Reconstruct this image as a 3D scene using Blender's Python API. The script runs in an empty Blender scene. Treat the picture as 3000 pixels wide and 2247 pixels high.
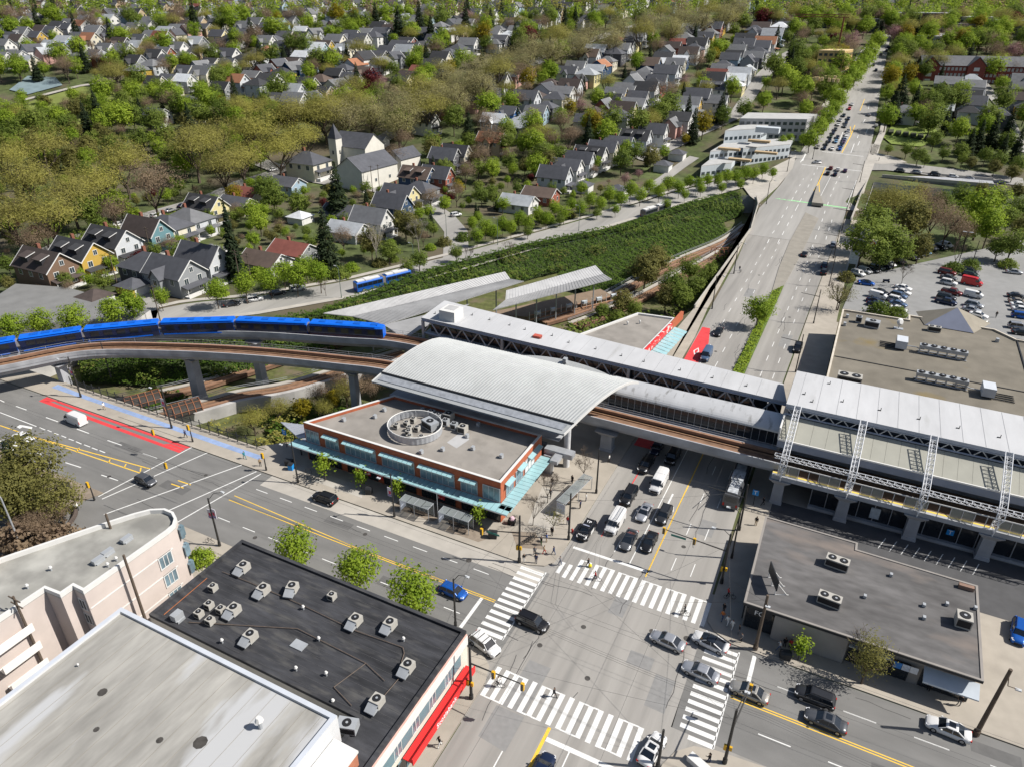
import bpy, math, random
from mathutils import Vector, Matrix
from mathutils.geometry import delaunay_2d_cdt
R = random.Random(7)
SC = bpy.context.scene
COL = SC.collection
# ---------------------------------------------------------------- camera
FPX, CH = 2079.0, 75.0
YAW, PIT, ROL = map(math.radians, (-26.55, 28.55, 0.2))
_f = Vector((math.sin(YAW)*math.cos(PIT), math.cos(YAW)*math.cos(PIT), -math.sin(PIT)))
_r = Vector((math.cos(YAW), -math.sin(YAW), 0)); _u = _r.cross(_f)
CR = math.cos(ROL)*_r + math.sin(ROL)*_u; CU = -math.sin(ROL)*_r + math.cos(ROL)*_u
cam = bpy.data.cameras.new('camera'); cam.lens = 36*FPX/3000; cam.sensor_width = 36; cam.sensor_fit = 'HORIZONTAL'
cam.clip_start = 1; cam.clip_end = 6000
camo = bpy.data.objects.new('camera', cam); COL.objects.link(camo)
camo.matrix_world = Matrix(((CR.x, CU.x, -_f.x, 0), (CR.y, CU.y, -_f.y, 0), (CR.z, CU.z, -_f.z, CH), (0, 0, 0, 1)))
SC.camera = camo
# ---------------------------------------------------------------- sky, sun, exposure
SUN_EL = math.radians(46); SUN_XY = Vector((0.935, 0.355)).normalized()
W = bpy.data.worlds.new('World'); SC.world = W; W.use_nodes = True
nt = W.node_tree; sk = nt.nodes.new('ShaderNodeTexSky'); sk.sky_type = 'NISHITA'; sk.sun_disc = False
sk.sun_elevation = SUN_EL; sk.sun_rotation = math.atan2(SUN_XY.x, SUN_XY.y); sk.dust_density = 1.5
nt.links.new(sk.outputs[0], nt.nodes['Background'].inputs[0]); nt.nodes['Background'].inputs[1].default_value = 0.066
sl = bpy.data.lights.new('sun', 'SUN'); sl.energy = 5.0; sl.angle = math.radians(0.53); sl.color = (1, 0.955, 0.89)
slo = bpy.data.objects.new('sun', sl); COL.objects.link(slo)
_sd = Vector((SUN_XY.x*math.cos(SUN_EL), SUN_XY.y*math.cos(SUN_EL), math.sin(SUN_EL)))
slo.rotation_euler = (-_sd).to_track_quat('-Z', 'Y').to_euler(); slo.location = (200, 60, 200)
SC.view_settings.view_transform = 'Standard'; SC.view_settings.look = 'None'
SC.view_settings.exposure = 0.33; SC.view_settings.gamma = 1
SC.cycles.max_bounces = 5; SC.cycles.diffuse_bounces = 2; SC.cycles.glossy_bounces = 2
SC.cycles.transmission_bounces = 3; SC.cycles.transparent_max_bounces = 4
SC.cycles.caustics_reflective = False; SC.cycles.caustics_refractive = False
# ---------------------------------------------------------------- terrain height and helper that places points from image pixels
TP = [(-999, 0), (300, 0), (330, 2.2), (360, 6.5), (400, 13.5), (450, 23), (500, 33), (550, 43), (600, 52.5), (650, 61), (700, 68), (760, 74), (850, 80), (1000, 84), (9999, 84)]
def terr(x, y):
    s = -0.447*x + 0.8945*y
    for i in range(len(TP)-1):
        a, b = TP[i], TP[i+1]
        if s < b[0]:
            return a[1] + (b[1]-a[1])*(s-a[0])/(b[0]-a[0])
    return 84
KD = 3000/2212
def at(px, py, dz=0.0, zabs=None):
    """point from an image pixel: where the sight line of a pixel of the 2212-wide image meets the ground raised by dz"""
    d = _f + CR*((px*KD-1500)/FPX) - CU*((py*KD-1123.5)/FPX)
    if zabs is not None:
        k = (zabs-CH)/d.z; return Vector((d.x*k, d.y*k, zabs))
    lo, hi = 5.0, 1500.0
    h = math.hypot(d.x, d.y)
    for _ in range(40):
        m = (lo+hi)/2; k = m/h
        if CH + d.z*k > terr(d.x*k, d.y*k) + dz: lo = m
        else: hi = m
    k = lo/h
    return Vector((d.x*k, d.y*k, CH+d.z*k))
# ---------------------------------------------------------------- materials
MT = {}
def mat(name, c, rough=0.8, var=0.15, sc=0.6, metal=0.0, var2=0.0, sc2=0.06, bump=0.0, bsc=8.0, spec=0.3, stretch=None, rnd=0.0, trans=0.0, alpha=1.0, c2=None, thr=None):
    if name in MT: return MT[name]
    m = bpy.data.materials.new(name); m.use_nodes = True; MT[name] = m
    N = m.node_tree.nodes; L = m.node_tree.links; b = N['Principled BSDF']
    b.inputs['Roughness'].default_value = rough; b.inputs['Metallic'].default_value = metal
    b.inputs['Specular IOR Level'].default_value = spec
    if trans: b.inputs['Transmission Weight'].default_value = trans
    if alpha < 1: b.inputs['Alpha'].default_value = alpha
    tc = N.new('ShaderNodeTexCoord'); co = tc.outputs['Object']
    if stretch:
        mp = N.new('ShaderNodeMapping'); mp.inputs['Scale'].default_value = stretch; L.new(co, mp.inputs[0]); co = mp.outputs[0]
    def noise(scale, det=4):
        n = N.new('ShaderNodeTexNoise'); n.inputs['Scale'].default_value = scale; n.inputs['Detail'].default_value = det
        L.new(co, n.inputs['Vector']); return n.outputs[0]
    def ramp(fac, lo, hi):
        r_ = N.new('ShaderNodeMapRange'); r_.inputs['From Min'].default_value = 0.3; r_.inputs['From Max'].default_value = 0.7
        r_.inputs['To Min'].default_value = lo; r_.inputs['To Max'].default_value = hi; L.new(fac, r_.inputs[0]); return r_.outputs[0]
    def mul(a, bb):
        q = N.new('ShaderNodeMath'); q.operation = 'MULTIPLY'; L.new(a, q.inputs[0]); L.new(bb, q.inputs[1]); return q.outputs[0]
    f = ramp(noise(sc), 1-var, 1+var)
    if var2: f = mul(f, ramp(noise(sc2), 1-var2, 1+var2))
    if rnd:
        oi = N.new('ShaderNodeObjectInfo'); r2 = N.new('ShaderNodeMapRange'); r2.inputs['To Min'].default_value = 1-rnd; r2.inputs['To Max'].default_value = 1+rnd
        L.new(oi.outputs['Random'], r2.inputs[0]); f = mul(f, r2.outputs[0])
    mx = N.new('ShaderNodeVectorMath'); mx.operation = 'SCALE'; mx.inputs[0].default_value = c
    L.new(f, mx.inputs['Scale'])
    col = mx.outputs[0]
    if c2:
        t0, t1, ts = thr
        r3 = N.new('ShaderNodeMapRange'); r3.inputs['From Min'].default_value = t0; r3.inputs['From Max'].default_value = t1
        L.new(noise(ts, 5), r3.inputs[0])
        mm = N.new('ShaderNodeMix'); mm.data_type = 'RGBA'; L.new(r3.outputs[0], mm.inputs[0]); L.new(col, mm.inputs[6])
        mm.inputs[7].default_value = (*c2, 1); col = mm.outputs[2]
    L.new(col, b.inputs['Base Color'])
    if bump:
        bp = N.new('ShaderNodeBump'); bp.inputs['Strength'].default_value = bump; bp.inputs['Distance'].default_value = 0.1
        L.new(noise(bsc, 3), bp.inputs['Height']); L.new(bp.outputs[0], b.inputs['Normal'])
    return m
def leafmat(name, c, c2, rnd=0.25):
    """foliage: hue shifts per tree and per clump, thin leaves let some light through"""
    if name in MT: return MT[name]
    m = bpy.data.materials.new(name); m.use_nodes = True; MT[name] = m
    N = m.node_tree.nodes; L = m.node_tree.links; b = N['Principled BSDF']; b.inputs['Roughness'].default_value = 0.7
    b.inputs['Specular IOR Level'].default_value = 0.15
    oi = N.new('ShaderNodeObjectInfo'); tc = N.new('ShaderNodeTexCoord')
    n = N.new('ShaderNodeTexNoise'); n.inputs['Scale'].default_value = 0.9; n.inputs['Detail'].default_value = 4
    L.new(tc.outputs['Object'], n.inputs['Vector'])
    a = N.new('ShaderNodeMath'); a.operation = 'MULTIPLY_ADD'; L.new(oi.outputs['Random'], a.inputs[0]); a.inputs[1].default_value = rnd*2; 
    r_ = N.new('ShaderNodeMapRange'); r_.inputs['From Min'].default_value = 0.32; r_.inputs['From Max'].default_value = 0.68
    r_.inputs['To Min'].default_value = -rnd; r_.inputs['To Max'].default_value = 1-rnd; L.new(n.outputs[0], r_.inputs[0]); L.new(r_.outputs[0], a.inputs[2])
    mm = N.new('ShaderNodeMix'); mm.data_type = 'RGBA'; L.new(a.outputs[0], mm.inputs[0]); mm.inputs[6].default_value = (*c, 1); mm.inputs[7].default_value = (*c2, 1)
    L.new(mm.outputs[2], b.inputs['Base Color'])
    tr = N.new('ShaderNodeBsdfTranslucent'); L.new(mm.outputs[2], tr.inputs[0])
    ms = N.new('ShaderNodeMixShader'); ms.inputs[0].default_value = 0.45
    L.new(b.outputs[0], ms.inputs[1]); L.new(tr.outputs[0], ms.inputs[2]); L.new(ms.outputs[0], N['Material Output'].inputs[0])
    return m
# ---------------------------------------------------------------- mesh builder
class MB:
    def __init__(s): s.v = []; s.f = []; s.m = []
    def face(s, pts, m=0):
        n = len(s.v); s.v += [tuple(p) for p in pts]; s.f.append(tuple(range(n, n+len(pts)))); s.m.append(m); return s
    def box(s, x0, x1, y0, y1, z0, z1, m=0):
        n = len(s.v); s.v += [(x0,y0,z0),(x1,y0,z0),(x1,y1,z0),(x0,y1,z0),(x0,y0,z1),(x1,y0,z1),(x1,y1,z1),(x0,y1,z1)]
        for q in ((3,2,1,0),(4,5,6,7),(0,1,5,4),(1,2,6,5),(2,3,7,6),(3,0,4,7)): s.f.append(tuple(n+i for i in q)); s.m.append(m)
        return s
    def prism(s, poly, z0, z1, m=0, mt=None, bottom=True):
        n = len(s.v); k = len(poly)
        ar = sum(poly[i][0]*poly[(i+1)%k][1]-poly[(i+1)%k][0]*poly[i][1] for i in range(k))
        if ar < 0: poly = poly[::-1]
        s.v += [(p[0],p[1],z0) for p in poly] + [(p[0],p[1],z1) for p in poly]
        for i in range(k): j = (i+1)%k; s.f.append((n+i,n+j,n+k+j,n+k+i)); s.m.append(m)
        s.f.append(tuple(n+k+i for i in range(k))); s.m.append(m if mt is None else mt)
        if bottom: s.f.append(tuple(n+k-1-i for i in range(k))); s.m.append(m)
        return s
    def tube(s, a, b, r0, r1=None, n=6, m=0, caps=True):
        a, b = Vector(a), Vector(b); r1 = r0 if r1 is None else r1; d = b-a
        if d.length < 1e-6: return s
        d.normalize(); q = d.orthogonal().normalized(); w = d.cross(q); o = len(s.v)
        for c, r in ((a, r0), (b, r1)):
            for i in range(n):
                t = 2*math.pi*i/n; s.v.append(tuple(c + (q*math.cos(t)+w*math.sin(t))*r))
        for i in range(n): j = (i+1)%n; s.f.append((o+i,o+j,o+n+j,o+n+i)); s.m.append(m)
        if caps: s.f.append(tuple(o+n-1-i for i in range(n))); s.m.append(m); s.f.append(tuple(o+n+i for i in range(n))); s.m.append(m)
        return s
    def path(s, pts, r, n=5, m=0):
        for a, b in zip(pts, pts[1:]): s.tube(a, b, r, r, n, m)
        return s
    def loft(s, rings, m=0, caps=True, closed=True):
        o = len(s.v); k = len(rings[0])
        for rg in rings: s.v += [tuple(p) for p in rg]
        for a in range(len(rings)-1):
            for i in range(k if closed else k-1):
                j = (i+1)%k; s.f.append((o+a*k+i,o+a*k+j,o+(a+1)*k+j,o+(a+1)*k+i)); s.m.append(m if not callable(m) else m(a, i))
        if caps:
            mm = m if not callable(m) else 0
            s.f.append(tuple(o+k-1-i for i in range(k))); s.m.append(mm); s.f.append(tuple(o+(len(rings)-1)*k+i for i in range(k))); s.m.append(mm)
        return s
    def ball(s, c, r, n=8, k=5, m=0, jit=0, rng=None, sz=1):
        rings = []
        for a in range(k+1):
            ph = math.pi*(a+0.02)/(k+0.04)-math.pi/2
            rings.append([(c[0]+r*math.cos(ph)*math.cos(2*math.pi*i/n)*(1+(rng.uniform(-jit,jit) if rng else 0)), c[1]+r*math.cos(ph)*math.sin(2*math.pi*i/n)*(1+(rng.uniform(-jit,jit) if rng else 0)), c[2]+r*sz*math.sin(ph)) for i in range(n)])
        return s.loft(rings, m)
    def xf(s, M, start=0):
        for i in range(start, len(s.v)): s.v[i] = tuple(M @ Vector(s.v[i]))
        return s
    def mesh(s, name, mats, smooth=False):
        me = bpy.data.meshes.new(name); me.from_pydata(s.v, [], s.f)
        for q in (mats if isinstance(mats, (list, tuple)) else [mats]): me.materials.append(q)
        if any(s.m): me.polygons.foreach_set('material_index', s.m)
        if smooth: me.polygons.foreach_set('use_smooth', [True]*len(s.f))
        me.update(); return me
    def build(s, name, mats, parent=None, **k):
        sm = k.pop('smooth', False)
        return obj(name, s.mesh(name, mats, sm), parent, **k)
def tag(o, label=None, cat=None, group=None, kind=None):
    if label: o['label'] = label
    if cat: o['category'] = cat
    if group: o['group'] = group
    if kind: o['kind'] = kind
    return o
def obj(name, data, parent=None, label=None, cat=None, group=None, kind=None, loc=None, rz=None):
    o = bpy.data.objects.new(name, data); COL.objects.link(o)
    if parent: o.parent = parent
    if loc is not None: o.location = loc
    if rz is not None: o.rotation_euler = (0, 0, rz)
    return tag(o, label, cat, group, kind)
def empty(name, loc=(0,0,0), rz=0, label=None, cat=None, group=None):
    return obj(name, None, None, label, cat, group, None, loc, rz)
class Tpl:
    """a kind of thing: parts (name, mesh, index of the part it hangs on) that every individual shares"""
    def __init__(s): s.p = []
    def add(s, name, mb, mats, on=-1, loc=None, rz=None, smooth=False):
        s.p.append((name, mb if isinstance(mb, bpy.types.Mesh) else mb.mesh(name, mats, smooth), on, loc, rz)); return len(s.p)-1
    def place(s, name, loc, rz=0, sc=1, label=None, cat=None, group=None, swap=None):
        if len(s.p) == 1: root = obj(name, s.p[0][1], None, label, cat, group, None, loc, rz); obs = [root]
        else:
            root = empty(name, loc, rz, label, cat, group); obs = []
            for nm, me, on, l, z in s.p: obs.append(obj(nm, me, obs[on] if on >= 0 else root, loc=l, rz=z))
        root.scale = sc if isinstance(sc, (tuple, list)) else (sc, sc, sc)
        if swap:
            for o in obs:
                if o.data is None: continue
                for i, mt_ in enumerate(o.data.materials):
                    if mt_.name in swap: o.material_slots[i].link = 'OBJECT'; o.material_slots[i].material = swap[mt_.name]
        return root
ORD = ['first','second','third','fourth','fifth','sixth','seventh','eighth','ninth','tenth','eleventh','twelfth','thirteenth','fourteenth','fifteenth','sixteenth','seventeenth','eighteenth','nineteenth','twentieth']
def nth(i):
    if i == 99: return 'hundredth'
    if i > 99: return 'hundred-and-'+nth(i-100)
    if i < 20: return ORD[i]
    tens = ['twenty','thirty','forty','fifty','sixty','seventy','eighty','ninety'][(i+1)//10-2]
    u = (i+1) % 10
    return tens+'-'+ORD[u-1] if u else {'twenty':'twentieth','thirty':'thirtieth','forty':'fortieth','fifty':'fiftieth','sixty':'sixtieth','seventy':'seventieth','eighty':'eightieth','ninety':'ninetieth'}[tens]
# ================================================================ THE SETTING: ground, cut, roads
asph = mat('asphalt', (0.178,0.175,0.168), 0.9, 0.10, 0.5, var2=0.14, sc2=0.07, bump=0.15, bsc=30, stretch=(0.35,1,1))
asphA = mat('worn_pavement', (0.285,0.272,0.252), 0.9, 0.13, 0.55, var2=0.13, sc2=0.12, bump=0.15, bsc=30, stretch=(1,0.06,1), c2=(0.19,0.185,0.175), thr=(.6,.82,.5))
asphC = mat('old_asphalt', (0.295,0.285,0.267), 0.9, 0.10, 0.5, var2=0.12, sc2=0.1, stretch=(1,0.06,1))
patchm = mat('asphalt_patch', (0.235,0.232,0.226), 0.9, 0.08, 1.5)
conc = mat('concrete', (0.36,0.325,0.275), 0.85, 0.08, 0.5, var2=0.10, sc2=0.12)
concl = mat('light_concrete', (0.40,0.375,0.335), 0.85, 0.08, 0.5, var2=0.10, sc2=0.1)
paver = mat('brown_pavers', (0.25,0.205,0.16), 0.85, 0.15, 1.2, var2=0.1, sc2=0.2)
wpaint = mat('white_road_paint', (0.68,0.68,0.66), 0.7, 0.06, 2.5, var2=0.05, sc2=0.5)
ypaint = mat('yellow_road_paint', (0.78,0.50,0.06), 0.7, 0.08, 2.5)
rpaint = mat('red_road_paint', (0.62,0.055,0.06), 0.75, 0.10, 1.0, var2=0.1, sc2=0.2)
gpaint = mat('green_road_paint', (0.30,0.62,0.30), 0.75, 0.15, 2)
bpaint = mat('blue_lane_paint', (0.24,0.32,0.50), 0.75, 0.10, 1.0, var2=0.12, sc2=0.2)
grassm = mat('grass', (0.10,0.145,0.035), 0.95, 0.3, 0.5, var2=0.3, sc2=0.05, bump=0.4, bsc=12)
soilm = mat('suburban_ground', (0.075,0.095,0.032), 0.95, 0.35, 0.3, var2=0.3, sc2=0.04, c2=(0.11,0.092,0.06), thr=(0.45,0.62,0.05))
cutfloor = mat('cut_floor', (0.095,0.105,0.035), 0.95, 0.35, 0.6, c2=(0.15,0.125,0.08), thr=(0.48,0.64,0.22))
TRENCH = [(-170,79),(-93.5,79),(-88,84),(-84,97),(-77,99),(-77,112),(-70,124),(-58,141),(-41,166),(-36.2,184),(-36.2,268),(-40,305),(-43.5,321),(-50,318),(-63,291),(-78,245),(-99,210),(-114,173),(-123,132),(-135,113),(-151,104),(-170,97)]
PIT2 = [tuple(at(*p))[:2] for p in ((1888,394),(2135,418),(2150,470),(1862,470))]
def inpoly(x, y, P):
    c = False
    for i in range(len(P)):
        x0, y0 = P[i]; x1, y1 = P[i-1]
        if (y0 > y) != (y1 > y) and x < (x1-x0)*(y-y0)/(y1-y0)+x0: c = not c
    return c
def make_ground():
    pts, edges = [], []
    for P in (TRENCH, PIT2):
        n = len(pts); pts += [Vector(p) for p in P]; edges += [(n+i, n+(i+1)%len(P)) for i in range(len(P))]
    s = -60.0
    while s < 1500:
        st = 18 if s < 1150 else 80
        hw = 140 + abs(s)*0.95; q = -hw
        while q < hw:
            x, y = -0.447*s + 0.8945*q, 0.8945*s + 0.447*q
            pts.append(Vector((x, y))); q += st if s > 150 else 30
        s += st
    vs, es, fs, *_ = delaunay_2d_cdt(pts, edges, [], 0, 0.01)
    mb = MB(); mb.v = [(p.x, p.y, terr(p.x, p.y)-(0.03 if -.447*p.x+.8945*p.y < 278 else 0.45)) for p in vs]
    for f in fs:
        cx = sum(vs[i].x for i in f)/len(f); cy = sum(vs[i].y for i in f)/len(f)
        if not inpoly(cx, cy, TRENCH) and not inpoly(cx, cy, PIT2): mb.f.append(tuple(f)); mb.m.append(0)
    return mb.build('ground', soilm, kind='structure', label='suburban ground sheet with lawns and bare soil')
ground = make_ground()
cut = MB().prism(TRENCH, -8, -7.2, bottom=False).build('cut_floor', cutfloor, kind='structure', label='floor of the railway cut')
pitf = MB().prism(PIT2, -7, -6.5, bottom=False).build('cut_floor', cutfloor, kind='structure', label='floor of the cut under the bridge')
wallm = mat('retaining_concrete', (0.42,0.41,0.40), 0.85, 0.15, 0.4, var2=0.15, sc2=0.15)
w = MB()
for P in (TRENCH, PIT2):
    for i in range(len(P)):
        a, b = P[i-1], P[i]
        za, zb = terr(*a)-0.02, terr(*b)-0.02
        w.face([(a[0],a[1],-8),(b[0],b[1],-8),(b[0],b[1],zb),(a[0],a[1],za)])
w.build('cut_side', wallm, kind='structure', label='concrete sides of the railway cut')
def sheet(name, poly, m, z=0.0, parent=None, **k):
    return MB().face([(p[0],p[1],terr(p[0],p[1])+z) for p in poly]).build(name, m, parent, **k)
def slab(name, poly, m, z0=-0.02, z1=0.13, parent=None, **k):
    return MB().prism([(p[0],p[1]) for p in poly], z0, z1).build(name, m, parent, **k)
def resample(L, n):
    ds = [0]
    for a, b in zip(L, L[1:]): ds.append(ds[-1]+(b-a).length)
    out = []
    for i in range(n):
        t = ds[-1]*i/(n-1); j = 0
        while j < len(L)-2 and ds[j+1] < t: j += 1
        u = (t-ds[j])/max(1e-6, ds[j+1]-ds[j]); out.append(L[j].lerp(L[j+1], max(0, min(1, u))))
    return out
def band(name, Lp, Rp, m, z=0.05, n=40, parent=None, **k):
    """road strip between two edges, mostly taken from image pixels, laid on the slope"""
    A = resample([Vector((p[0],p[1])) for p in Lp], n); B = resample([Vector((p[0],p[1])) for p in Rp], n)
    mb = MB()
    for i in range(n-1):
        for j in range(3):
            q = [A[i].lerp(B[i], j/3), A[i].lerp(B[i], (j+1)/3), A[i+1].lerp(B[i+1], (j+1)/3), A[i+1].lerp(B[i+1], j/3)]
            mb.face([(p.x,p.y,terr(p.x,p.y)+z) for p in q])
    return mb.build(name, m, parent, **k)
ROADS = []
def ribbon(name, pts, wd, m, z=0.05, n=30, parent=None, **k):
    c = resample([Vector((p[0],p[1])) for p in pts], n); Lp, Rp = [], []; ROADS.append((c, wd/2))
    for i in range(n):
        t = (c[min(i+1,n-1)]-c[max(i-1,0)]).normalized(); q = Vector((-t.y, t.x))*wd/2; Lp.append(c[i]+q); Rp.append(c[i]-q)
    return band(name, Lp, Rp, m, z, n, parent, **k)
S = 'structure'
# main road going away (Broadway side) and the cross street
roadA = band('main_road', [(-29.5,-20),(-29.5,50),(-30.2,74),(-30.4,103),(-30.6,150),(-32.3,186),(-34,233),(-36.2,262)] , [(-7,-20),(-7,50),(-7.6,74),(-8.2,100),(-8.2,157),(-7.8,209),(-7.3,262),(-7.2,262)], asphA, 0.0, 50, kind=S, label='wide worn main road running away from the crossing')
LA = [at(*p) for p in ((1621,512),(1640,450),(1690,395),(1716,350),(1728,332),(1745,305),(1763,275),(1790,235),(1818,190),(1845,150),(1880,105),(1905,75))]
RA = [at(*p) for p in ((1807,512),(1829,455),(1850,395),(1868,352),(1874,338),(1882,312),(1889,280),(1895,240),(1902,195),(1910,150),(1918,105),(1926,75))]
LA[0] = Vector((-36.2,262,0)); RA[0] = Vector((-7.2,262,0))
roadA2 = band('main_road', LA, RA, asphC, 0.05, 60, kind=S, label='pale far stretch of the main road climbing to the skyline')
sheet('crossing_pavement', [(-42,46),(4,46),(4,80),(-42,80)], asphA, -0.012, kind=S, label='worn pavement under the main crossing')
ribbon('sidewalk', [p+Vector((2.2,0,0)) for p in RA[1:6]], 4.2, concl, .16, 30, kind=S, label='far right sidewalk of the main road by the bridge')
ribbon('sidewalk', [p-Vector((2.2,0,0)) for p in LA[5:11]], 4.0, concl, .16, 30, kind=S, label='far left sidewalk beside the queueing cars')
roadB = MB()
roadB.face([(-190,56.4,0),(-30.2,56.4,0),(-30.2,73.2,0),(-190,73.2,0)]); roadB.face([(-7.3,56.6,0),(120,56.6,0),(120,71.9,0),(-7.3,71.9,0)])
roadB = roadB.build('cross_street', asph, kind=S, label='dark asphalt cross street with yellow centre lines')
# left end of the cross street where a side street enters at an angle
roadD = MB().face([(-106,56.38,0.004),(-89,56.38,0.004),(-96,38,0.004),(-118,20,0.004),(-140,20,0.004)]).build('side_street', asph, kind=S, label='side street entering the cross street past the park')
sheet('road_patch', [(-26.2,57.8),(-23.2,57.8),(-23.4,50.2),(-26.4,50.2)], patchm, 0.003, roadA)
sheet('road_patch', [(-26.9,50),(-23.2,50),(-23.2,45.0),(-26.9,45.4)], patchm, 0.003, roadA)
sheet('bus_pad', [(-84.3,70.2),(-41,70.2),(-31,70.4),(-31,73.2),(-84.3,73.2)], concl, 0.004, roadB)
# sidewalks and plazas (kerbs are real steps)
slab('sidewalk', [(-190,73.3),(-38,73.3),(-34,73.3),(-31.6,74.2),(-30.6,75.6),(-30.3,79),(-30.5,118),(-33,141),(-37,166),(-41,166),(-58,141),(-70,124),(-77,112),(-77,99.1),(-84,97),(-88,84),(-93.5,78.9),(-190,78.9)], conc, kind=S, label='station corner sidewalk and plaza')
slab('sidewalk', [(-30.5,118.2),(-31.5,166),(-33.0,186),(-34.6,233),(-36.2,262),(-41,305),(-36.4,268),(-36.3,184),(-37,166.1),(-33,141.1)], conc, kind=S, label='kerb walk along the cut wall beside the main road')
slab('sidewalk', [(-7.4,76.5),(-7.2,74.6),(-6.0,73.2),(-3.5,72.1),(-1,72.0),(120,72.0),(120,130),(-1,130),(-7.9,130)], conc, kind=S, label='sidewalk round the grey roofed corner building')
slab('sidewalk', [(-8.0,130.2),(0,130.2),(0,192),(-0.5,192),(-2,300),(-6.8,300),(-7.6,209)], conc, kind=S, label='right sidewalk of the main road beside the supermarket')
slab('sidewalk', [(-6.9,-20),(-6.9,51.5),(-6,53.7),(-4.3,55.3),(-2,55.9),(5,56.5),(120,56.5),(120,-20)], conc, kind=S, label='sidewalk on the near right corner')
slab('sidewalk', [(-29.6,-20),(-29.6,52),(-30.4,54.6),(-32.5,56.2),(-88.9,56.3),(-96,38),(-118,20),(-118,-20)], conc, kind=S, label='sidewalk round the near left buildings')
slab('sidewalk', [(-106.5,56.3),(-113,56.3),(-190,56.3),(-190,20),(-141,20),(-118,38),(-109,50)], paver, kind=S, label='brick paved corner of the small park')
slab('park_lawn', [(-118,53),(-190,53),(-190,22),(-143,22),(-121,40),(-113,48)], mat('dry_lawn',(0.19,0.145,0.06),0.95,0.3,0.6,c2=(0.11,0.13,0.04),thr=(.45,.6,.3)), 0.13, 0.17, kind=S, label='dry lawn of the corner park')
for i, q in enumerate([[(-60,75.4),(-52,75.4),(-50,79.5),(-60,79.5)],[(-77,75.2),(-66,75.2),(-68,77.8),(-75,77.8)],[(-49,74.4),(-43,74.4),(-41,77),(-46,78.6),(-49,78)],[(-38,82),(-33.5,82),(-35,92),(-40,92)],[(-37,76),(-33,77.5),(-36,80.5),(-39.5,79)]]):
    sheet('paver_panel', q, paver if i % 2 == 0 else concl, 0.136, ground)
sheet('blue_cycle_lane', [(-150,76.0),(-89.6,75.8),(-89.8,77.0),(-141,77.1),(-150,77.5)], bpaint, 0.137, ground)
# median of the main road
slab('median', [(-19.3,126),(-16.3,126),(-16.6,160),(-16.8,214),(-19.0,207),(-19.2,160)], grassm, -0.02, 0.16, kind=S, label='planted median strip of the main road')
slab('median', [(-19.2,207),(-16.8,214.2)]+[(-16.2,240),(-15.6,296),(-21.2,303),(-21.4,260),(-20.6,230)], mat('median_paving',(0.27,0.25,0.215),.9,.1,.4), -0.02, 0.16, kind=S, label='bare paved median of the main road')
tri = [at(1764,403),at(1752,447),at(1777,450)]
slab('median', [(p.x,p.y) for p in tri], mat('median_paving',(0.27,0.25,0.215)), 0.5, tri[0].z+0.3, kind=S, label='small triangular median tip before the crossing')
# ------- markings
def mk(x0, x1, y0, y1, m, name='lane_line', par=None, z=0.008):
    return MB().face([(x0,y0,z),(x1,y0,z),(x1,y1,z),(x0,y1,z)]).build(name, m, par or roadA)
def mkp(name, pts, wd, m, z=0.07, par=None):
    a, b = Vector(pts[0][:2]), Vector(pts[1][:2]); t = (b-a).normalized(); q = Vector((-t.y,t.x))*wd/2
    return MB().face([(p.x,p.y,terr(p.x,p.y)+z) for p in (a-q,b-q,b+q,a+q)]).build(name, m, par or roadA2)
for i in range(19):   # far crosswalk
    x = -29.6+i*1.2; y0 = 73.4 if i else 73.9
    mk(x, x+0.62+R.uniform(-.03,.03), y0+R.uniform(-.05,.05), (78.2 if i > 1 else 76.4)+R.uniform(-.05,.05), wpaint, 'crosswalk_stripe')
    if 2 <= i < 18 and i % 3: mk(x+.62, x+1.2, 78.0, 78.2, wpaint, 'crosswalk_edge', z=.007)
for i in range(16):   # near crosswalk
    x = -29.4+i*1.25
    mk(x, x+0.64, 50.3+R.uniform(-.05,.05), 55.0+R.uniform(-.05,.05), wpaint, 'crosswalk_stripe')
    if i % 4 in (1,2): mk(x+.64, x+1.25, 54.8, 55.0, wpaint, 'crosswalk_edge', z=.007); mk(x-.61, x, 50.3, 50.5, wpaint, 'crosswalk_edge', z=.007)
for i in range(12):   # left crosswalk
    y = 59.0+i*1.2; mk(-34.7, -30.8, y, y+0.62, wpaint, 'crosswalk_stripe', roadB)
for i in range(13):   # right crosswalk
    y = 55.9+i*1.2; mk(-6.4 if i else -5.2, -2.25, y, y+0.62, wpaint, 'crosswalk_stripe', roadB)
mk(-2.35,-2.15,56,71.2,wpaint,'crosswalk_edge',roadB); mk(-30.9,-30.7,59,73.2,wpaint,'crosswalk_edge',roadB)
mk(-29.3,-17.2,79.9,80.4,wpaint,'stop_line'); mk(-19.8,-7.6,48.3,48.9,wpaint,'stop_line')
mk(-37.1,-36.6,58.4,64.4,wpaint,'stop_line',roadB); mk(-0.6,-0.1,64.4,71.5,wpaint,'stop_line',roadB)
for a, b in ((-86,-34.9),):
    for o in (64.45,64.8): MB().face([(a,o+(1.1 if o>64.7 else .2),.008),(-60,o,.008),(b,o,.008),(b,o+.15,.008),(-60,o+.15,.008),(a,o+.15+(1.1 if o>64.7 else .2),.008)]).build('centre_line', ypaint, roadB)
for o in (63.7,64.05): MB().face([(-1.9,o,.008),(60,o-.8,.008),(60,o-.65,.008),(-1.9,o+.15,.008)]).build('centre_line', ypaint, roadB)
mk(-17.45,-17.25,79,122,ypaint,'centre_line'); mk(-20.15,-19.75,20,50.1,ypaint,'centre_line')
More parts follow.
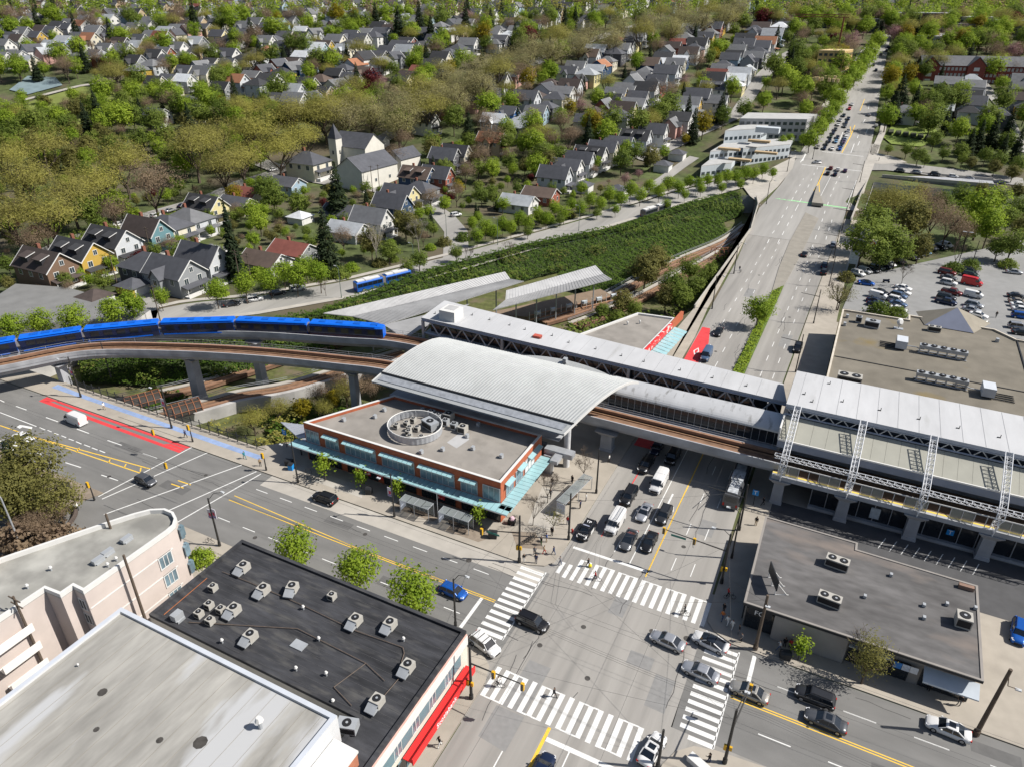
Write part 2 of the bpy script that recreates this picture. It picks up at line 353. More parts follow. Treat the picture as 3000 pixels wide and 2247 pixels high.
for y in [60.5,69]:
    for k in range(9):
        x = -84+k*5.4 if y > 60.6 or True else 0
        if x < -36: mk(x, x+2.6, y-.06, y+.08, wpaint, 'lane_dash', roadB)
        x2 = 3+k*7.6
        if y == 69: mk(x2, x2+3.6, 67.9, 68.05, wpaint, 'lane_dash', roadB)
        else: mk(x2-1, x2+2.6, 60.2, 60.35, wpaint, 'lane_dash', roadB)
for k in range(4):
    for x in (-14.4,-11.5): mk(x,x+.13,82+k*9,85+k*9,wpaint,'lane_dash')
    mk(-23.3,-23.17,82+k*9,85+k*9,wpaint,'lane_dash')
mk(-20.4,-20.25,80.5,118,wpaint,'lane_line'); mk(-16.8,-16.65,36,48.3,wpaint,'lane_line')
mk(-26.4,-26.2,84.5,106,rpaint,'red_kerb_line'); mk(-29.9,-26.5,112,118,rpaint,'red_bus_lane')
for k in range(3): mk(-23.6,-23.45,30+k*6,33+k*6,wpaint,'lane_dash')
MB().face([(-30.2,132,.008),(-26.9,132,.008),(-27.6,164,.008),(-29.3,173,.008),(-31.3,173,.008)]).build('red_bus_lane', rpaint, roadA)
for k in range(24):   # dashes on the main road beyond the station
    y = 126+k*8.6
    if y < 262:
        mk(-26.9-max(0,(y-150)*.012), -26.75-max(0,(y-150)*.012), y, y+3, wpaint, 'lane_dash')
        mk(-23.4-max(0,(y-150)*.010), -23.25-max(0,(y-150)*.010), y, y+3, wpaint, 'lane_dash')
        mk(-13.3, -13.15, y, y+3, wpaint, 'lane_dash'); mk(-10.6, -10.45, y, y+3, wpaint, 'lane_dash')
q2 = lambda x, y: at((2200+x*.1811)/KD, (450+y*.1811)/KD)
q1 = lambda x, y: at((2350+x*.1358)/KD, (250+y*.1358)/KD)
for a, b in (((295,1395),(262,1460)),((460,1400),(430,1465)),((380,1255),(345,1300)),((535,1265),(505,1325)),((465,1105),(430,1165)),((610,1125),(583,1180)),((523,1000),(495,1050)),((675,1005),(650,1055)),((595,865),(568,915)),((770,830),(715,935)),((685,715),(655,770)),((820,735),(785,795)),((745,605),(718,650)),((882,615),(862,655)),((800,505),(783,535)),((940,510),(918,555)),((850,412),(842,430)),((985,415),(968,448)),((1255,780),(1238,850)),((1200,935),(1185,980)),((1160,1060),(1145,1110)),((1110,1190),(1090,1250)),((1060,1330),(1035,1395)),((1005,1485),(980,1540)),((1310,1080),(1300,1130)),((1270,1200),(1255,1260)),((1225,1345),(1212,1400)),((1345,560),(1325,600)),((1390,460),(1370,500)),((1300,670),(1282,705)),((1430,380),(1420,410)),((1570,370),(1555,400)),((1080,235),(1068,265)),((1025,325),(1018,355))):
    mkp('lane_dash', (q2(*a), q2(*b)), 0.22, wpaint)
mkp('lane_line', (q2(1290,380),q2(1100,750)), .2, wpaint); mkp('lane_line', (q2(1710,430),q2(1555,850)), .2, wpaint)
mkp('centre_line', (q2(1205,230),q2(1085,500)), .35, ypaint); mkp('centre_line', (q2(1100,480),q2(1108,630)), .3, ypaint); mkp('centre_line', (q2(1085,500),q2(1015,610)), .3, ypaint)
mkp('centre_line', (q1(1060,1080),q1(855,1470)), .4, ypaint); mkp('centre_line', (q1(1035,900),q1(1060,1080)), .35, ypaint); mkp('centre_line', (q1(1140,870),q1(1065,1060)), .35, ypaint); mkp('centre_line', (q1(1345,310),q1(1250,560)), .3, ypaint)
for a, b in (((1240,1220),(1200,1310)),((1125,1270),(1050,1470)),((1360,740),(1310,830)),((1445,430),(1430,520)),((880,1020),(810,1200)),((1210,1090),(1190,1150)),((1410,960),(1380,1040))): mkp('lane_dash', (q1(*a),q1(*b)), .3, wpaint)
for i in range(14):
    a = q2(440+i*84, 738+i*11.5); 
    MB().face([(a.x-1.1,a.y-.8,terr(a.x,a.y)+.075),(a.x+.9,a.y-.8,terr(a.x,a.y)+.075),(a.x+.9,a.y+.8,terr(a.x,a.y)+.075),(a.x-1.1,a.y+.8,terr(a.x,a.y)+.075)]).build('green_crossing_block', gpaint, roadA2)
for a, b in (((70,1490),(10,1640)),): mkp('stop_line', (q1(*a),q1(*b)), .5, wpaint)
mkp('crosswalk_line', (q1(430,1440),q1(1440,1560)), .4, wpaint); mkp('crosswalk_line', (q2(820,185),q2(1800,295)), .4, wpaint); mkp('crosswalk_line',(q2(890,20),q2(800,150)),.4,wpaint)
# left part of the cross street: bus lane outline, turn lanes, hatch lines, crossing lines
for p in ([(-147,71.2),(-105,70.9),(-105,71.6),(-145,72.1)],[(-147,71.2),(-144.6,72.1),(-143,73.1),(-147.2,73.1)],[(-143.5,72.5),(-105,72.5),(-104.6,73.15),(-143.5,73.1)],[(-110,71.7),(-105,71.7),(-105,72.4),(-109,72.4)]): sheet('red_bus_lane', p, rpaint, .008, roadB)
F_ = lambda x, y: at(x*.36216/KD, (1050+y*.36216)/KD)
def fl(name, a, b, wd, m): return mkp(name, (F_(*a),F_(*b)), wd, m, .009, roadB)
for a, b in (((1560,712),(795,1115)),((1690,755),(825,1135)),((1960,858),(840,1260)),((2075,912),(1370,1225)),((2110,932),(1430,1325))): fl('crossing_line', a, b, .22, wpaint)
for a, b in (((0,540),(1150,930)),((300,640),(1220,892)),((640,720),(620,758)),((890,815),(880,840)),((1020,850),(1005,880)),((1140,880),(1135,912)),((1440,985),(1545,1020)),((1385,1012),(1485,1046)),): fl('centre_line', a, b, .22, ypaint)
for a, b in (((0,435),(295,548)),((130,385),(215,415)),((372,475),(470,510)),((622,568),(720,604)),((870,660),(985,700)),((1155,766),(1270,806)),((320,557),(365,575)),((385,578),(418,592)),((440,602),(475,615)),((497,622),(535,638)),((555,648),(597,662)),((615,670),(660,690)),((680,695),(730,714)),((742,720),(790,738)),((805,742),(850,760)),((530,840),(655,880)),((820,940),(955,985)),((270,748),(335,772)),((0,335),(35,352))): fl('lane_dash', a, b, .2, wpaint)
# turn arrows, diamond
def arrow(name, P, m, par, z=.009): return MB().face([(p[0],p[1],z) for p in P]).build(name, m, par)
for P_ in (((262,552),(258,570),(180,553),(182,538)),((182,538),(178,555),(160,566),(134,552)),((134,552),(160,536),(182,538))): arrow('turn_arrow', [tuple(F_(*p))[:2] for p in P_], wpaint, roadB)
MB().face([(-19.25,97.2,.009),(-18.95,97.2,.009),(-18.95,100.4,.009),(-19.25,100.4,.009)]).face([(-19.25,97.2,.009),(-18.5,96.2,.009),(-18.3,96.5,.009),(-18.95,97.5,.009)]).face([(-18.7,95.6,.009),(-17.7,95.7,.009),(-18.0,97.0,.009)]).build('turn_arrow', wpaint, roadA)
for a in (0,): 
    c = (-29.2,158); MB().face([(c[0]-.7,c[1],.012),(c[0],c[1]-2.2,.012),(c[0]+.7,c[1],.012),(c[0],c[1]+2.2,.012)]).build('lane_diamond', wpaint, roadA)
    MB().face([(c[0]-.4,c[1],.015),(c[0],c[1]-1.5,.015),(c[0]+.4,c[1],.015),(c[0],c[1]+1.5,.015)]).build('lane_diamond_core', rpaint, roadA)
# street C along the far side of the cut, its branch, lanes
Cc = [at(*p) for p in ((330,690),(400,672),(540,660),(760,622),(1000,562),(1250,492),(1450,432),(1590,393))]
streetC = ribbon('bus_street', Cc, 11.5, asphC, .02, 50, kind=S, label='pale street curving along the far edge of the cut')
cl = resample([Vector((p.x,p.y)) for p in Cc], 60)
for side, nm in ((1,'far'),(-1,'cut')):
    pts = []
    for i in range(1,59):
        t = (cl[i+1]-cl[i-1]).normalized(); pts.append(cl[i]+Vector((-t.y,t.x))*side*(7.6 if side > 0 else 6.8))
    ribbon('sidewalk', pts, 2.0, concl, .14, 50, kind=S, label='footway on the %s side of the bus street' % nm)
ribbon('side_street', [at(*p) for p in ((985,560),(985,500),(960,470),(905,430),(870,415),(760,402),(640,380),(560,350))], 8.5, asphC, .03, 30, kind=S, label='side street dropping from the houses to the bus street')
ribbon('lane', [at(*p) for p in ((1300,470),(1395,410),(1470,360),(1500,340))], 5, asphC, .03, kind=S, label='back lane beside the grey gabled houses')
ribbon('side_street', [at(*p) for p in ((1380,345),(1480,302),(1500,290),(1590,250),(1650,160),(1700,120),(1722,108))], 8, asphC, .06, 40, kind=S, label='parallel street left of the main road')
ribbon('side_street', [at(*p) for p in ((60,560),(180,510),(330,462),(470,420),(520,395),(600,372),(700,340)) ], 8, asphC, .03, 40, kind=S, label='tree lined street behind the coloured houses')
ribbon('side_street', [at(*p) for p in ((820,305),(900,255),(1010,205),(1100,160),(1250,95),(1400,50))], 9, asphC, .06, 50, kind=S, label='avenue under the tan tree rows')
ribbon('lane', [at(*p) for p in ((320,690),(330,650),(300,620),(260,600))], 4, asphC, .02, kind=S, label='short lane among the front houses')
ribbon('cross_street', [at(*p) for p in ((1858,358),(1905,358),(1960,364),(2100,380),(2212,395))], 13, asphC, .07, 30, kind=S, label='street crossing the bridge at the far junction')
ribbon('cross_street', [at(*p) for p in ((1735,338),(1700,333),(1640,322))], 9, asphC, .07, 10, kind=S, label='stub street left of the far junction')
ribbon('side_street', [at(*p) for p in ((2212,330),(2170,240),(2100,150),(2090,130))], 6, asphC, .06, 20, kind=S, label='lane among the right hand roofs')
ribbon('sidewalk', [at(*p) for p in ((1880,345),(1905,290),(1912,260))], 3, concl, .16, 12, kind=S, label='path beside the garden lawn')
# parking lot and park
lot = [at(*p) for p in ((1850,600),(2212,520),(2330,560),(2330,760),(2130,720),(1820,668))]
sheet('parking_lot', [(p.x,p.y) for p in lot]+[], mat('lot_asphalt',(0.25,0.25,0.245),.9,.06,.4,var2=.1,sc2=.05), .14, kind=S, label='supermarket parking lot')
def lawnsheet(name, pts, m, **k):
    mb = MB(); c = sum((Vector((p.x,p.y)) for p in pts), Vector((0,0)))/len(pts)
    for i in range(len(pts)):
        a, b = Vector(pts[i-1][:2]), Vector(pts[i][:2])
        for j in range(6):
            q = [c.lerp(a,j/6), c.lerp(b,j/6), c.lerp(b,(j+1)/6), c.lerp(a,(j+1)/6)]
            mb.face([(p.x,p.y,terr(p.x,p.y)+.12) for p in (q if j else q[1:])])
    return mb.build(name, m, **k)
lawnsheet('park_lawn', [at(*p) for p in ((-40,330),(-40,248),(60,222),(178,188),(250,196),(330,215),(230,255),(60,300))], mat('park_grass',(0.17,0.20,0.05),.95,.15,.2), kind=S, label='open green park slope at the left')
lawnsheet('sports_court', [at(*p) for p in ((20,195),(60,165),(120,168),(135,185),(60,205))], mat('court_paving',(0.18,0.24,0.26),.9,.15,.2), kind=S, label='grey green sports court in the park')
ribbon('park_path', [at(*p) for p in ((0,232),(60,215),(150,192),(180,185),(240,180))], 3.5, concl, .2, 20, kind=S, label='pale path across the park')
lawnsheet('garden_lawn', [at(*p) for p in ((1908,298),(1928,270),(2020,275),(2030,300),(1990,318),(1925,312))], mat('garden_grass',(0.17,0.22,0.05),.95,.15,.2), kind=S, label='bright garden lawn by the far junction')

lawnsheet('plaza', [at(*p) for p in ((1600,398),(1690,352),(1720,338),(1712,365),(1680,405),(1640,440),(1620,425))], concl, kind=S, label='paved plaza left of the far junction')
lawnsheet('plaza', [at(*p) for p in ((1868,352),(1880,330),(1925,338),(1960,352),(1905,356))], concl, kind=S, label='paved corner right of the far junction')

sheet('station_lane', [(-3.4,95.2),(9.3,95.2),(9.3,93.2),(25,93.2),(80,93.2),(80,106.4),(-3.4,106.4)], mat('lane_asphalt',(.085,.085,.088),.9,.12,.5), .138, kind=S, label='dark lane between the grey roofed building and the right hall')
for i in range(9): sheet('stall_line', [(13+i*1.6,101.2),(13.12+i*1.6,101.2),(14.1+i*1.6,104.2),(13.98+i*1.6,104.2)], wpaint, .142, roadB)

# wear of the pavement: patches, sealed cracks, covers
rw = random.Random(9); crackm = mat('crack_sealant', (.07,.068,.066), .7, .2, 3); iron = mat('iron_cover', (.07,.065,.06), .7, .2, 4)
for (x, y, w_, h_, par) in [(-15,63,3.2,2.2,roadA),(-20,70,2.2,3.5,roadA),(-11,58,2.5,5,roadA),(-27,88,2,7,roadA),(-13,92,2.4,4,roadA),(-52,60,7,1.8,roadB),(-68,67.5,5,1.6,roadB),(14,60.8,6,1.7,roadB),(24,69,5,1.6,roadB),(-100,62,6,2,roadB),(-24,140,2.2,9,roadA),(-12,170,2.4,8,roadA),(-26,200,2.4,7,roadA),(-11,230,2.4,9,roadA),(-118,67,6,1.6,roadB)]:
    sheet('road_patch', [(x,y),(x+w_,y+rw.uniform(-.1,.1)),(x+w_,y+h_),(x+rw.uniform(-.1,.1),y+h_)], patchm if par is roadA else mat('dark_patch',(.125,.123,.12),.9,.1,1), .0035, par)
for i in range(46):
    A_ = i < 28; x, y = (rw.uniform(-29,-8.5), rw.uniform(30,235)) if A_ else (rw.uniform(-135,55), rw.uniform(57.5,72)); n = rw.randint(4,8); P = [(x,y)]
    if A_ and 80 < y < 125 and rw.random() < .5: continue
    if not A_ and -31 < x < -7: x -= 30; P = [(x,y)]
    for k in range(n): x += rw.uniform(-.35,.35) if A_ else rw.uniform(.6,1.8); y += rw.uniform(.7,2.2) if A_ else rw.uniform(-.3,.3); P.append((x,min(max(y,56.6),73) if not A_ else y))
    L_, R__ = [], []; b_ = MB()
    for a, b in zip(P, P[1:]):
        d = (Vector(b)-Vector(a)).normalized(); q = Vector((-d.y,d.x))*.045; b_.face([(a[0]-q.x,a[1]-q.y,.0055),(b[0]-q.x,b[1]-q.y,.0055),(b[0]+q.x,b[1]+q.y,.0055),(a[0]+q.x,a[1]+q.y,.0055)])
    b_.build('sealed_crack', crackm, roadA if A_ else roadB)
for (x, y) in [(-18.5,58.5),(-22,66),(-13.5,69.5),(-26,60.5),(-14,88),(-24.8,96),(-45,62),(-60,68),(-75,59.5),(10,66),(22,59),(-95,68),(-110,60),(-12,135),(-25,160),(-12,190),(-25,220)]: MB().tube((x,y,.004),(x,y,.0105),.36,n=14).build('manhole_cover', iron, roadA if -30 < x < -8 else roadB)
# ================================================================ BUILDINGS AND STATION
def zf(ox, oy, k): return lambda x, y, z: at((ox+x*k)/KD, (oy+y*k)/KD, zabs=z)
Z1 = zf(850,1150,.3617); Z2 = zf(900,750,.45208); Z3 = zf(1600,1000,.33906); Z4 = zf(2250,1150,.33906); Z5 = zf(500,1000,.29385)
Z7 = zf(0,1450,.31646); Z9 = zf(2350,880,.29385)
brick = mat('red_brick', (0.40,0.115,0.055), .85, .12, 1.5, var2=.08, sc2=.2)
whitep = mat('white_trim', (0.64,0.635,0.615), .6, .04, 1)
glass = mat('window_glass', (0.035,0.05,0.06), .08, .2, .8, spec=.8)
glassb = mat('blue_window_glass', (0.16,0.23,0.27), .1, .35, .5, spec=.8)
glassd = mat('dark_glazing', (0.02,0.024,0.03), .12, .2, .8, spec=.7)
teal = mat('teal_glass_canopy', (0.30,0.50,0.53), .25, .08, .6, spec=.6)
steel = mat('galvanised_steel', (0.45,0.47,0.50), .45, .08, 1, metal=.4)
bsteel = mat('blue_grey_steel', (0.34,0.38,0.46), .5, .06, 1, metal=.2)
darkst = mat('dark_steel', (0.03,0.032,0.036), .5, .1, 1)
gravel = mat('grey_roof_membrane', (0.27,0.25,0.225), .9, .10, .35, var2=.16, sc2=.12, c2=(0.20,0.185,0.165), thr=(.55,.72,.25))
unitm = mat('hvac_beige', (0.40,0.385,0.35), .6, .06, 1.5); fanm = mat('fan_black', (0.02,0.02,0.022), .5)
unitg = mat('hvac_grey', (0.42,0.44,0.46), .5, .08, 1.2, metal=.3)
def pane(root, name, ax, a0, a1, z0, z1, p, m, d=.06, frame=None, mull=0, fw=.12):
    """window or panel set on a wall plane; frame bars stand proud of the glass"""
    def bx(b, u0, u1, w0, w1, q0, q1):
        if ax == 'y': b.box(u0, u1, min(q0,q1), max(q0,q1), w0, w1)
        else: b.box(min(q0,q1), max(q0,q1), u0, u1, w0, w1)
    b = MB(); bx(b, a0, a1, z0, z1, p, p+d); o = b.build(name, m, root)
    if frame:
        f = MB(); s = 1 if d > 0 else -1; q = p+d+s*.05
        bx(f,a0-fw,a1+fw,z0-fw,z0,p,q); bx(f,a0-fw,a1+fw,z1,z1+fw,p,q); bx(f,a0-fw,a0,z0,z1,p,q); bx(f,a1,a1+fw,z0,z1,p,q)
        for i in range(mull):
            c = a0+(a1-a0)*(i+1)/(mull+1); bx(f,c-.05,c+.05,z0,z1,p+d,q)
        f.build('window_frame', frame, o)
    return o
def parapet(root, poly, z0, z1, th, m, cap=None):
    b = MB(); c = MB(); k = len(poly); ar = sum(poly[i][0]*poly[(i+1)%k][1]-poly[(i+1)%k][0]*poly[i][1] for i in range(k))
    if ar < 0: poly = poly[::-1]
    P = [Vector(p) for p in poly]; I = []
    for i in range(k):
        e0 = (P[i]-P[i-1]).normalized(); e1 = (P[(i+1)%k]-P[i]).normalized(); n0 = Vector((-e0.y,e0.x)); n1 = Vector((-e1.y,e1.x))
        bs = (n0+n1); bs = bs/max(.3, bs.length_squared/2); I.append(P[i]+bs*th)
    for i in range(k):
        j = (i+1)%k; q = [P[i],P[j],I[j],I[i]]
        b.prism([tuple(x) for x in q], z0, z1)
        if cap: c.prism([tuple(x) for x in q], z1, z1+.08)
    o = b.build('parapet', m, root)
    if cap: c.build('coping', cap, o)
    return o
# ---------------- corner retail building (brick)
bk = empty('brick_building', (-62,88,0), 0, 'two storey red brick shop building with teal glass canopies at the station corner', 'building')
bk.location = (0,0,0)
BP = [(-81.9,80.2),(-42,80.2),(-42,95.8),(-73,95.8)]
MB().prism(BP, .13, 7.3).build('wall', brick, bk)
MB().prism([(-81.4,80.6),(-42.4,80.6),(-42.4,95.4),(-73.1,95.4)], 7.31, 7.45).build('roof', gravel, bk)
parapet(bk, BP, 7.3, 8.0, .45, brick, whitep)
for a, b in ((-81.5,-78.7),(-77.1,-74.3),(-72.7,-66.3),(-64.8,-58.4),(-57,-50.6),(-49.2,-46.3),(-45.1,-42.2)):
    pane(bk, 'window', 'y', a, b, 4.3, 6.7, 80.2, glassb, -.08, steel, max(1,int((b-a)/1.1)))
    pane(bk, 'shop_window', 'y', a, b, .4, 3.5, 80.2, glassd, -.06, darkst, 2)
for a, b in ((82.0,84.5),(85.5,88),(89,92.5)): pane(bk, 'window', 'x', a, b, 4.3, 6.6, -42, whitep if a == 89 else glassb, .08, steel, 2); pane(bk,'shop_window','x',a,b,.4,3.4,-42,glassd,.06,darkst,1)
for a, b in ((-77.4,-74.1),(-72.9,-66.2),(-65,-58.3),(-57.2,-50.6),(-49.3,-46.2)):
    n = max(3, round((b-a)/.9)); aw = MB().box(a,b,79.28,79.36,6.62,6.70).build('awning', steel, bk)
    for i in range(n):
        x0 = a+(b-a)*i/n; x1 = a+(b-a)*(i+1)/n-.06
        MB().face([(x0,79.3,6.72),(x1,79.3,6.72),(x1,80.12,6.95),(x0,80.12,6.95)]).build('glass_panel', teal, aw)
        MB().box(x0-.05,x0+.01,79.3,80.1,6.62,6.70).build('bracket', steel, aw)
for a, b in ((81.5,84),(86,88.5),(90,94.5)):
    aw = MB().box(-41.2,-41.1,a,b,6.62,6.70).build('awning', steel, bk); MB().face([(-41.15,a,6.72),(-41.15,b,6.72),(-41.95,b,6.95),(-41.95,a,6.95)]).build('glass_panel', teal, aw)
cn = MB().box(-84,-39.7,77.82,77.95,3.85,4.0).build('canopy', steel, bk)
for i in range(43):
    x0 = -84+i*1.03; x1 = x0+.97
    MB().prism([(x0,77.9),(x1,77.9),(x1-.0,80.1),(x0,80.1)], 4.02, 4.07).build('glass_panel', teal, cn)
    MB().box(x0-.05,x0+.0,77.95,80.1,3.88,4.05).build('canopy_rib', darkst, cn)
for i in range(16):
    y0 = 78.9+i*1.03; MB().prism([(-41.9,y0),(-39.6,y0),(-39.6,y0+.97),(-41.9,y0+.97)], 4.02, 4.07).build('glass_panel', teal, cn)
    MB().box(-41.9,-39.6,y0-.05,y0,3.88,4.05).build('canopy_rib', darkst, cn)
redsign = mat('red_sign', (0.65,0.04,0.04), .5, .1, 2, c2=(0.8,0.75,0.7), thr=(.58,.64,1.2))
for x in (-71,-69,-66.3,-53.8,-46.5): pane(bk, 'shop_sign', 'y', x, x+1.3, 1.0, 2.6, 80.1, redsign, -.08)
# triangular metal canopy left of it
lc = empty('entrance_canopy', (0,0,0), 0, 'ribbed grey metal canopy with pointed tip left of the brick building', 'canopy')
MB().prism([(-90,82.5),(-83.2,79.8),(-82.2,80.6),(-79.8,85.3)], 4.4, 4.6).build('roof', steel, lc)
for i in range(9):
    t = i/9; a = Vector((-90,82.5)).lerp(Vector((-83.2,79.8)), t); b = Vector((-90,82.5)).lerp(Vector((-79.8,85.3)), t)
    MB().tube((a.x,a.y,4.64),(b.x,b.y,4.64),.05,n=4).build('seam', bsteel, lc)
for x, y in ((-84,80.6),(-81,84),(-86.5,82)): MB().tube((x,y,.13),(x,y,4.4),.12).build('post', darkst, lc)
MB().box(-86,-82.6,81.8,84.6,.13,1.4).build('kiosk', steel, lc)
# screen ring with plant on the brick building roof
rg = empty('roof_screen', (0,0,0), 0, 'round corrugated metal screen around fans on the brick building roof', 'roof screen')
RC = (-62.9,87.6); rs = []
b = MB()
for i in range(72):
    t = 2*math.pi*i/72; r0 = 4.85 + (.06 if i % 2 else 0); b.v.append((RC[0]+r0*math.cos(t), RC[1]+r0*math.sin(t)*.93, 7.6)); b.v.append((RC[0]+r0*math.cos(t), RC[1]+r0*math.sin(t)*.93, 9.0))
for i in range(72): j = (i+1) % 72; b.f.append((2*i,2*j,2*j+1,2*i+1)); b.m.append(0)
b.build('screen_wall', steel, rg)
b = MB(); b.path([(RC[0]+4.9*math.cos(t*math.pi/18), RC[1]+4.56*math.sin(t*math.pi/18), 9.0) for t in range(37)], .1); b.build('rim', whitep, rg)
for t in range(12): MB().tube((RC[0]+4.6*math.cos(t*math.pi/6), RC[1]+4.3*math.sin(t*math.pi/6), 7.5),(RC[0]+4.6*math.cos(t*math.pi/6), RC[1]+4.3*math.sin(t*math.pi/6), 9),.07).build('post', steel, rg)
# ---------------- HVAC
def hv(w, d, h, fans=1, hood=False, m=None):
    t = Tpl(); b = MB().box(-w/2,w/2,-d/2,d/2,.15,h)
    i = t.add('cabinet', b, m or unitm)
    t.add('curb', MB().box(-w/2+.1,w/2-.1,-d/2+.1,d/2-.1,0,.15), unitg)
    t.add('side_grille', MB().box(-w/2+.12,w/2-.12,-d/2-.03,-d/2,.35,h-.2), fanm, i)
    for k in range(fans):
        c = (-w/2+w*(k+.5)/fans) if fans > 1 else 0
        rr = min(d*.36, w/fans*.4)
        t.add('fan', MB().tube((c,0,h),(c,0,h+.06),rr,n=14), fanm, i); t.add('fan_hub', MB().tube((c,0,h+.06),(c,0,h+.09),rr*.3,n=8), unitg, i)
    if hood: t.add('intake_hood', MB().prism([(-w/2,-d/2-.9),(w/2,-d/2-.9),(w/2,-d/2),(-w/2,-d/2)], .35, .5).face([(-w/2,-d/2-.9,.5),(w/2,-d/2-.9,.5),(w/2,-d/2,h-.15),(-w/2,-d/2,h-.15)]), unitg, i)
    return t
HV1 = hv(.9,.9,.95); HV2 = hv(1.25,1.3,1.15,1,True); HV3 = hv(3.0,1.5,1.4,2); HV4 = hv(1.6,1.6,1.5)
HVG = hv(1.1,1.1,1.3,1,False,unitg); HVL = hv(2.4,1.5,1.3,1,False,unitg)
VENT = Tpl(); _i = VENT.add('pipe', MB().tube((0,0,0),(0,0,.5),.11,n=8), unitg); VENT.add('cap', MB().tube((0,0,.5),(0,0,.72),.22,.12,n=8), whitep, _i)
GOO = Tpl(); _i = GOO.add('base', MB().box(-.3,.3,-.3,.3,0,.2), unitg); GOO.add('hood', MB().prism([(-.25,-.4),(.25,-.4),(.25,.3),(-.25,.3)],.2,.7), unitg, _i)
def put(t, nm, L, z, lab, cat, grp, rz=0, sc=1):
    L = sorted(L, key=lambda p: p[0])
    for i, p in enumerate(L): t.place(nm, (p[0],p[1],z), p[2] if len(p) > 2 else rz, sc, '%s, %s from the left' % (lab, nth(i)), cat, grp)
put(HVG,'rooftop_unit',[(-63,93.1),(-61.2,92.8),(-59.1,91.7),(-57.1,91.3)],7.45,'grey boxy unit behind the round screen on brick building','rooftop unit','units behind the round screen')
put(HV1,'rooftop_unit',[(-64.8,89.9),(-66.3,86.8),(-63.8,87.2),(-62.6,87.8),(-63.2,86),(-65.2,88.3),(-60.3,85.6),(-62.2,84.8)],7.5,'small fan unit inside the round roof screen','rooftop unit','units inside the round screen')
HVL.place('rooftop_unit',(-61,89.6,7.5),-.35,1.2,'long pale duct box inside the round roof screen','rooftop unit')
HV4.place('rooftop_unit',(-59.6,93.6,7.45),0,1,'round topped tall unit nearest the arched station roof','rooftop unit')
HV4.place('rooftop_unit',(-55.2,91.1,7.45),0,.9,'white topped unit right of the round screen group','rooftop unit')
put(GOO,'roof_vent',[(-76.3,84.6),(-71.9,88),(-71.8,90.8),(-65.5,94),(-58.1,82.2),(-55.3,84.5),(-50.9,87.1),(-45.5,87.2),(-53.7,90),(-53.8,94.2)],7.45,'small hooded vent on the brick building roof','roof vent','vents on the brick building roof')
sheet('roof_patch', [(-56,87),(-53.6,86.2),(-53,89.6),(-55.6,90.6)], mat('pale_patch',(0.42,0.42,0.42),.9,.06), 7.46, bk)
# ---------------- black roofed building, foreground left
blackr = mat('black_roof_membrane', (0.040,0.041,0.046), .75, .3, .9, var2=.4, sc2=.3, stretch=(.4,1.6,1), c2=(0.10,0.097,0.092), thr=(.54,.8,.7))
kb = empty('black_roofed_building', (0,0,0), 0, 'low building with black roof full of fan units, near left of the crossing', 'building')
KP = [(-68.3,52.0),(-32,52.0),(-32,18),(-36.4,18),(-36.4,36.6),(-68.3,36.6)]
stucco = mat('cream_stucco', (0.62,0.58,0.50), .85, .06, .6, var2=.08, sc2=.2)
tealw = mat('teal_panel', (0.14,0.22,0.25), .6, .08, .8)
MB().prism(KP, .13, 7.6).build('wall', stucco, kb)
MB().prism([(-67.8,51.5),(-32.5,51.5),(-32.5,18),(-36.3,18),(-36.3,36.9),(-67.8,36.9)], 7.62, 7.75).build('roof', blackr, kb)
parapet(kb, KP, 7.6, 8.0, .45, blackr, blackr)
for i in range(16): MB().box(-67.6,-32.6 if i > 0 else -32.6,37.4+i*.92,37.44+i*.92,7.751,7.768).build('membrane_lap', mat('lap_grey',(.075,.075,.078),.8,.2,1), kb)
MB().box(-32,-31.78,18,51.9,6.0,7.4).build('white_fascia', whitep, kb)
MB().box(-32,-31.85,18,51.9,7.4,7.6).build('pink_band', mat('pink_band',(0.7,0.42,0.36)), kb)
for i in range(9):
    y = 49.2-i*3.4; pane(kb,'teal_panel','x',y-1.1,y+1.1,3.9,5.9,-32,tealw,.1); pane(kb,'window','x',y-2.5,y-1.25,3.9,5.8,-32,glassb,.07,whitep,1,.08)
    pane(kb,'shop_window','x',y-2.4,y+1.2,.5,2.6,-32,glassd,.06,tealw,1)
rs_ = MB().box(-31.78,-30.5,37.6,51.2,2.9,3.05); rs_.box(-30.6,-30.45,37.6,51.2,2.6,3.6); aw = rs_.build('red_awning_sign', mat('sign_red',(0.72,0.03,0.03),.5,.05), kb)
def text(body, M, size, m, parent, name='lettering', ext=.015):
    cu = bpy.data.curves.new(name, 'FONT'); cu.body = body; cu.size = size; cu.extrude = ext; cu.align_x = 'CENTER'; cu.align_y = 'CENTER'
    cu.materials.append(m); t_ = bpy.data.objects.new('tmp', cu); me = bpy.data.meshes.new_from_object(t_); bpy.data.objects.remove(t_)
    o = bpy.data.objects.new(name, me); COL.objects.link(o); o.parent = parent; o.matrix_parent_inverse = parent.matrix_basis.inverted(); o.matrix_basis = M; return o
MX = Matrix(((0,0,1,0),(1,0,0,0),(0,1,0,0),(0,0,0,1)))          # reads along +y on a wall facing +x
MY = Matrix(((1,0,0,0),(0,0,-1,0),(0,1,0,0),(0,0,0,1)))         # reads along +x on a wall facing the camera side
white_l = mat('white_lettering', (0.85,0.85,0.85), .5, .02); red_l = mat('red_lettering', (0.72,0.03,0.04), .5, .02); dark_l = mat('dark_lettering', (0.03,0.03,0.04), .5, .02)
text('Scotiabank', Matrix.Translation((-30.42,44.5,3.1)) @ MX, 1.0, white_l, aw)
MB().box(-31.78,-30.8,20,30,2.9,3.1).build('white_canopy', whitep, kb)
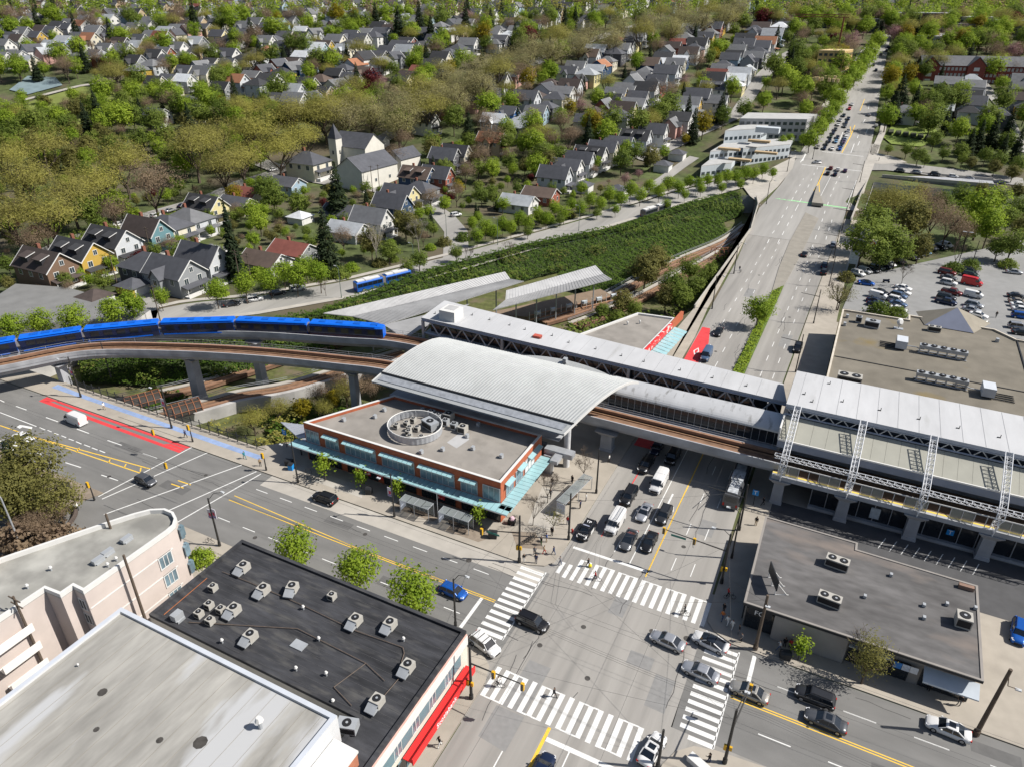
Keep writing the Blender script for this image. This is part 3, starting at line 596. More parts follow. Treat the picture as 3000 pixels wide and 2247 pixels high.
bs = empty('blade_sign', (0,0,0), 0, 'tall grey blue blade sign on the wall of the black roofed building', 'sign'); MB().box(-31.6,-30.3,34.6,34.9,1.6,5.6).build('board', tealw, bs); MB().box(-31.5,-30.4,34.55,34.6,2.6,5.5).build('face', mat('sign_grey',(0.40,0.46,0.48),.5,.15,2), bs); MB().box(-31.5,-30.4,34.54,34.6,1.8,2.5).build('blue_panel', mat('sign_blue',(0.06,0.25,0.5),.5), bs)
oc = MB().box(-31.7,-30.6,29.2,31.6,2.5,2.7); oc.box(-31.7,-29.9,29.2,31.6,2.72,2.8); oc.build('orange_awning', mat('orange_awning',(0.8,0.16,0.03),.6), None, label='small orange awning at the bottom of the sidewalk wall', cat='awning')
put(HV2,'rooftop_unit',[(-63.7,47.8),(-59.2,41.7),(-58.4,45.9),(-55.3,47.8,.3),(-54.3,39.5),(-44.7,47.1),(-40.6,48.5),(-35.2,44.3),(-35.6,39)],7.75,'large beige fan unit with intake hood on black roof','rooftop unit','big units on the black roof')
put(HV1,'rooftop_unit',[(-64.5,43.3),(-62.6,40.9),(-62.6,39.3),(-60.7,41),(-60.5,39.1),(-49.9,49)],7.75,'small square beige fan unit on black roof','rooftop unit','small units on the black roof',0,1.0)
HVL.place('rooftop_unit',(-36.6,35.2,7.75),.3,.9,'plain grey metal box near the white roof corner','rooftop unit')
GOO.place('roof_vent',(-64.5,37.8,7.75),0,1.8,'boxy vent with round cap at left corner of black roof','roof vent')
put(VENT,'roof_vent',[(-58.7,45.9),(-52,46),(-47,43),(-43,39.5),(-40,37),(-38,47.5),(-46.5,38.5),(-57,37.6)],7.75,'small pipe vent on the black roof','roof vent','pipe vents on the black roof')
pipem = mat('rusty_pipe', (0.13,0.10,0.08), .7, .2, 2)
pp = empty('gas_pipe', (0,0,0), 0, 'thin gas pipe run crossing the black roof between the units', 'pipe')
for L in ([(-66,46.2),(-61,46.4),(-52.5,46.4),(-44,46.1),(-37.5,46.6),(-36.9,46.0),(-36.4,44.6)],[(-63,38),(-50.5,43.2),(-40,42.8),(-36.7,41.8)],[(-40,42.8),(-41.2,38.6),(-38,37.6)],[(-35.4,43.4),(-35.6,40)]): MB().path([(x,y,7.9) for x, y in L], .05).build('pipe_run', pipem, pp)
MB().box(-49.6,-47.8,40.8,42,7.75,7.88).build('roof_hatch', unitg, None, label='flat brown hatch in the middle of black roof', cat='roof hatch')
rst = MB().path([(-67,44.5,7.8),(-66.8,37.5,7.8)],.06).build('pipe', mat('orange_rust',(0.28,0.10,0.04),.8,.2), None, label='rusty pipe along the left edge of black roof', cat='pipe')
# ---------------- white stained roof building, foreground left corner
stain = mat('stained_white_roof', (0.32,0.31,0.285), .9, .13, .9, var2=.2, sc2=.18, stretch=(1.5,.4,1), c2=(0.43,0.435,0.44), thr=(.52,.60,.14))
wb = empty('pale_roofed_building', (0,0,0), 0, 'big building with stained pale roof in the lower left corner', 'building')
WP = [(-68.0,33.7),(-36.2,33.7),(-36.2,-30),(-68,-30)]
siding = mat('grey_siding', (0.55,0.56,0.57), .8, .05, 1)
MB().prism(WP, .13, 11.6).build('wall', siding, wb); MB().prism([(-67.5,33.2),(-36.7,33.2),(-36.7,-30),(-67.5,-30)], 11.62, 11.75).build('roof', stain, wb)
for i in range(16): MB().box(-67+i*1.95,-66.97+i*1.95,-30,33.1,11.752,11.772).build('roof_seam', mat('seam_dark',(.25,.235,.20),.9,.1), wb)
for (x, y, r_) in ((-59.8,25.1,.5),(-50,24,.35),(-46.3,25.6,.7),(-56.5,22,.3)): MB().tube((x,y,11.752),(x,y,11.76),r_,n=9).build('tar_spot', mat('tar',(.06,.055,.05),.8,.3,2), wb)
parapet(wb, WP, 11.6, 12.0, .5, siding, mat('pale_coping',(0.50,0.53,0.58),.6,.05))
VENT.place('roof_vent',(-42.2,29.4,11.75),0,(2,2,2.2),'conical metal flue on the stained pale roof','roof vent'); VENT.place('roof_vent',(-65,26.1,11.75),0,.6,'thin bent pipe at left of the stained pale roof','roof vent')
st = MB().box(-36.1,-33.2,18,32.6,.13,9.6).build('lower_wing', mat('orange_brick',(0.42,0.17,0.10),.85,.12,2), wb); MB().box(-36.1,-33.1,17,32.7,9.6,9.9).box(-35.6,-33.6,20,31.9,9.92,9.96).build('wing_roof', whitep, st)
# ---------------- pink apartment block
pinkm = mat('pink_stucco', (0.55,0.48,0.44), .85, .05, .5, var2=.06, sc2=.15)
pk = empty('pink_apartment_block', (0,0,0), 0, 'pink apartment block with rounded corner and white cornice', 'building')
arc = [(-73.1,44.9),(-73.3,46.2),(-74.2,47.3),(-75.6,48.0),(-77.3,48.0),(-79,47.0),(-80.2,45.4)]
PP = [(-73.1,32.8)]+arc+[(-81.6,43.0),(-87.2,32.5),(-95,17),(-95,5),(-78,5),(-77.6,31.0),(-75.0,31.2),(-75,32.8)]
MB().prism(PP, .13, 12.5).build('wall', pinkm, pk)
proof = mat('grey_flat_roof', (0.30,0.295,0.27), .9, .12, .3, var2=.25, sc2=.15, c2=(0.20,0.195,0.18), thr=(.5,.7,.2))
MB().prism([(p[0]+(0 if p[0]>-76 else .02), p[1]-.02) for p in PP], 12.51, 12.56).build('roof', proof, pk)
parapet(pk, PP, 12.56, 13.1, .35, whitep, whitep)
for z in (1.2,4.3,7.4):
    pane(pk, 'window', 'x', 42.6, 44.4, z+.9, z+2.7, -73.1, glassb, .06, whitep, 2, .14)
for z in (3.9,7.0,10.1): MB().box(-73.1,-73.02,32.9,44.9,z,z+.14).build('belt_course', whitep, pk)
for z in (4.2,7.3,10.4):
    for t in (0.35,0.75):
        a = Vector(arc[1]).lerp(Vector(arc[2]), t); MB().box(a.x-.1,a.x+.5,a.y-.05,a.y+.5,z,z+1.6).build('bay_window', glassb, pk)
bal = mat('balcony_white', (0.78,0.76,0.72), .7, .04)
for j in range(4):          # balcony side facing the alley (near wall)
    z = 1.0+j*2.9
    for i in range(4):
        y = 28-i*6.2
        o = MB().box(-77.9,-77.75,y-4.2,y,z,z+2.3).build('balcony_opening', glassd, pk); MB().box(-77.8,-76.6,y-4.3,y+.1,z-.2,z+.0).build('balcony_slab', bal, o); MB().box(-76.75,-76.6,y-4.3,y+.1,z,z+.9).build('balcony_front', bal, o)
for z in (4.6,7.6,10): pane(pk, 'window', 'y', -74.6, -73.6, z-.2, z+1.3, 32.8, glass, -.06, whitep, 1)
MB().prism([(-91,27),(-88,31.5),(-85.8,30.3),(-88.8,26)],12.6,14.2).build('stair_head', pinkm, pk)
put(GOO,'roof_vent',[(-76.8,41.6),(-76.5,37.3),(-76.7,38.8)],12.56,'long low skylight box on the pink block roof','skylight','skylights on the pink block',0,(1.4,2,1))
put(VENT,'roof_vent',[(-80.4,33.6),(-80,30.4),(-74.7,38.4),(-74.7,37.2)],12.56,'white pipe vent on the pink block roof','roof vent','vents on the pink block')
# ---------------- grey roofed corner building
gr = empty('grey_roofed_building', (0,0,0), 0, 'single storey shop building with grey flat roof at right corner of crossing', 'building')
GP = [(-3.2,74.8),(24.2,74.8),(24.6,92.2),(9.5,92.6),(9.5,94.2),(-3.6,94.4)]
groof = mat('grey_torch_roof', (0.118,0.114,0.113), .9, .2, .8, var2=.22, sc2=.16, stretch=(.5,1.2,1), c2=(0.20,0.17,0.15), thr=(.55,.7,.15))
gwall = mat('grey_block_wall', (0.27,0.25,0.23), .85, .08, .5)
MB().prism([(-2.9,75.9),(23.8,75.9),(24.2,92),(9.2,92.3),(9.2,93.9),(-3.2,94.1)], .13, 4.8).build('wall', gwall, gr)
MB().prism(GP, 4.8, 5.15).build('roof', [darkst, groof], gr).data.polygons[len(GP)].material_index = 1
parapet(gr, GP, 5.15, 5.27, .3, gwall, None)
for a, b in ((10.2,13.4),(13.8,17.0),(18.5,21),(21.2,23.6)): pane(gr,'shop_window','y',a,b,.4,3.0,75.9,glassd,-.06,darkst,1)
pane(gr,'shop_window','y',-2.6,.8,.4,3.6,75.9,glassd,-.06,darkst,1); pane(gr,'shop_window','x',77,82,.5,3.4,-3.0,glassd,-.1,darkst,3); pane(gr,'shop_window','x',84,92,.5,3.4,-3.1,glassd,-.1,darkst,4)
MB().box(.9,9.8,75.2,75.89,.2,4.4).build('blank_wall', mat('pale_block',(0.33,0.31,0.29),.85,.08,.4), gr)
MB().box(10,15,75.2,75.8,3.3,3.42).build('awning', mat('pale_awning',(0.50,0.55,0.60),.6,.08), gr)
aw = MB().face([(18.4,74.0,2.9),(24.3,74.0,2.9),(24.3,75.85,3.7),(18.4,75.85,3.7)]).box(18.4,24.3,73.98,74.1,2.7,2.9).build('awning', mat('pale_awning',(0.50,0.55,0.60)), gr)
MB().box(-2.4,.6,75.5,75.75,3.0,4.2).build('wall_sign', darkst, gr); tw = empty('painted_logo'); 
text('FG', Matrix.Translation((-1.0,75.45,3.5)) @ MY, 1.1, white_l, gr)
bpy.data.objects.remove(tw)
pane(gr,'poster','y',15.2,16.1,2.4,3.4,75.3,mat('poster_blue',(0.04,0.20,0.55),.5,.2,3),-.05); pane(gr,'poster','y',16.15,17.0,2.4,3.4,75.3,mat('poster_pale',(0.5,0.55,0.65),.5,.25,3),-.05); pane(gr,'poster','y',17.05,17.9,2.4,3.4,75.3,mat('poster_white',(0.65,0.68,0.72),.5,.1,3),-.05)
HV3.place('rooftop_unit',(7.1,87.6,5.15),-.1,1,'cream unit with two fans at the back of grey roof','rooftop unit'); HV3.place('rooftop_unit',(6.8,79.7,5.15),-.1,.95,'cream unit with one visible fan near the front of grey roof','rooftop unit')
HV4.place('rooftop_unit',(22.3,83.5,5.15),0,1.1,'square cream unit at the right end of grey roof','rooftop unit'); MB().box(22.2,24,90.6,91.2,5.15,5.75).build('roof_curb', mat('rusty_box',(0.26,0.17,0.13),.9), None, label='low brown box at the back right corner of grey roof', cat='roof curb')
put(GOO,'roof_vent',[(18,84.8),(20.7,86.4),(18,82.4),(24,87.3),(14,89),(11,83)],5.15,'little white vent on the grey roof','roof vent','vents on the grey roof',0,.7)
bb = empty('roof_billboard', (0,0,0), 0, 'dark billboard on white braces on the grey roof', 'billboard')
MB().box(-.06,.06,-1.9,1.9,.9,2.7).build('board', darkst, bb)
for y in (-1.6,0,1.6): MB().tube((0,y,0),(0,y,2.6),.06).tube((1.6,y,0),(.05,y,2.0),.06).tube((0,y,.05),(1.8,y,.05),.06).build('brace', whitep, bb)
bb.location = (-.4,79.6,5.15); bb.rotation_euler = (0,0,.42)
# ---------------- supermarket
sf = empty('supermarket', (0,0,0), 0, 'large supermarket with brown flat roof behind the station', 'building')
SPo = [(.2,128),(62,128),(62,182),(37,182.2),(33,186.5),(14.9,186.8),(14.9,183.6),(.2,183.4)]
sroof = mat('brown_gravel_roof', (0.175,0.158,0.128), .95, .12, .3, var2=.16, sc2=.08, c2=(0.20,0.15,0.06), thr=(.62,.75,.1))
MB().prism(SPo, .13, 6.6).build('wall', mat('tan_wall',(0.45,0.39,0.30),.85,.06), sf); MB().prism(SPo, 6.6, 6.75).build('roof', sroof, sf); parapet(sf, SPo, 6.75, 7.1, .4, mat('tan_wall',(0.45,0.39,0.30)), mat('tan_coping',(0.55,0.50,0.42),.8))
slate = mat('blue_grey_slope', (0.20,0.22,0.29), .8, .08, .5)
pyb = MB(); A_, B_, C_, D_, E_ = (18.4,182.4,6.9),(28.6,182.2,6.9),(24.4,186.6,10.9),(32.5,190.5,6.9),(16.5,190.5,6.9)
pyb.face([A_,B_,C_]); pyb.face([B_,D_,C_],1); pyb.face([E_,A_,C_],1); pyb.face([D_,E_,C_],1)
pyb.build('entrance_pyramid', [slate, mat('tan_slope',(0.26,0.235,0.19),.85,.08,.5)], sf)
MB().box(20,60,154.8,155.0,6.76,6.9).box(.8,20,154.8,155,6.76,6.9).box(37,37.25,128,182,6.76,6.95).build('roof_joint', darkst, sf)
def condenser(x, y, lab):
    e = empty('condenser_bank', (x,y,6.75), 0, lab, 'condenser'); b = MB(); MB().box(-4.6,4.6,-.7,.7,1.2,1.95).build('coil_box', unitg, e)
    for i in range(5): c = -3.7+i*1.85; MB().tube((c,0,1.95),(c,0,2.15),.6,n=12).build('fan', fanm, e); MB().tube((c,0,2.15),(c,0,2.22),.22,n=8).build('fan_hub', unitg, e)
    for i in range(6): c = -4.4+i*1.76; MB().box(c-.1,c+.1,-.6,.6,0,1.2).build('leg', steel, e)
    MB().box(-4.7,4.7,-.75,-.55,.1,.22).box(-4.7,4.7,.55,.75,.1,.22).build('skid', steel, e)
condenser(21.6,165.6,'long five fan condenser bank nearer the entrance pyramid'); condenser(21,151,'long five fan condenser bank nearer the station roof')
def skid(x, y, lab):
    e = empty('compressor_skid', (x,y,6.75), 0, lab, 'compressor'); MB().box(-1.1,1.1,-1.7,1.7,.4,2.2).build('housing', mat('pale_housing',(0.55,0.58,0.62),.5,.05), e)
    for k in range(4): MB().box(-4.2 if x < 20 else -.8, .8 if x < 20 else 4.6, -1.5+k*.9, -1.38+k*.9, .1, .3).build('rail', darkst, e)
    MB().path([(1.1,0,.8),(3,0,.8),(3.4,-.4,.8),(4.6,-.4,.8)] if x < 20 else [(-1.1,0,.8),(-3,0,.8),(-3.4,.4,.8),(-6,.4,.8)], .12).build('pipe', unitg, e)
skid(13.5,166.2,'pale compressor box left of the far condenser bank'); skid(29,150.2,'pale compressor box right of the near condenser bank')
HVL.place('rooftop_unit',(7.2,175.6,6.75),-.1,1.3,'grey open topped unit at left of supermarket roof','rooftop unit'); HVG.place('rooftop_unit',(4.2,177.2,6.75),0,1.2,'dark grey duct unit at the left rear of supermarket roof','rooftop unit'); HV3.place('rooftop_unit',(20.3,179.6,6.75),0,.9,'cream unit in front of the entrance pyramid','rooftop unit')
put(GOO,'roof_vent',[(1.4,173.6),(1.6,179),(33,179.6)],6.75,'white hooded vent at the edge of supermarket roof','roof vent','edge vents on the supermarket',0,1.2)
HV3.place('rooftop_unit',(4.4,142.8,6.75),0,1.5,'cream four fan unit half hidden by white station roof','rooftop unit')
dsh = empty('satellite_dish', (12.9,177.4,6.75), 0, 'round satellite dish on a frame on the supermarket roof', 'dish'); MB().box(-1,1,-.6,.6,0,.15).build('base', unitg, dsh); MB().tube((0,0,.1),(0,0,1.6),.1).build('mast', unitg, dsh); MB().tube((0,0,1.7),(.25,-.3,1.85),.9,.5,n=14).build('reflector', whitep, dsh)
MB().tube((34.5,139.5,6.8),(34.5,139.5,7.2),1.7,n=20).build('roof_drain_cover', darkst, None, label='dark round cover on the supermarket roof near station', cat='roof cover')
# ---------------- low shop behind the station, teal awnings
lb = empty('low_shop_building', (0,0,0), 0, 'low flat roofed shop with red and white sign band behind the long station roof', 'building')
LP = [(-56.3,139),(-38.2,137),(-36.4,163.6),(-45.8,162.5)]
MB().prism(LP, .13, 4.6).build('wall', stucco, lb); MB().prism([(-55.5,139.4),(-38.8,137.5),(-37,163),(-45.6,162)], 4.6, 4.75).build('roof', gravel, lb); parapet(lb, LP, 4.6, 5.2, .5, whitep, None)
MB().prism([(-38.0,138),(-37.4,138),(-35.9,159),(-36.5,159)], 4.2, 5.6).build('sign_band', redsign, lb); MB().prism([(-36.5,159.1),(-35.9,159.1),(-35.4,167.5),(-36.1,167.5)], 3.6, 5.6).build('brick_band', brick, lb)
for i in range(13):
    y = 139+i*1.7; x = -37.4+(y-138)*.0714; MB().face([(x,y,3.9),(x,y+1.55,3.9),(x+3.3,y+1.55,3.3),(x+3.3,y,3.3)][::-1]).build('awning_panel', teal, lb)
VENT.place('roof_vent',(-46,155,4.75),0,1.3,'bent pipe on the low shop roof beside the coping','roof vent'); VENT.place('roof_vent',(-43.5,157,4.75),0,1.3,'bent pipe in the middle of the low shop roof','roof vent')
# ---------------- elevated guideways
gwc = mat('guideway_concrete', (0.36,0.37,0.39), .85, .12, .4, var2=.12, sc2=.2); rust = mat('rusty_track_bed', (0.19,0.115,0.075), .9, .2, .6, var2=.2, sc2=.3); rail = mat('rail_steel', (0.42,0.26,0.16), .5, .2, 1.5, metal=.3)
coverb = mat('brown_cover_board', (0.27,0.155,0.10), .8, .15, 1)
def offs(L, d):
    o = []
    for i in range(len(L)):
        t = (L[min(i+1,len(L)-1)]-L[max(i-1,0)]).normalized(); o.append(L[i]+Vector((-t.y,t.x))*d)
    return o
def smooth(P, n):
    P = [Vector(p) for p in P]; out = []
    for i in range(len(P)-1):
        p0, p1, p2, p3 = P[max(i-1,0)], P[i], P[i+1], P[min(i+2,len(P)-1)]
        for k in range(n):
            t = k/n; out.append(.5*((2*p1)+(p2-p0)*t+(2*p0-5*p1+4*p2-p3)*t*t+(3*p1-p0-3*p2+p3)*t**3))
    return out+[P[-1]]
def strip(L, d0, d1, z0, z1, name, m, root):
    A, B = offs(L, d0), offs(L, d1); rings = [[(a.x,a.y,z0),(b.x,b.y,z0),(b.x,b.y,z1),(a.x,a.y,z1)] for a, b in zip(A, B)]
    return MB().loft(rings).build(name, m, root)
def guideway(pts, lab, nm='guideway'):
    g_ = empty(nm, (0,0,0), 0, lab, 'guideway'); L = smooth(pts, 8)
    d = strip(L,-2.0,2.0,5.9,6.5,'deck',gwc,g_); 
    A = offs(L,0); rings = []
    for i, p in enumerate(L):
        t = (L[min(i+1,len(L)-1)]-L[max(i-1,0)]).normalized(); n_ = Vector((-t.y,t.x)); q = lambda o, z: (p.x+n_.x*o, p.y+n_.y*o, z)
        rings.append([q(-.8,4.7),q(.8,4.7),q(1.4,5.9),q(-1.4,5.9)])
    MB().loft(rings).build('girder', gwc, g_)
    strip(L,-2.05,-1.8,6.5,7.35,'parapet',gwc,g_); strip(L,1.8,2.05,6.5,7.35,'parapet',gwc,g_)
    strip(L,-1.79,1.79,6.5,6.6,'track_bed',rust,g_)
    for o in (-.72,.72): strip(L,o-.09,o+.09,6.6,6.82,'rail',rail,g_)
    strip(L,-1.75,-1.15,6.95,7.1,'power_rail_cover',coverb,g_); strip(L,1.15,1.7,6.9,7.45,'cable_cover',coverb,g_)
    H = offs(L, 2.0)[::2]
    hr = MB()
    for z in (7.75,8.2): hr.path([(p.x,p.y,z) for p in H], .035, 4)
    ho = hr.build('handrail', steel, g_)
    for p in H[::2]: MB().tube((p.x,p.y,7.3),(p.x,p.y,8.25),.045,n=4).build('handrail_post', steel, ho)
    return g_
NG = [(-165,56),(-155.2,71),(-146,84),(-129.3,92.6),(-111,99.4),(-91.9,104.6),(-81.4,106.8),(-60,108.2),(-36,108.6),(-3,108.6)]
FG = [(-172,58),(-161.5,74.6),(-152,88),(-137.6,99.4),(-120,108.4),(-100.3,115.0),(-91.8,118.0),(-84,119.2),(-76,119.3),(-60,118.4),(-30,118),(-3,118)]
guideway(NG, 'near curved elevated guideway with rusty empty track crossing the main road'); guideway(FG, 'far curved elevated guideway carrying the blue train')
def pier(x, y, z0, z1, w, d, lab, cap=True):
    e = empty('guideway_pier', (x,y,0), 0, lab, 'pier'); MB().loft([[(-w/2,-d/2,z0),(w/2,-d/2,z0),(w/2,d/2,z0),(-w/2,d/2,z0)],[(-w/2*.9,-d/2*.9,z1-1),(w/2*.9,-d/2*.9,z1-1),(w/2*.9,d/2*.9,z1-1),(-w/2*.9,d/2*.9,z1-1)]]).build('shaft', gwc, e)
    if cap: MB().loft([[(-w/2*.9,-d/2*.9,z1-1),(w/2*.9,-d/2*.9,z1-1),(w/2*.9,d/2*.9,z1-1),(-w/2*.9,d/2*.9,z1-1)],[(-w*.95,-d*.85,z1),(w*.95,-d*.85,z1),(w*.95,d*.85,z1),(-w*.95,d*.85,z1)]]).build('cap', gwc, e)
    MB().box(-w/2-.1,w/2+.1,-d/2-.1,d/2+.1,z0,z0+.5 if z0 > -1 else z0+1.6).build('base', whitep if z0 < -1 else gwc, e)
pier(-127.6,94.8,-7.2,4.4,2.6,2.0,'tall concrete pier standing on the floor of the cut'); pier(-91,105.5,-7.2,4.4,1.7,1.5,'concrete pier among bushes left of the arched roof')
pier(-34,108.3,.13,4.4,2.3,2.0,'concrete pier on the left sidewalk under the near guideway'); pier(-150.5,79.5,-7.2,4.4,2,1.8,'shaded concrete pier beside the cross street under guideway'); pier(-121,107.6,-7.2,4.4,2,1.8,'concrete pier under the train in the cut')
# ---------------- train
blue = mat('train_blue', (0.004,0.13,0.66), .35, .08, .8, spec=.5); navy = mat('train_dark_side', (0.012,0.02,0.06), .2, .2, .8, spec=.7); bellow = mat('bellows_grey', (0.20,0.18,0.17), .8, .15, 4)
tr = empty('blue_train', (0,0,0), 0, 'bright blue metro train rounding the far elevated guideway', 'train')
ends = [(-166,66.6),(-158.6,77.0),(-150.6,86.8),(-138.6,97.4),(-124.2,106.2),(-108.0,112.6),(-91.4,118.2)]
for i in range(len(ends)-1):
    a, b = Vector(ends[i]), Vector(ends[i+1]); t = (b-a).normalized(); last = i == len(ends)-2
    a2 = a+t*.4; b2 = b-t*(.4 if not last else 0); L = (b2-a2).length; c = (a2+b2)/2
    M = Matrix.Translation((c.x,c.y,-.45)) @ Matrix.Rotation(math.atan2(t.y,t.x),4,'Z')
    def ring(x, s=1.0, dz=0): return [(x,-1.25*s,7.3+dz),(x,1.25*s,7.3+dz),(x,1.33*s,8.4),(x,1.25*s,9.9),(x,.9*s,10.35-dz*.3),(x,-.9*s,10.35-dz*.3),(x,-1.25*s,9.9),(x,-1.33*s,8.4)]
    rings = [ring(-L/2),ring(L/2-(1.4 if last else 0))]+([ring(L/2-.5,.93,.15),ring(L/2,.8,.4)] if last else [])
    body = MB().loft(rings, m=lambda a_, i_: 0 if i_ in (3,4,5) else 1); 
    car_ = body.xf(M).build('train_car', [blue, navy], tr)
    MB().loft([[(x,-1.3,10.3),(x,1.3,10.3),(x,1.0,10.5),(x,-1.0,10.5)] for x in (-L/2+.1,L/2-(1.6 if last else .1))]).xf(M).build('roof_panel', blue, car_)
    MB().box(-L/2+.1,L/2-(1.3 if last else .1),-1.31,1.31,9.82,9.98).xf(M).build('cornice', blue, car_)
    for k in range(4):
        x = -L/2+2+k*(L-5)/3; MB().box(x,x+1.6,-.55,.55,10.5,10.6).xf(M).build('roof_pod', mat('train_blue_dull',(.006,.10,.46),.5,.1), car_)
    for s in (-1,1):
        MB().box(-L/2+.3,L/2-1.5,min(s*1.33,s*1.37),max(s*1.33,s*1.37),7.35,7.6).xf(M).build('lower_stripe', blue, car_)
        for k in range(5):
            x = -L/2+1.2+k*(L-3.4)/4.4; MB().box(x,x+1.7,min(s*1.30,s*1.36),max(s*1.30,s*1.36),8.5,9.6).xf(M).build('window', glassd, car_)
    if not last:
        t2 = (Vector(ends[i+2])-b).normalized() if i+2 < len(ends) else t; MB().tube((b.x-t.x*.6,b.y-t.y*.6,8.35),(b.x+t2.x*.6,b.y+t2.y*.6,8.35),1.3,n=8).build('bellows', bellow, tr)
    else: MB().face([(L/2-.35,-.85,8.5),(L/2-.35,.85,8.5),(L/2-.6,.8,9.8),(L/2-.6,-.8,9.8)]).xf(M).build('windscreen', glassb, car_)
# ---------------- arched canopy roof over the near platform
ribm = mat('ribbed_metal_roof', (0.54,0.555,0.55), .5, .04, .5, metal=.15, var2=.05, sc2=.2); dkrib = mat('grey_strip_roof', (0.30,0.32,0.35), .5, .2, 1.2)
ar = empty('arched_station_roof', (0,0,0), 0, 'big arched roof of pale ribbed metal over the station platform', 'roof')
FL, FR, BL, BR = Vector((-76.55,93.86)), Vector((-36.93,93.3)), Vector((-70.4,111.4)), Vector((-30.0,111.1)); skinm = mat('roof_skin_metal', (0.42,0.435,0.435), .5, .05, .5, metal=.15, var2=.06, sc2=.2)
def zprof(t): return 11.0 + 3.94*math.sin(math.pi*.5*min(1,t/.78)) - max(0,t-.78)**2*21
def rp(u, t, dz=0): a = FL.lerp(FR, u); b = BL.lerp(BR, u); p = a.lerp(b, t); return (p.x, p.y, zprof(t)+dz)
NT = 16; b = MB(); nu = 12
for k, dz in ((0,0),(1,-.25)):
    o = len(b.v)
    for i in range(nu+1):
        for j in range(NT+1): b.v.append(rp(i/nu, j/NT, dz))
    for i in range(nu):
        for j in range(NT):
            q = (o+i*(NT+1)+j, o+(i+1)*(NT+1)+j, o+(i+1)*(NT+1)+j+1, o+i*(NT+1)+j+1); b.f.append(q if k == 0 else q[::-1]); b.m.append(0)
b.build('roof_skin', skinm, ar, smooth=True)
rv = MB()
for i in range(67):
    u = (i+.5)/67
    MB().loft([[(p[0]-.13,p[1],p[2]-.02),(p[0]+.13,p[1],p[2]-.02),(p[0]+.08,p[1],p[2]+.17),(p[0]-.08,p[1],p[2]+.17)] for p in [rp(u, .13+.87*j/10) for j in range(11)]]).build('rib', ribm, ar)
for a, c, m_ in ((.02,.98,dkrib),): MB().loft([[rp(u,.035,.05),rp(u,.10,.05),rp(u,.10,.12),rp(u,.035,.12)] for u in (a,.25,.5,.75,c)]).build('skylight_strip', m_, ar)
MB().loft([[rp(u,.118,.02),rp(u,.128,.02),rp(u,.128,.3),rp(u,.118,.3)] for u in (0,.5,1)]).build('gutter', darkst, ar)
for u in (0,1): MB().loft([[(rp(u,j/10)[0]-.1,rp(u,j/10)[1],rp(u,j/10)[2]-.3),(rp(u,j/10)[0]+.1,rp(u,j/10)[1],rp(u,j/10)[2]-.3),(rp(u,j/10)[0]+.1,rp(u,j/10)[1],rp(u,j/10)[2]+.14),(rp(u,j/10)[0]-.1,rp(u,j/10)[1],rp(u,j/10)[2]+.14)] for j in range(11)]).build('edge_trim', whitep, ar)
for x, y, z0, nm in ((-38.7,99.6,.13,0),(-52,101,.13,0),(-66,101.5,.13,0),(-74.5,103,-7,0)): MB().tube((x,y,z0),(x,y,12.4),.6,n=14).build('column', mat('pale_column',(0.55,0.55,0.56),.8,.1,1), ar)
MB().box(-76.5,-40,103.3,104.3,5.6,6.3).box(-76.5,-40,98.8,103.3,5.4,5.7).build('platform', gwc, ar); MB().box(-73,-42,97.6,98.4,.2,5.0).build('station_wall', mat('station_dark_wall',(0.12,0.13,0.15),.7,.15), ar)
MB().box(-41.8,-36.5,96.5,98.2,3.9,4.9).box(-39.6,-38.2,94,96.4,3.9,4.6).box(-41.6,-40.2,95.9,97.4,.13,3.9).build('entrance_canopy', steel, ar)
# small arched roof behind
sa = empty('small_arched_roof', (0,0,0), 0, 'smaller curved ribbed roof tucked between the big arch and the long truss roof', 'roof')
def sr(u, t): 
    x = -58+u*24; hump = math.sin(math.pi*min(1,max(0,u)))**.6; return (x, 113.6+2.2*t*hump, 11.3+1.3*hump*t)
for j in range(9):
    t0, t1 = j/9, (j+1)/9-.012; MB().loft([[sr(u/12,t0),sr(u/12,t1),tuple(Vector(sr(u/12,t1))+Vector((0,0,.1))),tuple(Vector(sr(u/12,t0))+Vector((0,0,.1)))] for u in range(13)]).build('roof_strip', ribm, sa)
GOO.place('roof_vent',(-46,115.2,12.4),0,1.4,'yellow based vent on the smaller curved roof','roof vent',None,{'galvanised':unitm})
# ---------------- long truss roof (passage over the tracks)
whr = mat('white_roof_membrane', (0.47,0.475,0.485), .8, .05, .7, var2=.06, sc2=.15, stretch=(1,.25,1), c2=(0.36,0.36,0.355), thr=(.6,.8,.4))
lr = empty('long_truss_roof', (0,0,0), 0, 'long white tapering roof on a steel truss running across the main road', 'roof')
LR = [(-83.6,121.8),(-5.15,119.6),(-6.7,126.4),(-84.3,132.9)]  # roof and its parts scaled about the camera, then written as plain numbers
MB().prism(LR, 11.5, 12.0).build('roof_slab', [bsteel, whr], lr).data.polygons[4].material_index = 1
for i in range(24):
    x = -80.9+i*3.2; yf = 132.6-(x+84.3)/77.6*6.5; y0 = 121.9-(x+83.6)*.028; MB().prism([(x,y0),(x+.07,y0),(x+.07,yf),(x,yf)], 12.0, 12.03).build('roof_seam', mat('roof_seam_grey',(.38,.385,.395),.8,.05), lr)
def tl(x): return 121.8+(x+83.6)/78.45*(-2.2)+.12
b = MB(); b.tube((-83.4,tl(-83.4),11.3),(-5.2,tl(-5.2),11.3),.2,n=6); b.build('upper_chord', bsteel, lr); b = MB(); b.tube((-83.4,tl(-83.4),8.45),(-5.2,tl(-5.2),8.45),.2,n=6); b.build('lower_chord', bsteel, lr)
n = 19
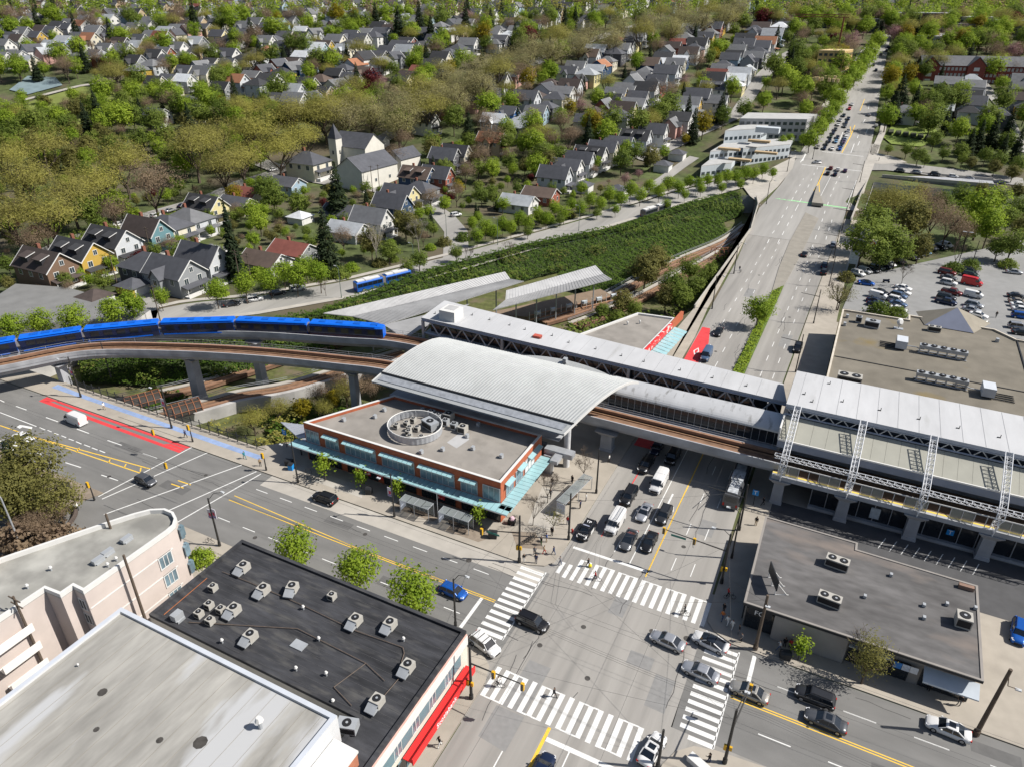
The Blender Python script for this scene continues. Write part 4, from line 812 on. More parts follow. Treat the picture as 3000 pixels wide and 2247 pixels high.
for i in range(n):
    x0 = -83.2+i*77.7/n; x1 = x0+77.7/n; xm = (x0+x1)/2
    MB().tube((x0,tl(x0),8.45),(xm,tl(xm),11.3),.14,n=5).build('diagonal', steel, lr); MB().tube((xm,tl(xm),11.3),(x1,tl(x1),8.45),.14,n=5).build('diagonal', steel, lr)
for x in (-83.3,-63,-34.7): MB().box(x-.27,x+.27,tl(x)-.27,tl(x)+.27,2.5,11.4).build('post', steel, lr)
for i in range(30):
    x = -81.9+i*2.54; MB().box(x,x+2.36,tl(x)+1.0,tl(x)+1.08,8.6,11.2).build('glass_panel', glassd, lr)
MB().prism([(-83.2,122.3),(-5.5,120.2),(-6.7,126),(-83.6,132.3)], 7.85,8.3).build('floor_slab', gwc, lr); MB().prism([(-83,123.4),(-61,123.2),(-61,130.2),(-83.3,131.8)], -7,7.8).build('stair_tower', glassb, lr)
bxx = MB().box(-79.4,-75.5,122.7,126.6,12,14.3).build('lift_housing', whitep, lr); MB().box(-78.8,-76.2,123.9,126.2,14.3,14.35).build('housing_top', mat('pale_patch',(0.42,0.42,0.42)), bxx); MB().box(-56.9,-55.2,123.5,124.7,12,12.5).build('red_hatch', mat('hatch_red',(0.45,0.10,0.07)), lr)
ANC = Tpl(); ANC.add('post', MB().tube((0,0,0),(0,0,.55),.06,n=5), darkst); ANC.add('foot', MB().box(-.4,.05,-.12,.12,0,.08), darkst)
put(ANC,'roof_anchor',[(-81.9,125),(-74,128.1),(-69.3,127.6),(-64,127),(-60,126.4),(-53.5,126.2),(-49.1,124.7),(-55.1,123.9),(-43,124.3),(-37.3,123.7),(-32.5,123.3),(-25.2,122.9),(-18.9,122.6),(-12.6,122.3)],12.0,'small fall anchor post on the long truss roof','roof anchor','anchors on the long roof')
# silver barrel roof with glazing over the passage beside the near track
br = empty('barrel_roof', (0,0,0), 0, 'shiny weathered metal barrel roof with glazed side above the road', 'roof')
silver = mat('weathered_zinc', (0.56,0.565,0.57), .42, .06, .5, metal=.3, c2=(0.26,0.255,0.24), thr=(.56,.74,.9), stretch=(1.2,.35,1))
rings = []
for x in (-36,-28,-20,-12,-4.6):
    rings.append([(x,112.2+4.4*(1-math.cos(math.pi/2*j/8)), 9.7+1.5*math.sin(math.pi/2*j/8)) for j in range(9)]+[(x,116.6,9.6),(x,112.3,9.6)])
MB().loft(rings).build('roof_skin', silver, br, smooth=False)
for i in range(25):
    x = -35.6+i*1.25; MB().box(x,x+1.17,112.45,112.53,7.0,9.5).build('glass_panel', glassd, br); MB().box(x-.06,x,112.3,112.42,6.9,9.6).build('mullion', steel, br)
MB().box(-36,-4.8,110.9,117,6.4,6.9).build('floor_slab', gwc, br)
# ---------------- right hand station hall
rh = empty('right_station_hall', (0,0,0), 0, 'right station hall with broad white roof and beige sloping panels', 'building')
MB().prism([(-4.9,113.3),(70,113.3),(70,126.6),(-4.9,126.7)], 14.4, 15.0).build('roof_slab', [bsteel, whr], rh).data.polygons[4].material_index = 1
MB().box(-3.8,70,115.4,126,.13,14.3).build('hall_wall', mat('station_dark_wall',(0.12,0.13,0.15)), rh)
MB().tube((-4.8,113.5,14.2),(70,113.5,14.2),.17).tube((-4.8,113.5,13.0),(70,113.5,13.0),.17).build('truss_chords', bsteel, rh)
for i in range(48): x0 = -4.6+i*1.1; MB().tube((x0,113.5,13.0 if i % 2 else 14.2),(x0+1.1,113.5,14.2 if i % 2 else 13.0),.1,n=4).build('diagonal', steel, rh)
beige = mat('beige_roof_panel', (0.37,0.365,0.315), .85, .05, .5, var2=.06, sc2=.1)
XA = [-3.0,7.1,17.2,27.2,37.3]
for i in range(15): x = -3.2+i*3.05; MB().box(x,x+.07,113.4,126.5,15.0,15.03).build('roof_seam', mat('roof_seam_grey',(.38,.385,.395)), rh)
for i, x0 in enumerate([-4.6]+XA[1:]):
    x1 = (XA[1:]+[48])[i]
    for k in range(5):
        a, c = x0+(x1-x0)*k/5+.015, x0+(x1-x0)*(k+1)/5-.015; MB().loft([[(a,108.3,10.75),(c,108.3,10.75),(c,108.3,10.9),(a,108.3,10.9)],[(a,113.2,12.7),(c,113.2,12.7),(c,113.2,12.85),(a,113.2,12.85)]]).build('roof_panel', beige, rh)
MB().box(-4.8,48,108.05,108.28,10.8,11.05).build('eave_trim', whitep, rh); MB().box(-4.8,48,108.1,108.26,9.5,10.8).build('fascia', mat('blue_grey_fascia',(0.22,0.25,0.32),.6,.06,.5), rh)
MB().box(-4.9,-4.65,108.2,113.4,10.9,13.1).build('gable_trim', whitep, rh)
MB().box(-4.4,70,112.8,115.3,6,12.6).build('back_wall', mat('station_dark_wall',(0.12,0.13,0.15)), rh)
MB().box(-4.4,60,105.0,112.7,5.2,6.0).build('platform', gwc, rh); MB().box(-4.4,60,105.6,106.0,6.0,6.02).build('safety_strip', mat('yellow_strip',(0.72,0.55,0.10),.7,.1,2), rh)
MB().box(-4.4,60,106.1,112.6,6.0,6.03).build('platform_floor', mat('brown_tiles',(0.16,0.10,0.06),.7,.15,1), rh)
for i in range(32):
    x = -3.6+i*1.55; MB().box(x-.05,x+.05,104.95,105.05,6.0,8.2).build('screen_post', whitep, rh)
    if i % 4 in (0,1): MB().box(x+.1,x+1.45,104.98,105.02,6.2,8.1).build('screen_panel', mat('clear_panel',(0.35,0.36,0.32),.2,.1,alpha=.55), rh)
MB().box(-4.4,60,104.9,105.1,8.2,8.32).build('screen_rail', whitep, rh)
for i in range(18):
    x = 2.2+i*2.4; MB().box(x,x+2.2,107.3,107.42,.6,4.9).build('ground_glazing', glassd, rh); MB().box(x-.12,x-.02,107.15,107.4,.13,5).build('mullion', steel, rh)
MB().box(2,46,106.6,107.28,.13,.6).build('plinth', gwc, rh)
for x, y in ((6.5,107.0),(11.2,107.0)): MB().box(x,x+1.4,y+.1,y+.28,1.2,3.2).build('poster', mat('pale_board',(0.5,0.55,0.58),.5,.15,2), rh)
tb = mat('transit_blue', (0.02,0.25,0.62), .5)
for (x,y,z) in ((22.5,107.0,2.5),(-6.2,103.4,2.7),(-36.2,112.2,3.0),(-88.3,81.4,3.4)):
    s = empty('transit_sign', (x,y,z), 0, {22.5:'blue T sign on the glazed station front',-6.2:'blue T sign by the bus under the right guideway end',-36.2:'blue T sign under the left guideway',-88.3:'blue transit sign by the left entrance canopy'}[x], 'sign')
    MB().box(-.5,.5,-.08,0,-.5,.5).build('board', tb, s); text('T', Matrix.Translation((x,y-.1,z)) @ MY, 1.0, white_l, s)
    if z > 2.6 and x < 0: MB().tube((0,.05,-z+.13),(0,.05,-.4),.06).build('post', darkst, s)
for x in XA[:4]: pier(x,106.1,.13,5.1,1.8,1.6,'concrete pier under the %s white arch of the right hall' % nth(XA.index(x)))
wt = mat('white_truss_paint', (0.74,0.75,0.77), .5, .03)
def lattice(P, w, name, m, root, n, r=.075):
    """three chord lattice girder along a path: two upper chords and one lower"""
    L = [Vector(p) for p in P]; c = [[], [], []]
    R_ = resample3(L, n)
    for i, p in enumerate(R_):
        t = (R_[min(i+1,n-1)]-R_[max(i-1,0)]).normalized(); s = Vector((1,0,0)) if abs(t.x) < .9 else Vector((0,1,0)); u = t.cross(s).normalized()
        if u.z < 0: u = -u
        c[0].append(p+s*w/2+u*w*.4); c[1].append(p-s*w/2+u*w*.4); c[2].append(p-u*w*.5)
    for k in range(3): MB().path(c[k], r, 5).build('chord', m, root)
    for i in range(n-1):
        b = MB(); b.tube(c[0][i],c[1][i],r*.6,n=4); b.tube(c[0][i],c[2][i+1],r*.6,n=4).tube(c[1][i],c[2][i+1],r*.6,n=4).tube(c[2][i+1],c[0][i+1],r*.6,n=4).tube(c[2][i+1],c[1][i+1],r*.6,n=4); b.build('lacing', m, root)
def resample3(L, n): return resample(L, n)
for i, x in enumerate(XA[:4]):
    e = empty('white_arch_truss', (0,0,0), 0, 'white lattice arch on the right hall, %s from the left' % nth(i), 'truss', 'white arches of the right hall')
    lattice([(x,113.2,14.9),(x,109.2,12.5),(x,106,10.4),(x,105.1,9.6),(x,104.8,8),(x,105.4,5.1)], 1.0, 'chord', wt, e, 18)
e = empty('white_edge_truss', (0,0,0), 0, 'white lattice girder running along the platform edge between the arches', 'truss')
lattice([(-4.6,105.1,9.6),(40,105.1,9.6)], .8, 'chord', wt, e, 44, .06)
put(ANC,'roof_anchor',[(-2.5,118),(-1,115.8),(1,124),(3.6,118.2),(9.4,118),(15.2,117.8),(20.8,117.6),(26.4,117.4)],15.0,'small fall anchor post on the right hall roof','roof anchor','anchors on the right roof')
# ---------------- platform canopies down in the cut
def poly3(name, pts, m, root, th=.18): 
    b = MB(); n = len(pts); b.v = [tuple(p) for p in pts]+[(p[0],p[1],p[2]-th) for p in pts]; b.f = [tuple(range(n)),tuple(range(2*n-1,n-1,-1))]+[(i,i+n,(i+1)%n+n,(i+1)%n) for i in range(n)]; b.m = [0]*len(b.f); return b.build(name, m, root)
zincg = mat('grey_ribbed_roof', (0.30,0.30,0.30), .6, .08, .5, var2=.10, sc2=.2); zincw = mat('pale_ribbed_roof', (0.44,0.44,0.44), .6, .06, .5, var2=.08, sc2=.2)
def canopy(A, Bv, C, lab, nr):
    e = empty('platform_canopy', (0,0,0), 0, lab, 'canopy')
    poly3('roof_wing', [A[0],A[1],Bv[1],Bv[0]], zincw, e); poly3('roof_wing', [Bv[0],Bv[1],C[1],C[0]], zincg, e)
    for i in range(nr):
        t = (i+.5)/nr
        for P, Q, m in ((A,Bv,zincw),(Bv,C,zincg)):
            p = Vector(P[0]).lerp(Vector(P[1]), t); q = Vector(Q[0]).lerp(Vector(Q[1]), t); MB().tube(p+Vector((0,0,.03)), q+Vector((0,0,.03)), .06, n=4).build('seam', m, e)
    for t in (.1,.3,.5,.7,.9):
        p = Vector(Bv[0]).lerp(Vector(Bv[1]), t); MB().tube((p.x,p.y,-6),(p.x,p.y,p.z-.2),.2).build('column', steel, e)
    return e
ca = canopy([Z2(105,372,6.0),Z2(1282,103,6.0)],[Z2(290,392,4.8),Z2(1315,150,4.8)],[Z2(500,447,5.4),Z2(1405,165,5.4)],'long grey and white folded canopy left of the long truss roof',60)
poly3('roof_wing', [Z2(495,449,5.3),Z2(1050,312,5.3),Z2(740,470,5.3),Z2(640,532,5.3)], zincg, ca); poly3('roof_wing', [Z2(500,450,5.25),Z2(740,400,5.25),Z2(720,470,5.25),Z2(620,530,5.25)], zincw, ca)
canopy([Z2(1290,225,4.9),Z2(1868,63,4.9)],[Z2(1285,285,4.2),Z2(1920,118,4.2)],[Z2(1205,350,4.6),Z2(1975,152,4.6)],'pale folded platform canopy further along the cut',36)
plat = [Z2(1150,375,-5),Z2(1900,215,-5),Z2(1990,265,-5),Z2(1420,395,-5)]
pl = poly3('platform', plat, mat('brown_platform',(0.23,0.17,0.12),.8,.12,.5), None, 2); tag(pl, 'brown lower platform beneath the pale folded canopy', 'platform')
fe = empty('platform_fence', (0,0,0), 0, 'white post and panel fence along the lower platform edge', 'fence'); a, b = Z2(1440,400,-5), Z2(2030,262,-5)
for i in range(19):
    p = a.lerp(b, i/18); MB().box(p.x-.08,p.x+.08,p.y-.08,p.y+.08,-6.5,-3.4).build('post', whitep, fe)
    if i % 3 == 1: q = a.lerp(b,(i+1)/18); MB().tube((p.x,p.y,-4.2),(q.x,q.y,-4.2),.55,n=4).build('panel', mat('pale_board',(0.5,0.55,0.58)), fe)
MB().path([tuple(a+Vector((0,0,.6))),tuple(b+Vector((0,0,.6)))],.1).path([tuple(a+Vector((0,0,-.8))),tuple(b+Vector((0,0,-.8)))],.18).build('rail', mat('rust_rail',(0.36,0.2,0.12),.8), fe)
# ---------------- tracks in the cut with retaining wall
def track(pts, z, lab, walk=True, wall=0):
    e = empty('railway_track', (0,0,0), 0, lab, 'track'); L = smooth([(p[0],p[1]) for p in pts], 6)
    strip(L,-1.7,1.7,z-.6,z,'track_bed',rust,e)
    for o in (-.72,.72): strip(L,o-.1,o+.1,z,z+.2,'rail',rail,e)
    strip(L,-1.75,-1.3,z+.15,z+.5,'cover_board',coverb,e)
    if walk: strip(L,1.9,3.1,z-.4,z+.1,'walkway',concl,e)
    if wall: strip(L,-3.0,-1.9,-8,z+.2,'retaining_wall',wallm,e)
    hr = offs(L, 3.2 if walk else 2.0); b = MB()
    for q in (.6,1.0): b.path([(p.x,p.y,z+q) for p in hr], .05, 4)
    b.build('handrail', steel, e)
track([(-132,74),(-121.6,91),(-118,97.5),(-110.6,106.2),(-104,119.5),(-97,133)], -4.6, 'rusty near track on a concrete retaining wall in the cut', True, 1)
track([(-146,79),(-135.5,93),(-131,101),(-124.5,117.5),(-116,138)], -6.2, 'far rusty track below the ivy slope in the cut', True, 0)
track([(-75,170),(-66,190),(-56,235),(-45,270),(-41,297)], -6.2, 'track running to the road bridge at the far end of cut', True, 0)
track([(-66,172),(-59,190),(-50,225),(-42,262),(-40,285)], -6.2, 'second track near the road wall at the far end of cut', True, 0)
for pt, lab in ((F_(1380,360),'rusty orange open dark-lined barrel skylight by the fence'),(F_(1050,290),'second rusty barrel skylight further left by the fence')):
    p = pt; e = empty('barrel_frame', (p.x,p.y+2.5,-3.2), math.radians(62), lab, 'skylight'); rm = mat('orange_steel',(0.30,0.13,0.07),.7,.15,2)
    for i in range(6):
        x = -3.5+i*1.4; MB().path([(x, 2.2*math.cos(t*math.pi/8), 2.0*math.sin(t*math.pi/8)) for t in range(9)], .09).build('hoop', rm, e)
    for t in (1,3,5,7): MB().tube((-3.5,2.2*math.cos(t*math.pi/8),2.0*math.sin(t*math.pi/8)),(3.5,2.2*math.cos(t*math.pi/8),2.0*math.sin(t*math.pi/8)),.06,n=4).build('purlin', rm, e)
    MB().loft([[(x, 2.1*math.cos(t*math.pi/8), 1.9*math.sin(t*math.pi/8)) for t in range(9)] for x in (-3.5,3.5)], caps=False, closed=False).build('shade_lining', mat('interior_shade',(0.05,0.045,0.04),.3,.15,1), e)  # dark sheet inside the open hoops stands in for their shaded interior
e = empty('barrel_frame', tuple(at(1565,530)+Vector((0,2,-4))), math.radians(30), 'rusty barrel frame over the tracks beside the road wall', 'skylight')
for i in range(6): MB().path([(-4+i*1.6, 2.6*math.cos(t*math.pi/8), 2.4*math.sin(t*math.pi/8)) for t in range(9)], .1).build('hoop', mat('orange_steel',(0.42,0.15,0.06)), e)
for t in (1,3,4,5,7): MB().tube((-4,2.6*math.cos(t*math.pi/8),2.4*math.sin(t*math.pi/8)),(4,2.6*math.cos(t*math.pi/8),2.4*math.sin(t*math.pi/8)),.07,n=4).build('purlin', mat('orange_steel',(0.42,0.15,0.06)), e)
# black iron fence along the cross street
fe = empty('iron_fence', (0,0,0), 0, 'black iron fence between cross street sidewalk and the cut', 'fence')
for i in range(23):
    x = -147+i*2.45; MB().tube((x,78.6,.13),(x,78.6,2.3),.09,n=5).build('post', darkst, fe); MB().path([(x,78.6,1.7),(x+1.2,78.6,1.55),(x+2.45,78.6,1.7)],.05,4).tube((x,78.6,.5),(x+2.45,78.6,.5),.05,n=4).build('rail', darkst, fe)
    for k in range(1,8): MB().tube((x+k*.306,78.6,.4),(x+k*.306,78.6,1.6),.025,n=3).build('picket', darkst, fe)
# concrete wall along the main road beside the cut
wl = MB()
for a, b in (((-36.3,184),(-36.3,268)),((-36.3,268),(-40.1,305)),((-40.1,305),(-43,318))): 
    d = (Vector(b)-Vector(a)).normalized()*.0; wl.prism([a,b,(b[0]+.35,b[1]),(a[0]+.35,a[1])], .1, 1.15)
wl.build('road_parapet', concl, None, label='pale concrete parapet between the main road and cut', cat='wall')
wl = MB(); P = [at(*p) for p in ((1815,486),(1840,425),(1868,362))]
for a, b in zip(P, P[1:]): wl.prism([(a.x+3,a.y),(b.x+3,b.y),(b.x+3.4,b.y),(a.x+3.4,a.y)], 0, 2.2)
wl.build('road_parapet', concl, None, label='concrete parapet on the right of main road by the bridge trees', cat='wall')
# bridge carrying the far cross street over the cut
bd = empty('road_bridge', (0,0,0), 0, 'concrete bridge with dark opening carrying the far cross street', 'bridge')
a, b = at(1905,383), at(2150,412); t = (b-a).normalized(); q = Vector((-t.y,t.x,0))
for o, z0, z1, nm in ((0,-1.6,1.1,'girder'),(13,-1.6,1.1,'girder')):
    P = [a+q*o, b+q*o, b+q*(o+.5), a+q*(o+.5)]; zt = max(a.z,b.z); MB().prism([(p.x,p.y) for p in P], zt+z0, zt+z1).build(nm, concl, bd)
P = [a, b, b+q*13, a+q*13]; MB().prism([(p.x,p.y) for p in P], a.z-1.2, a.z-.1).build('deck', gwc, bd)
for f in (.0,1.0):
    c = a.lerp(b, f); MB().prism([(c.x-1,c.y),(c.x+1,c.y),(c.x+1+q.x*13,c.y+q.y*13),(c.x-1+q.x*13,c.y+q.y*13)], -7, a.z-1.2).build('abutment', gwc, bd)
# pylon sign of the supermarket
py = empty('pylon_sign', (0,0,0), 0, 'supermarket pylon sign with white name board and round emblem', 'sign')
p0 = at(1838,585); X0, Y0 = p0.x, p0.y
for s in (-1.2,1.2): MB().tube((X0+s,Y0,0),(X0+s,Y0,8.5),.22).build('post', steel, py)
MB().box(X0-5.2,X0+5.2,Y0-.25,Y0+.25,8.0,10.2).build('name_board', whitep, py); MB().box(X0-5.4,X0+5.4,Y0-.3,Y0+.3,10.2,10.4).build('board_cap', mat('tan_coping',(0.55,0.5,0.42)), py)
text('SAFEWAY', Matrix.Translation((X0-1.2,Y0-.27,9.1)) @ MY, 1.75, dark_l, py)
def disc(c, r, m, nm, par, d=.05): return MB().tube((c[0],c[1],c[2]),(c[0],c[1]-d,c[2]),r,n=20).build(nm, m, par)
disc((X0+4.1,Y0-.25,9.1),.85,red_l,'emblem_disc',py); 
MB().path([(X0+4.1+.45*math.cos(t)*(1 if t < 3.2 else 1), Y0-.33, 9.1+.5*math.sin(t*1.0)) for t in (0.6,1.3,2.2,3.1,3.6)],.14,4).path([(X0+4.1+.3*math.cos(t),Y0-.33,9.1-.15+.35*math.sin(t)) for t in (0.2,-.6,-1.4,-2.2)],.12,4).build('emblem_swirl', white_l, py)
MB().tube((X0+1.5,Y0+.1,10.4),(X0+1.5,Y0+.1,11.2),.15).build('emblem_post', steel, py); disc((X0+1.5,Y0+.2,12.2),1.35,whitep,'round_board',py,.4); disc((X0+1.5,Y0-.2,12.2),.95,mat('emblem_navy',(0.05,0.07,0.2),.5),'round_emblem',py,.05)
MB().path([(X0+1.5+.45*math.cos(t), Y0-.3, 12.25+.5*math.sin(t)) for t in (0.6,1.5,2.4,3.2,3.9)],.14,4).build('emblem_swirl', white_l, py)
MB().box(X0-1.4,X0+1.4,Y0-.15,Y0+.15,2.2,6.4).build('tenant_board', mat('pale_board',(0.5,0.55,0.58)), py)
for k in range(5): MB().box(X0-1.2,X0+1.2,Y0-.2,Y0-.16,2.4+k*.8,3.0+k*.8).build('tenant_panel', mat('sign_grey',(0.40,0.46,0.48)), py)
# ================================================================ VEHICLES
tyre = mat('tyre_rubber', (0.012,0.012,0.013), .85, .1, 3); rimm = mat('wheel_rim', (0.42,0.43,0.45), .35, .1, 3, metal=.7); paint0 = mat('paint', (0.5,0.5,0.5), .25, .02, 1, spec=.6)
cglass = mat('car_glass', (0.012,0.016,0.022), .06, .1, 1, spec=.9); hlm = mat('headlamp', (0.75,0.76,0.78), .15, .05); tlm = mat('tail_lamp', (0.45,0.015,0.01), .2, .05); trimk = mat('black_trim', (0.018,0.018,0.02), .5, .05)
PAINTS = {}
def paint(nm, c, met=.25, rough=.28): PAINTS[nm] = mat('paint_'+nm, c, rough, .02, 1, metal=met, spec=.6)
for nm, c, me_ in (('white',(.66,.66,.655),0),('black',(.012,.012,.014),.1),('navy',(.015,.025,.06),.3),('silver',(.50,.51,.53),.6),('grey',(.11,.115,.125),.4),('darkgrey',(.04,.042,.047),.4),('blue',(.01,.10,.42),.3),('red',(.50,.02,.025),.1),('maroon',(.17,.03,.03),.3),('beige',(.42,.40,.36),.5),('skyblue',(.16,.34,.55),.3),('green',(.03,.055,.05),.3),('tan',(.28,.24,.19),.4),('purple',(.10,.06,.14),.3),('steelblue',(.10,.16,.27),.35)): paint(nm, c, me_)
def wheels(t, xs, y, r):
    for x in xs:
        for s in (-1,1):
            i = t.add('wheel', MB().tube((x,s*(y-.22),r),(x,s*y,r),r,n=14), tyre); t.add('rim', MB().tube((x,s*y,r),(x,s*(y+.012),r),r*.62,n=10), rimm, i)
def sec(x, w, zb, zt, k=.1):
    return [(x,-w*.92,zb),(x,w*.92,zb),(x,w,zb+(zt-zb)*.35),(x,w*.985,zb+(zt-zb)*.72),(x,w*.88,zt-.02),(x,w*.45,zt+k*.3),(x,-w*.45,zt+k*.3),(x,-w*.88,zt-.02),(x,-w*.985,zb+(zt-zb)*.72),(x,-w,zb+(zt-zb)*.35)]
def car_tpl(L=4.7, W=1.84, H=1.45, hood=1.25, deck=.75, belt=.93, noseh=.72, tailh=.98, rake=.75, rrake=.75, bed=False, sun=False, rails=False, bars=False, rf='paint'):
    t = Tpl(); h = L/2; w = W/2; xa, xb = h-hood, -h+deck
    st = [(-h,w*.80,.42,tailh-.22),(-h+.1,w*.93,.28,tailh-.03),(-h+.55,w*.99,.22,tailh+.01),(xb,w,.2,belt+.03),(0,w,.2,belt),(xa-.1,w,.2,belt+.01),(xa+.25,w,.2,belt-.02),(h-.55,w*.97,.22,noseh+.09),(h-.14,w*.86,.28,noseh),(h,w*.66,.4,noseh-.14)]
    b = t.add('body', MB().loft([sec(*s) for s in st]), paint0, smooth=True)
    z1 = H-.06; fx, rx = xa-rake, xb+rrake
    if bed: rx = -.55; xb2 = -.7
    xb2 = -.75 if bed else xb
    def cr(z, x0, x1, wy): return [(x0,-wy*.86,z),(x0+.12,-wy,z),(x1-.15,-wy,z),(x1,-wy*.8,z),(x1,wy*.8,z),(x1-.15,wy,z),(x0+.12,wy,z),(x0,wy*.86,z)]
    i = t.add('windows', MB().loft([cr(belt-.05,xb2,xa+.05,w*.93),cr(belt+.02,xb2,xa,w*.92),cr(z1,rx,fx,w*.76)]), cglass)
    mid = (fx+rx)/2
    t.add('roof', MB().loft([cr(z1-.01,rx-.04,fx+.05,w*.775),cr(z1+.05,rx+.05,fx-.06,w*.70),cr(z1+.065,rx+.3,fx-.3,w*.45)]), {'paint':paint0,'glass':cglass}[rf], smooth=False)
    for s in (-1,1):
        for A_, B_, r_ in (((xa-.02,s*w*.90,belt),(fx,s*w*.765,z1),.045),((xb2+.05,s*w*.90,belt),(rx,s*w*.765,z1),.08),(((xa+xb2)/2-.1,s*w*.925,belt),((fx+rx)/2-.1,s*w*.765,z1),.04)): t.add('pillar', MB().tube(A_,B_,r_,n=4), paint0, i)
        t.add('mirror', MB().box(xa-.42,xa-.25,min(s*w,s*(w+.18)),max(s*w,s*(w+.18)),belt+.02,belt+.17), paint0)
        t.add('headlight', MB().loft([[(h-.42,s*w*.93,noseh-.1),(h-.42,s*w*.93,noseh+.03),(h-.42,s*w*.7,noseh+.06),(h-.42,s*w*.7,noseh-.08)],[(h-.07,s*w*.74,noseh-.14),(h-.07,s*w*.74,noseh-.02),(h-.07,s*w*.5,noseh-.02),(h-.07,s*w*.5,noseh-.12)]]), hlm)
        t.add('taillight', MB().box(-h-.015,-h+.2,min(s*w*.6,s*w*.9),max(s*w*.6,s*w*.9),tailh-.3,tailh-.1), tlm)
    t.add('grille', MB().box(h-.12,h+.012,-w*.5,w*.5,.36,noseh-.22), trimk); t.add('rear_bumper', MB().box(-h-.02,-h+.1,-w*.75,w*.75,.4,.55), trimk)
    if sun: t.add('sunroof', MB().box(fx-.95,fx-.25,-.42,.42,z1+.055,z1+.075), cglass)
    if rails:
        for s in (-1,1): t.add('roof_rail', MB().tube((rx+.15,s*w*.62,z1+.12),(fx-.2,s*w*.62,z1+.12),.03,n=4), trimk)
    if bars:
        for k in range(3): x = rx+.3+(fx-rx-.6)*k/2; t.add('roof_bar', MB().box(x-.04,x+.04,-w*.72,w*.72,z1+.09,z1+.13), trimk)
    if bed: t.add('cargo_bed', MB().box(-h+.15,-.8,-w*.8,w*.8,.75,belt+.07), trimk)
    wheels(t, (-h+.82+deck*.1, h-.92), w+.01, .34 if H < 1.6 else .37)
    return t
SED = car_tpl(); SEDS = car_tpl(sun=True); SEDG = car_tpl(4.75,1.9,1.44,1.1,.55,.95,.72,1.05,.9,1.2,rf='glass')
HAT = car_tpl(4.2,1.78,1.5,1.0,.12,.95,.75,1.0,.75,.35); SUV = car_tpl(4.65,1.88,1.70,1.15,.12,1.05,.88,1.08,.6,.35,rails=True); WAG = car_tpl(4.6,1.85,1.66,1.1,.12,1.0,.85,1.05,.7,.4,bars=True)
PIC = car_tpl(5.5,1.95,1.82,1.3,2.2,1.1,.95,1.1,.5,.2,bed=True); BIG = car_tpl(5.0,1.98,1.85,1.2,.1,1.15,1.0,1.15,.5,.2,rails=True); MVAN = car_tpl(4.9,1.95,1.75,.95,.1,1.05,.8,1.05,.85,.25)
def van_tpl(L=5.6, W=2.0, H=2.45, ladder=False):
    t = Tpl(); h = L/2; w = W/2
    def s_(x, wb, zb, zt): return [(x,-wb,zb),(x,wb,zb),(x,wb,zb+.6),(x,wb*.97,zt-.35),(x,wb*.8,zt-.03),(x,wb*.3,zt+.03),(x,-wb*.3,zt+.03),(x,-wb*.8,zt-.03),(x,-wb*.97,zt-.35),(x,-wb,zb+.6)]
    i = t.add('body', MB().loft([s_(-h,w*.96,.35,H-.05),s_(-h+.15,w,.3,H),s_(h-2.1,w,.3,H),s_(h-1.55,w,.3,H-.12),s_(h-.85,w*.98,.3,1.5),s_(h-.15,w*.9,.32,1.12),s_(h,w*.75,.45,.95)]), paint0, smooth=False)
    t.add('windscreen', MB().face([(h-1.5,-w*.78,H-.22),(h-.82,-w*.86,1.56),(h-.82,w*.86,1.56),(h-1.5,w*.78,H-.22)][::-1]).xf(Matrix.Translation((.06,0,.05))), cglass, i)
    for s in (-1,1):
        t.add('side_window', MB().box(h-1.9,h-1.05,min(s*w*.985,s*w*1.005),max(s*w*.985,s*w*1.005),1.35,1.95), cglass, i); t.add('mirror', MB().box(h-1.15,h-1.0,min(s*w,s*(w+.22)),max(s*w,s*(w+.22)),1.35,1.7), trimk)
        t.add('headlight', MB().box(h-.3,h-.02,min(s*w*.55,s*w*.86),max(s*w*.55,s*w*.86),.85,1.05), hlm); t.add('taillight', MB().box(-h-.02,-h+.05,min(s*w*.84,s*w*.96),max(s*w*.84,s*w*.96),.9,1.5), tlm)
    t.add('grille', MB().box(h-.1,h+.02,-w*.6,w*.6,.5,.85), trimk)
    if ladder:
        r_ = t.add('ladder', MB().tube((-h+.3,.1,H+.15),(h-1.6,.1,H+.15),.04,n=4).tube((-h+.3,.6,H+.15),(h-1.6,.6,H+.15),.04,n=4), steel)
        for k in range(9): t.add('rung', MB().tube((-h+.5+k*.4,.1,H+.15),(-h+.5+k*.4,.6,H+.15),.03,n=4), steel, r_)
    wheels(t, (-h+1.1,h-1.0), w+.01, .36); return t
VAN = van_tpl(); VANL = van_tpl(5.4,1.95,2.2,True); VANS = van_tpl(4.8,1.85,1.95)
def far_tpl(c):
    """car too small in the photo to show its parts"""
    b = MB().loft([sec(*s) for s in ((-2.2,.8,.3,.85),(-1.9,.9,.25,1.0),(1.0,.9,.25,.95),(2.0,.85,.25,.8),(2.25,.65,.4,.65))]); n = len(b.f)
    b.loft([[(-1.8,-.84,.95),(1.0,-.84,.95),(1.0,.84,.95),(-1.8,.84,.95)],[(-1.3,-.68,1.5),(.3,-.68,1.5),(.3,.68,1.5),(-1.3,.68,1.5)]], m=1); b.box(-1.3,.3,-.66,.66,1.49,1.54,0)
    for x in (-1.35,1.35): b.box(x-.33,x+.33,-.92,.92,0,.66,2)
    t = Tpl(); t.add('car', b, [paint0, cglass, tyre]); return t
FAR = far_tpl(0)
def veh(t, p, deg, col, label, name='car', cat='car', group=None, sc=1):
    return t.place(name, (p.x, p.y, p.z+.01 if p.z else .01), math.radians(deg), sc, label, cat, group, {'paint':PAINTS[col]})
D_ = lambda x, y: at(x, y)
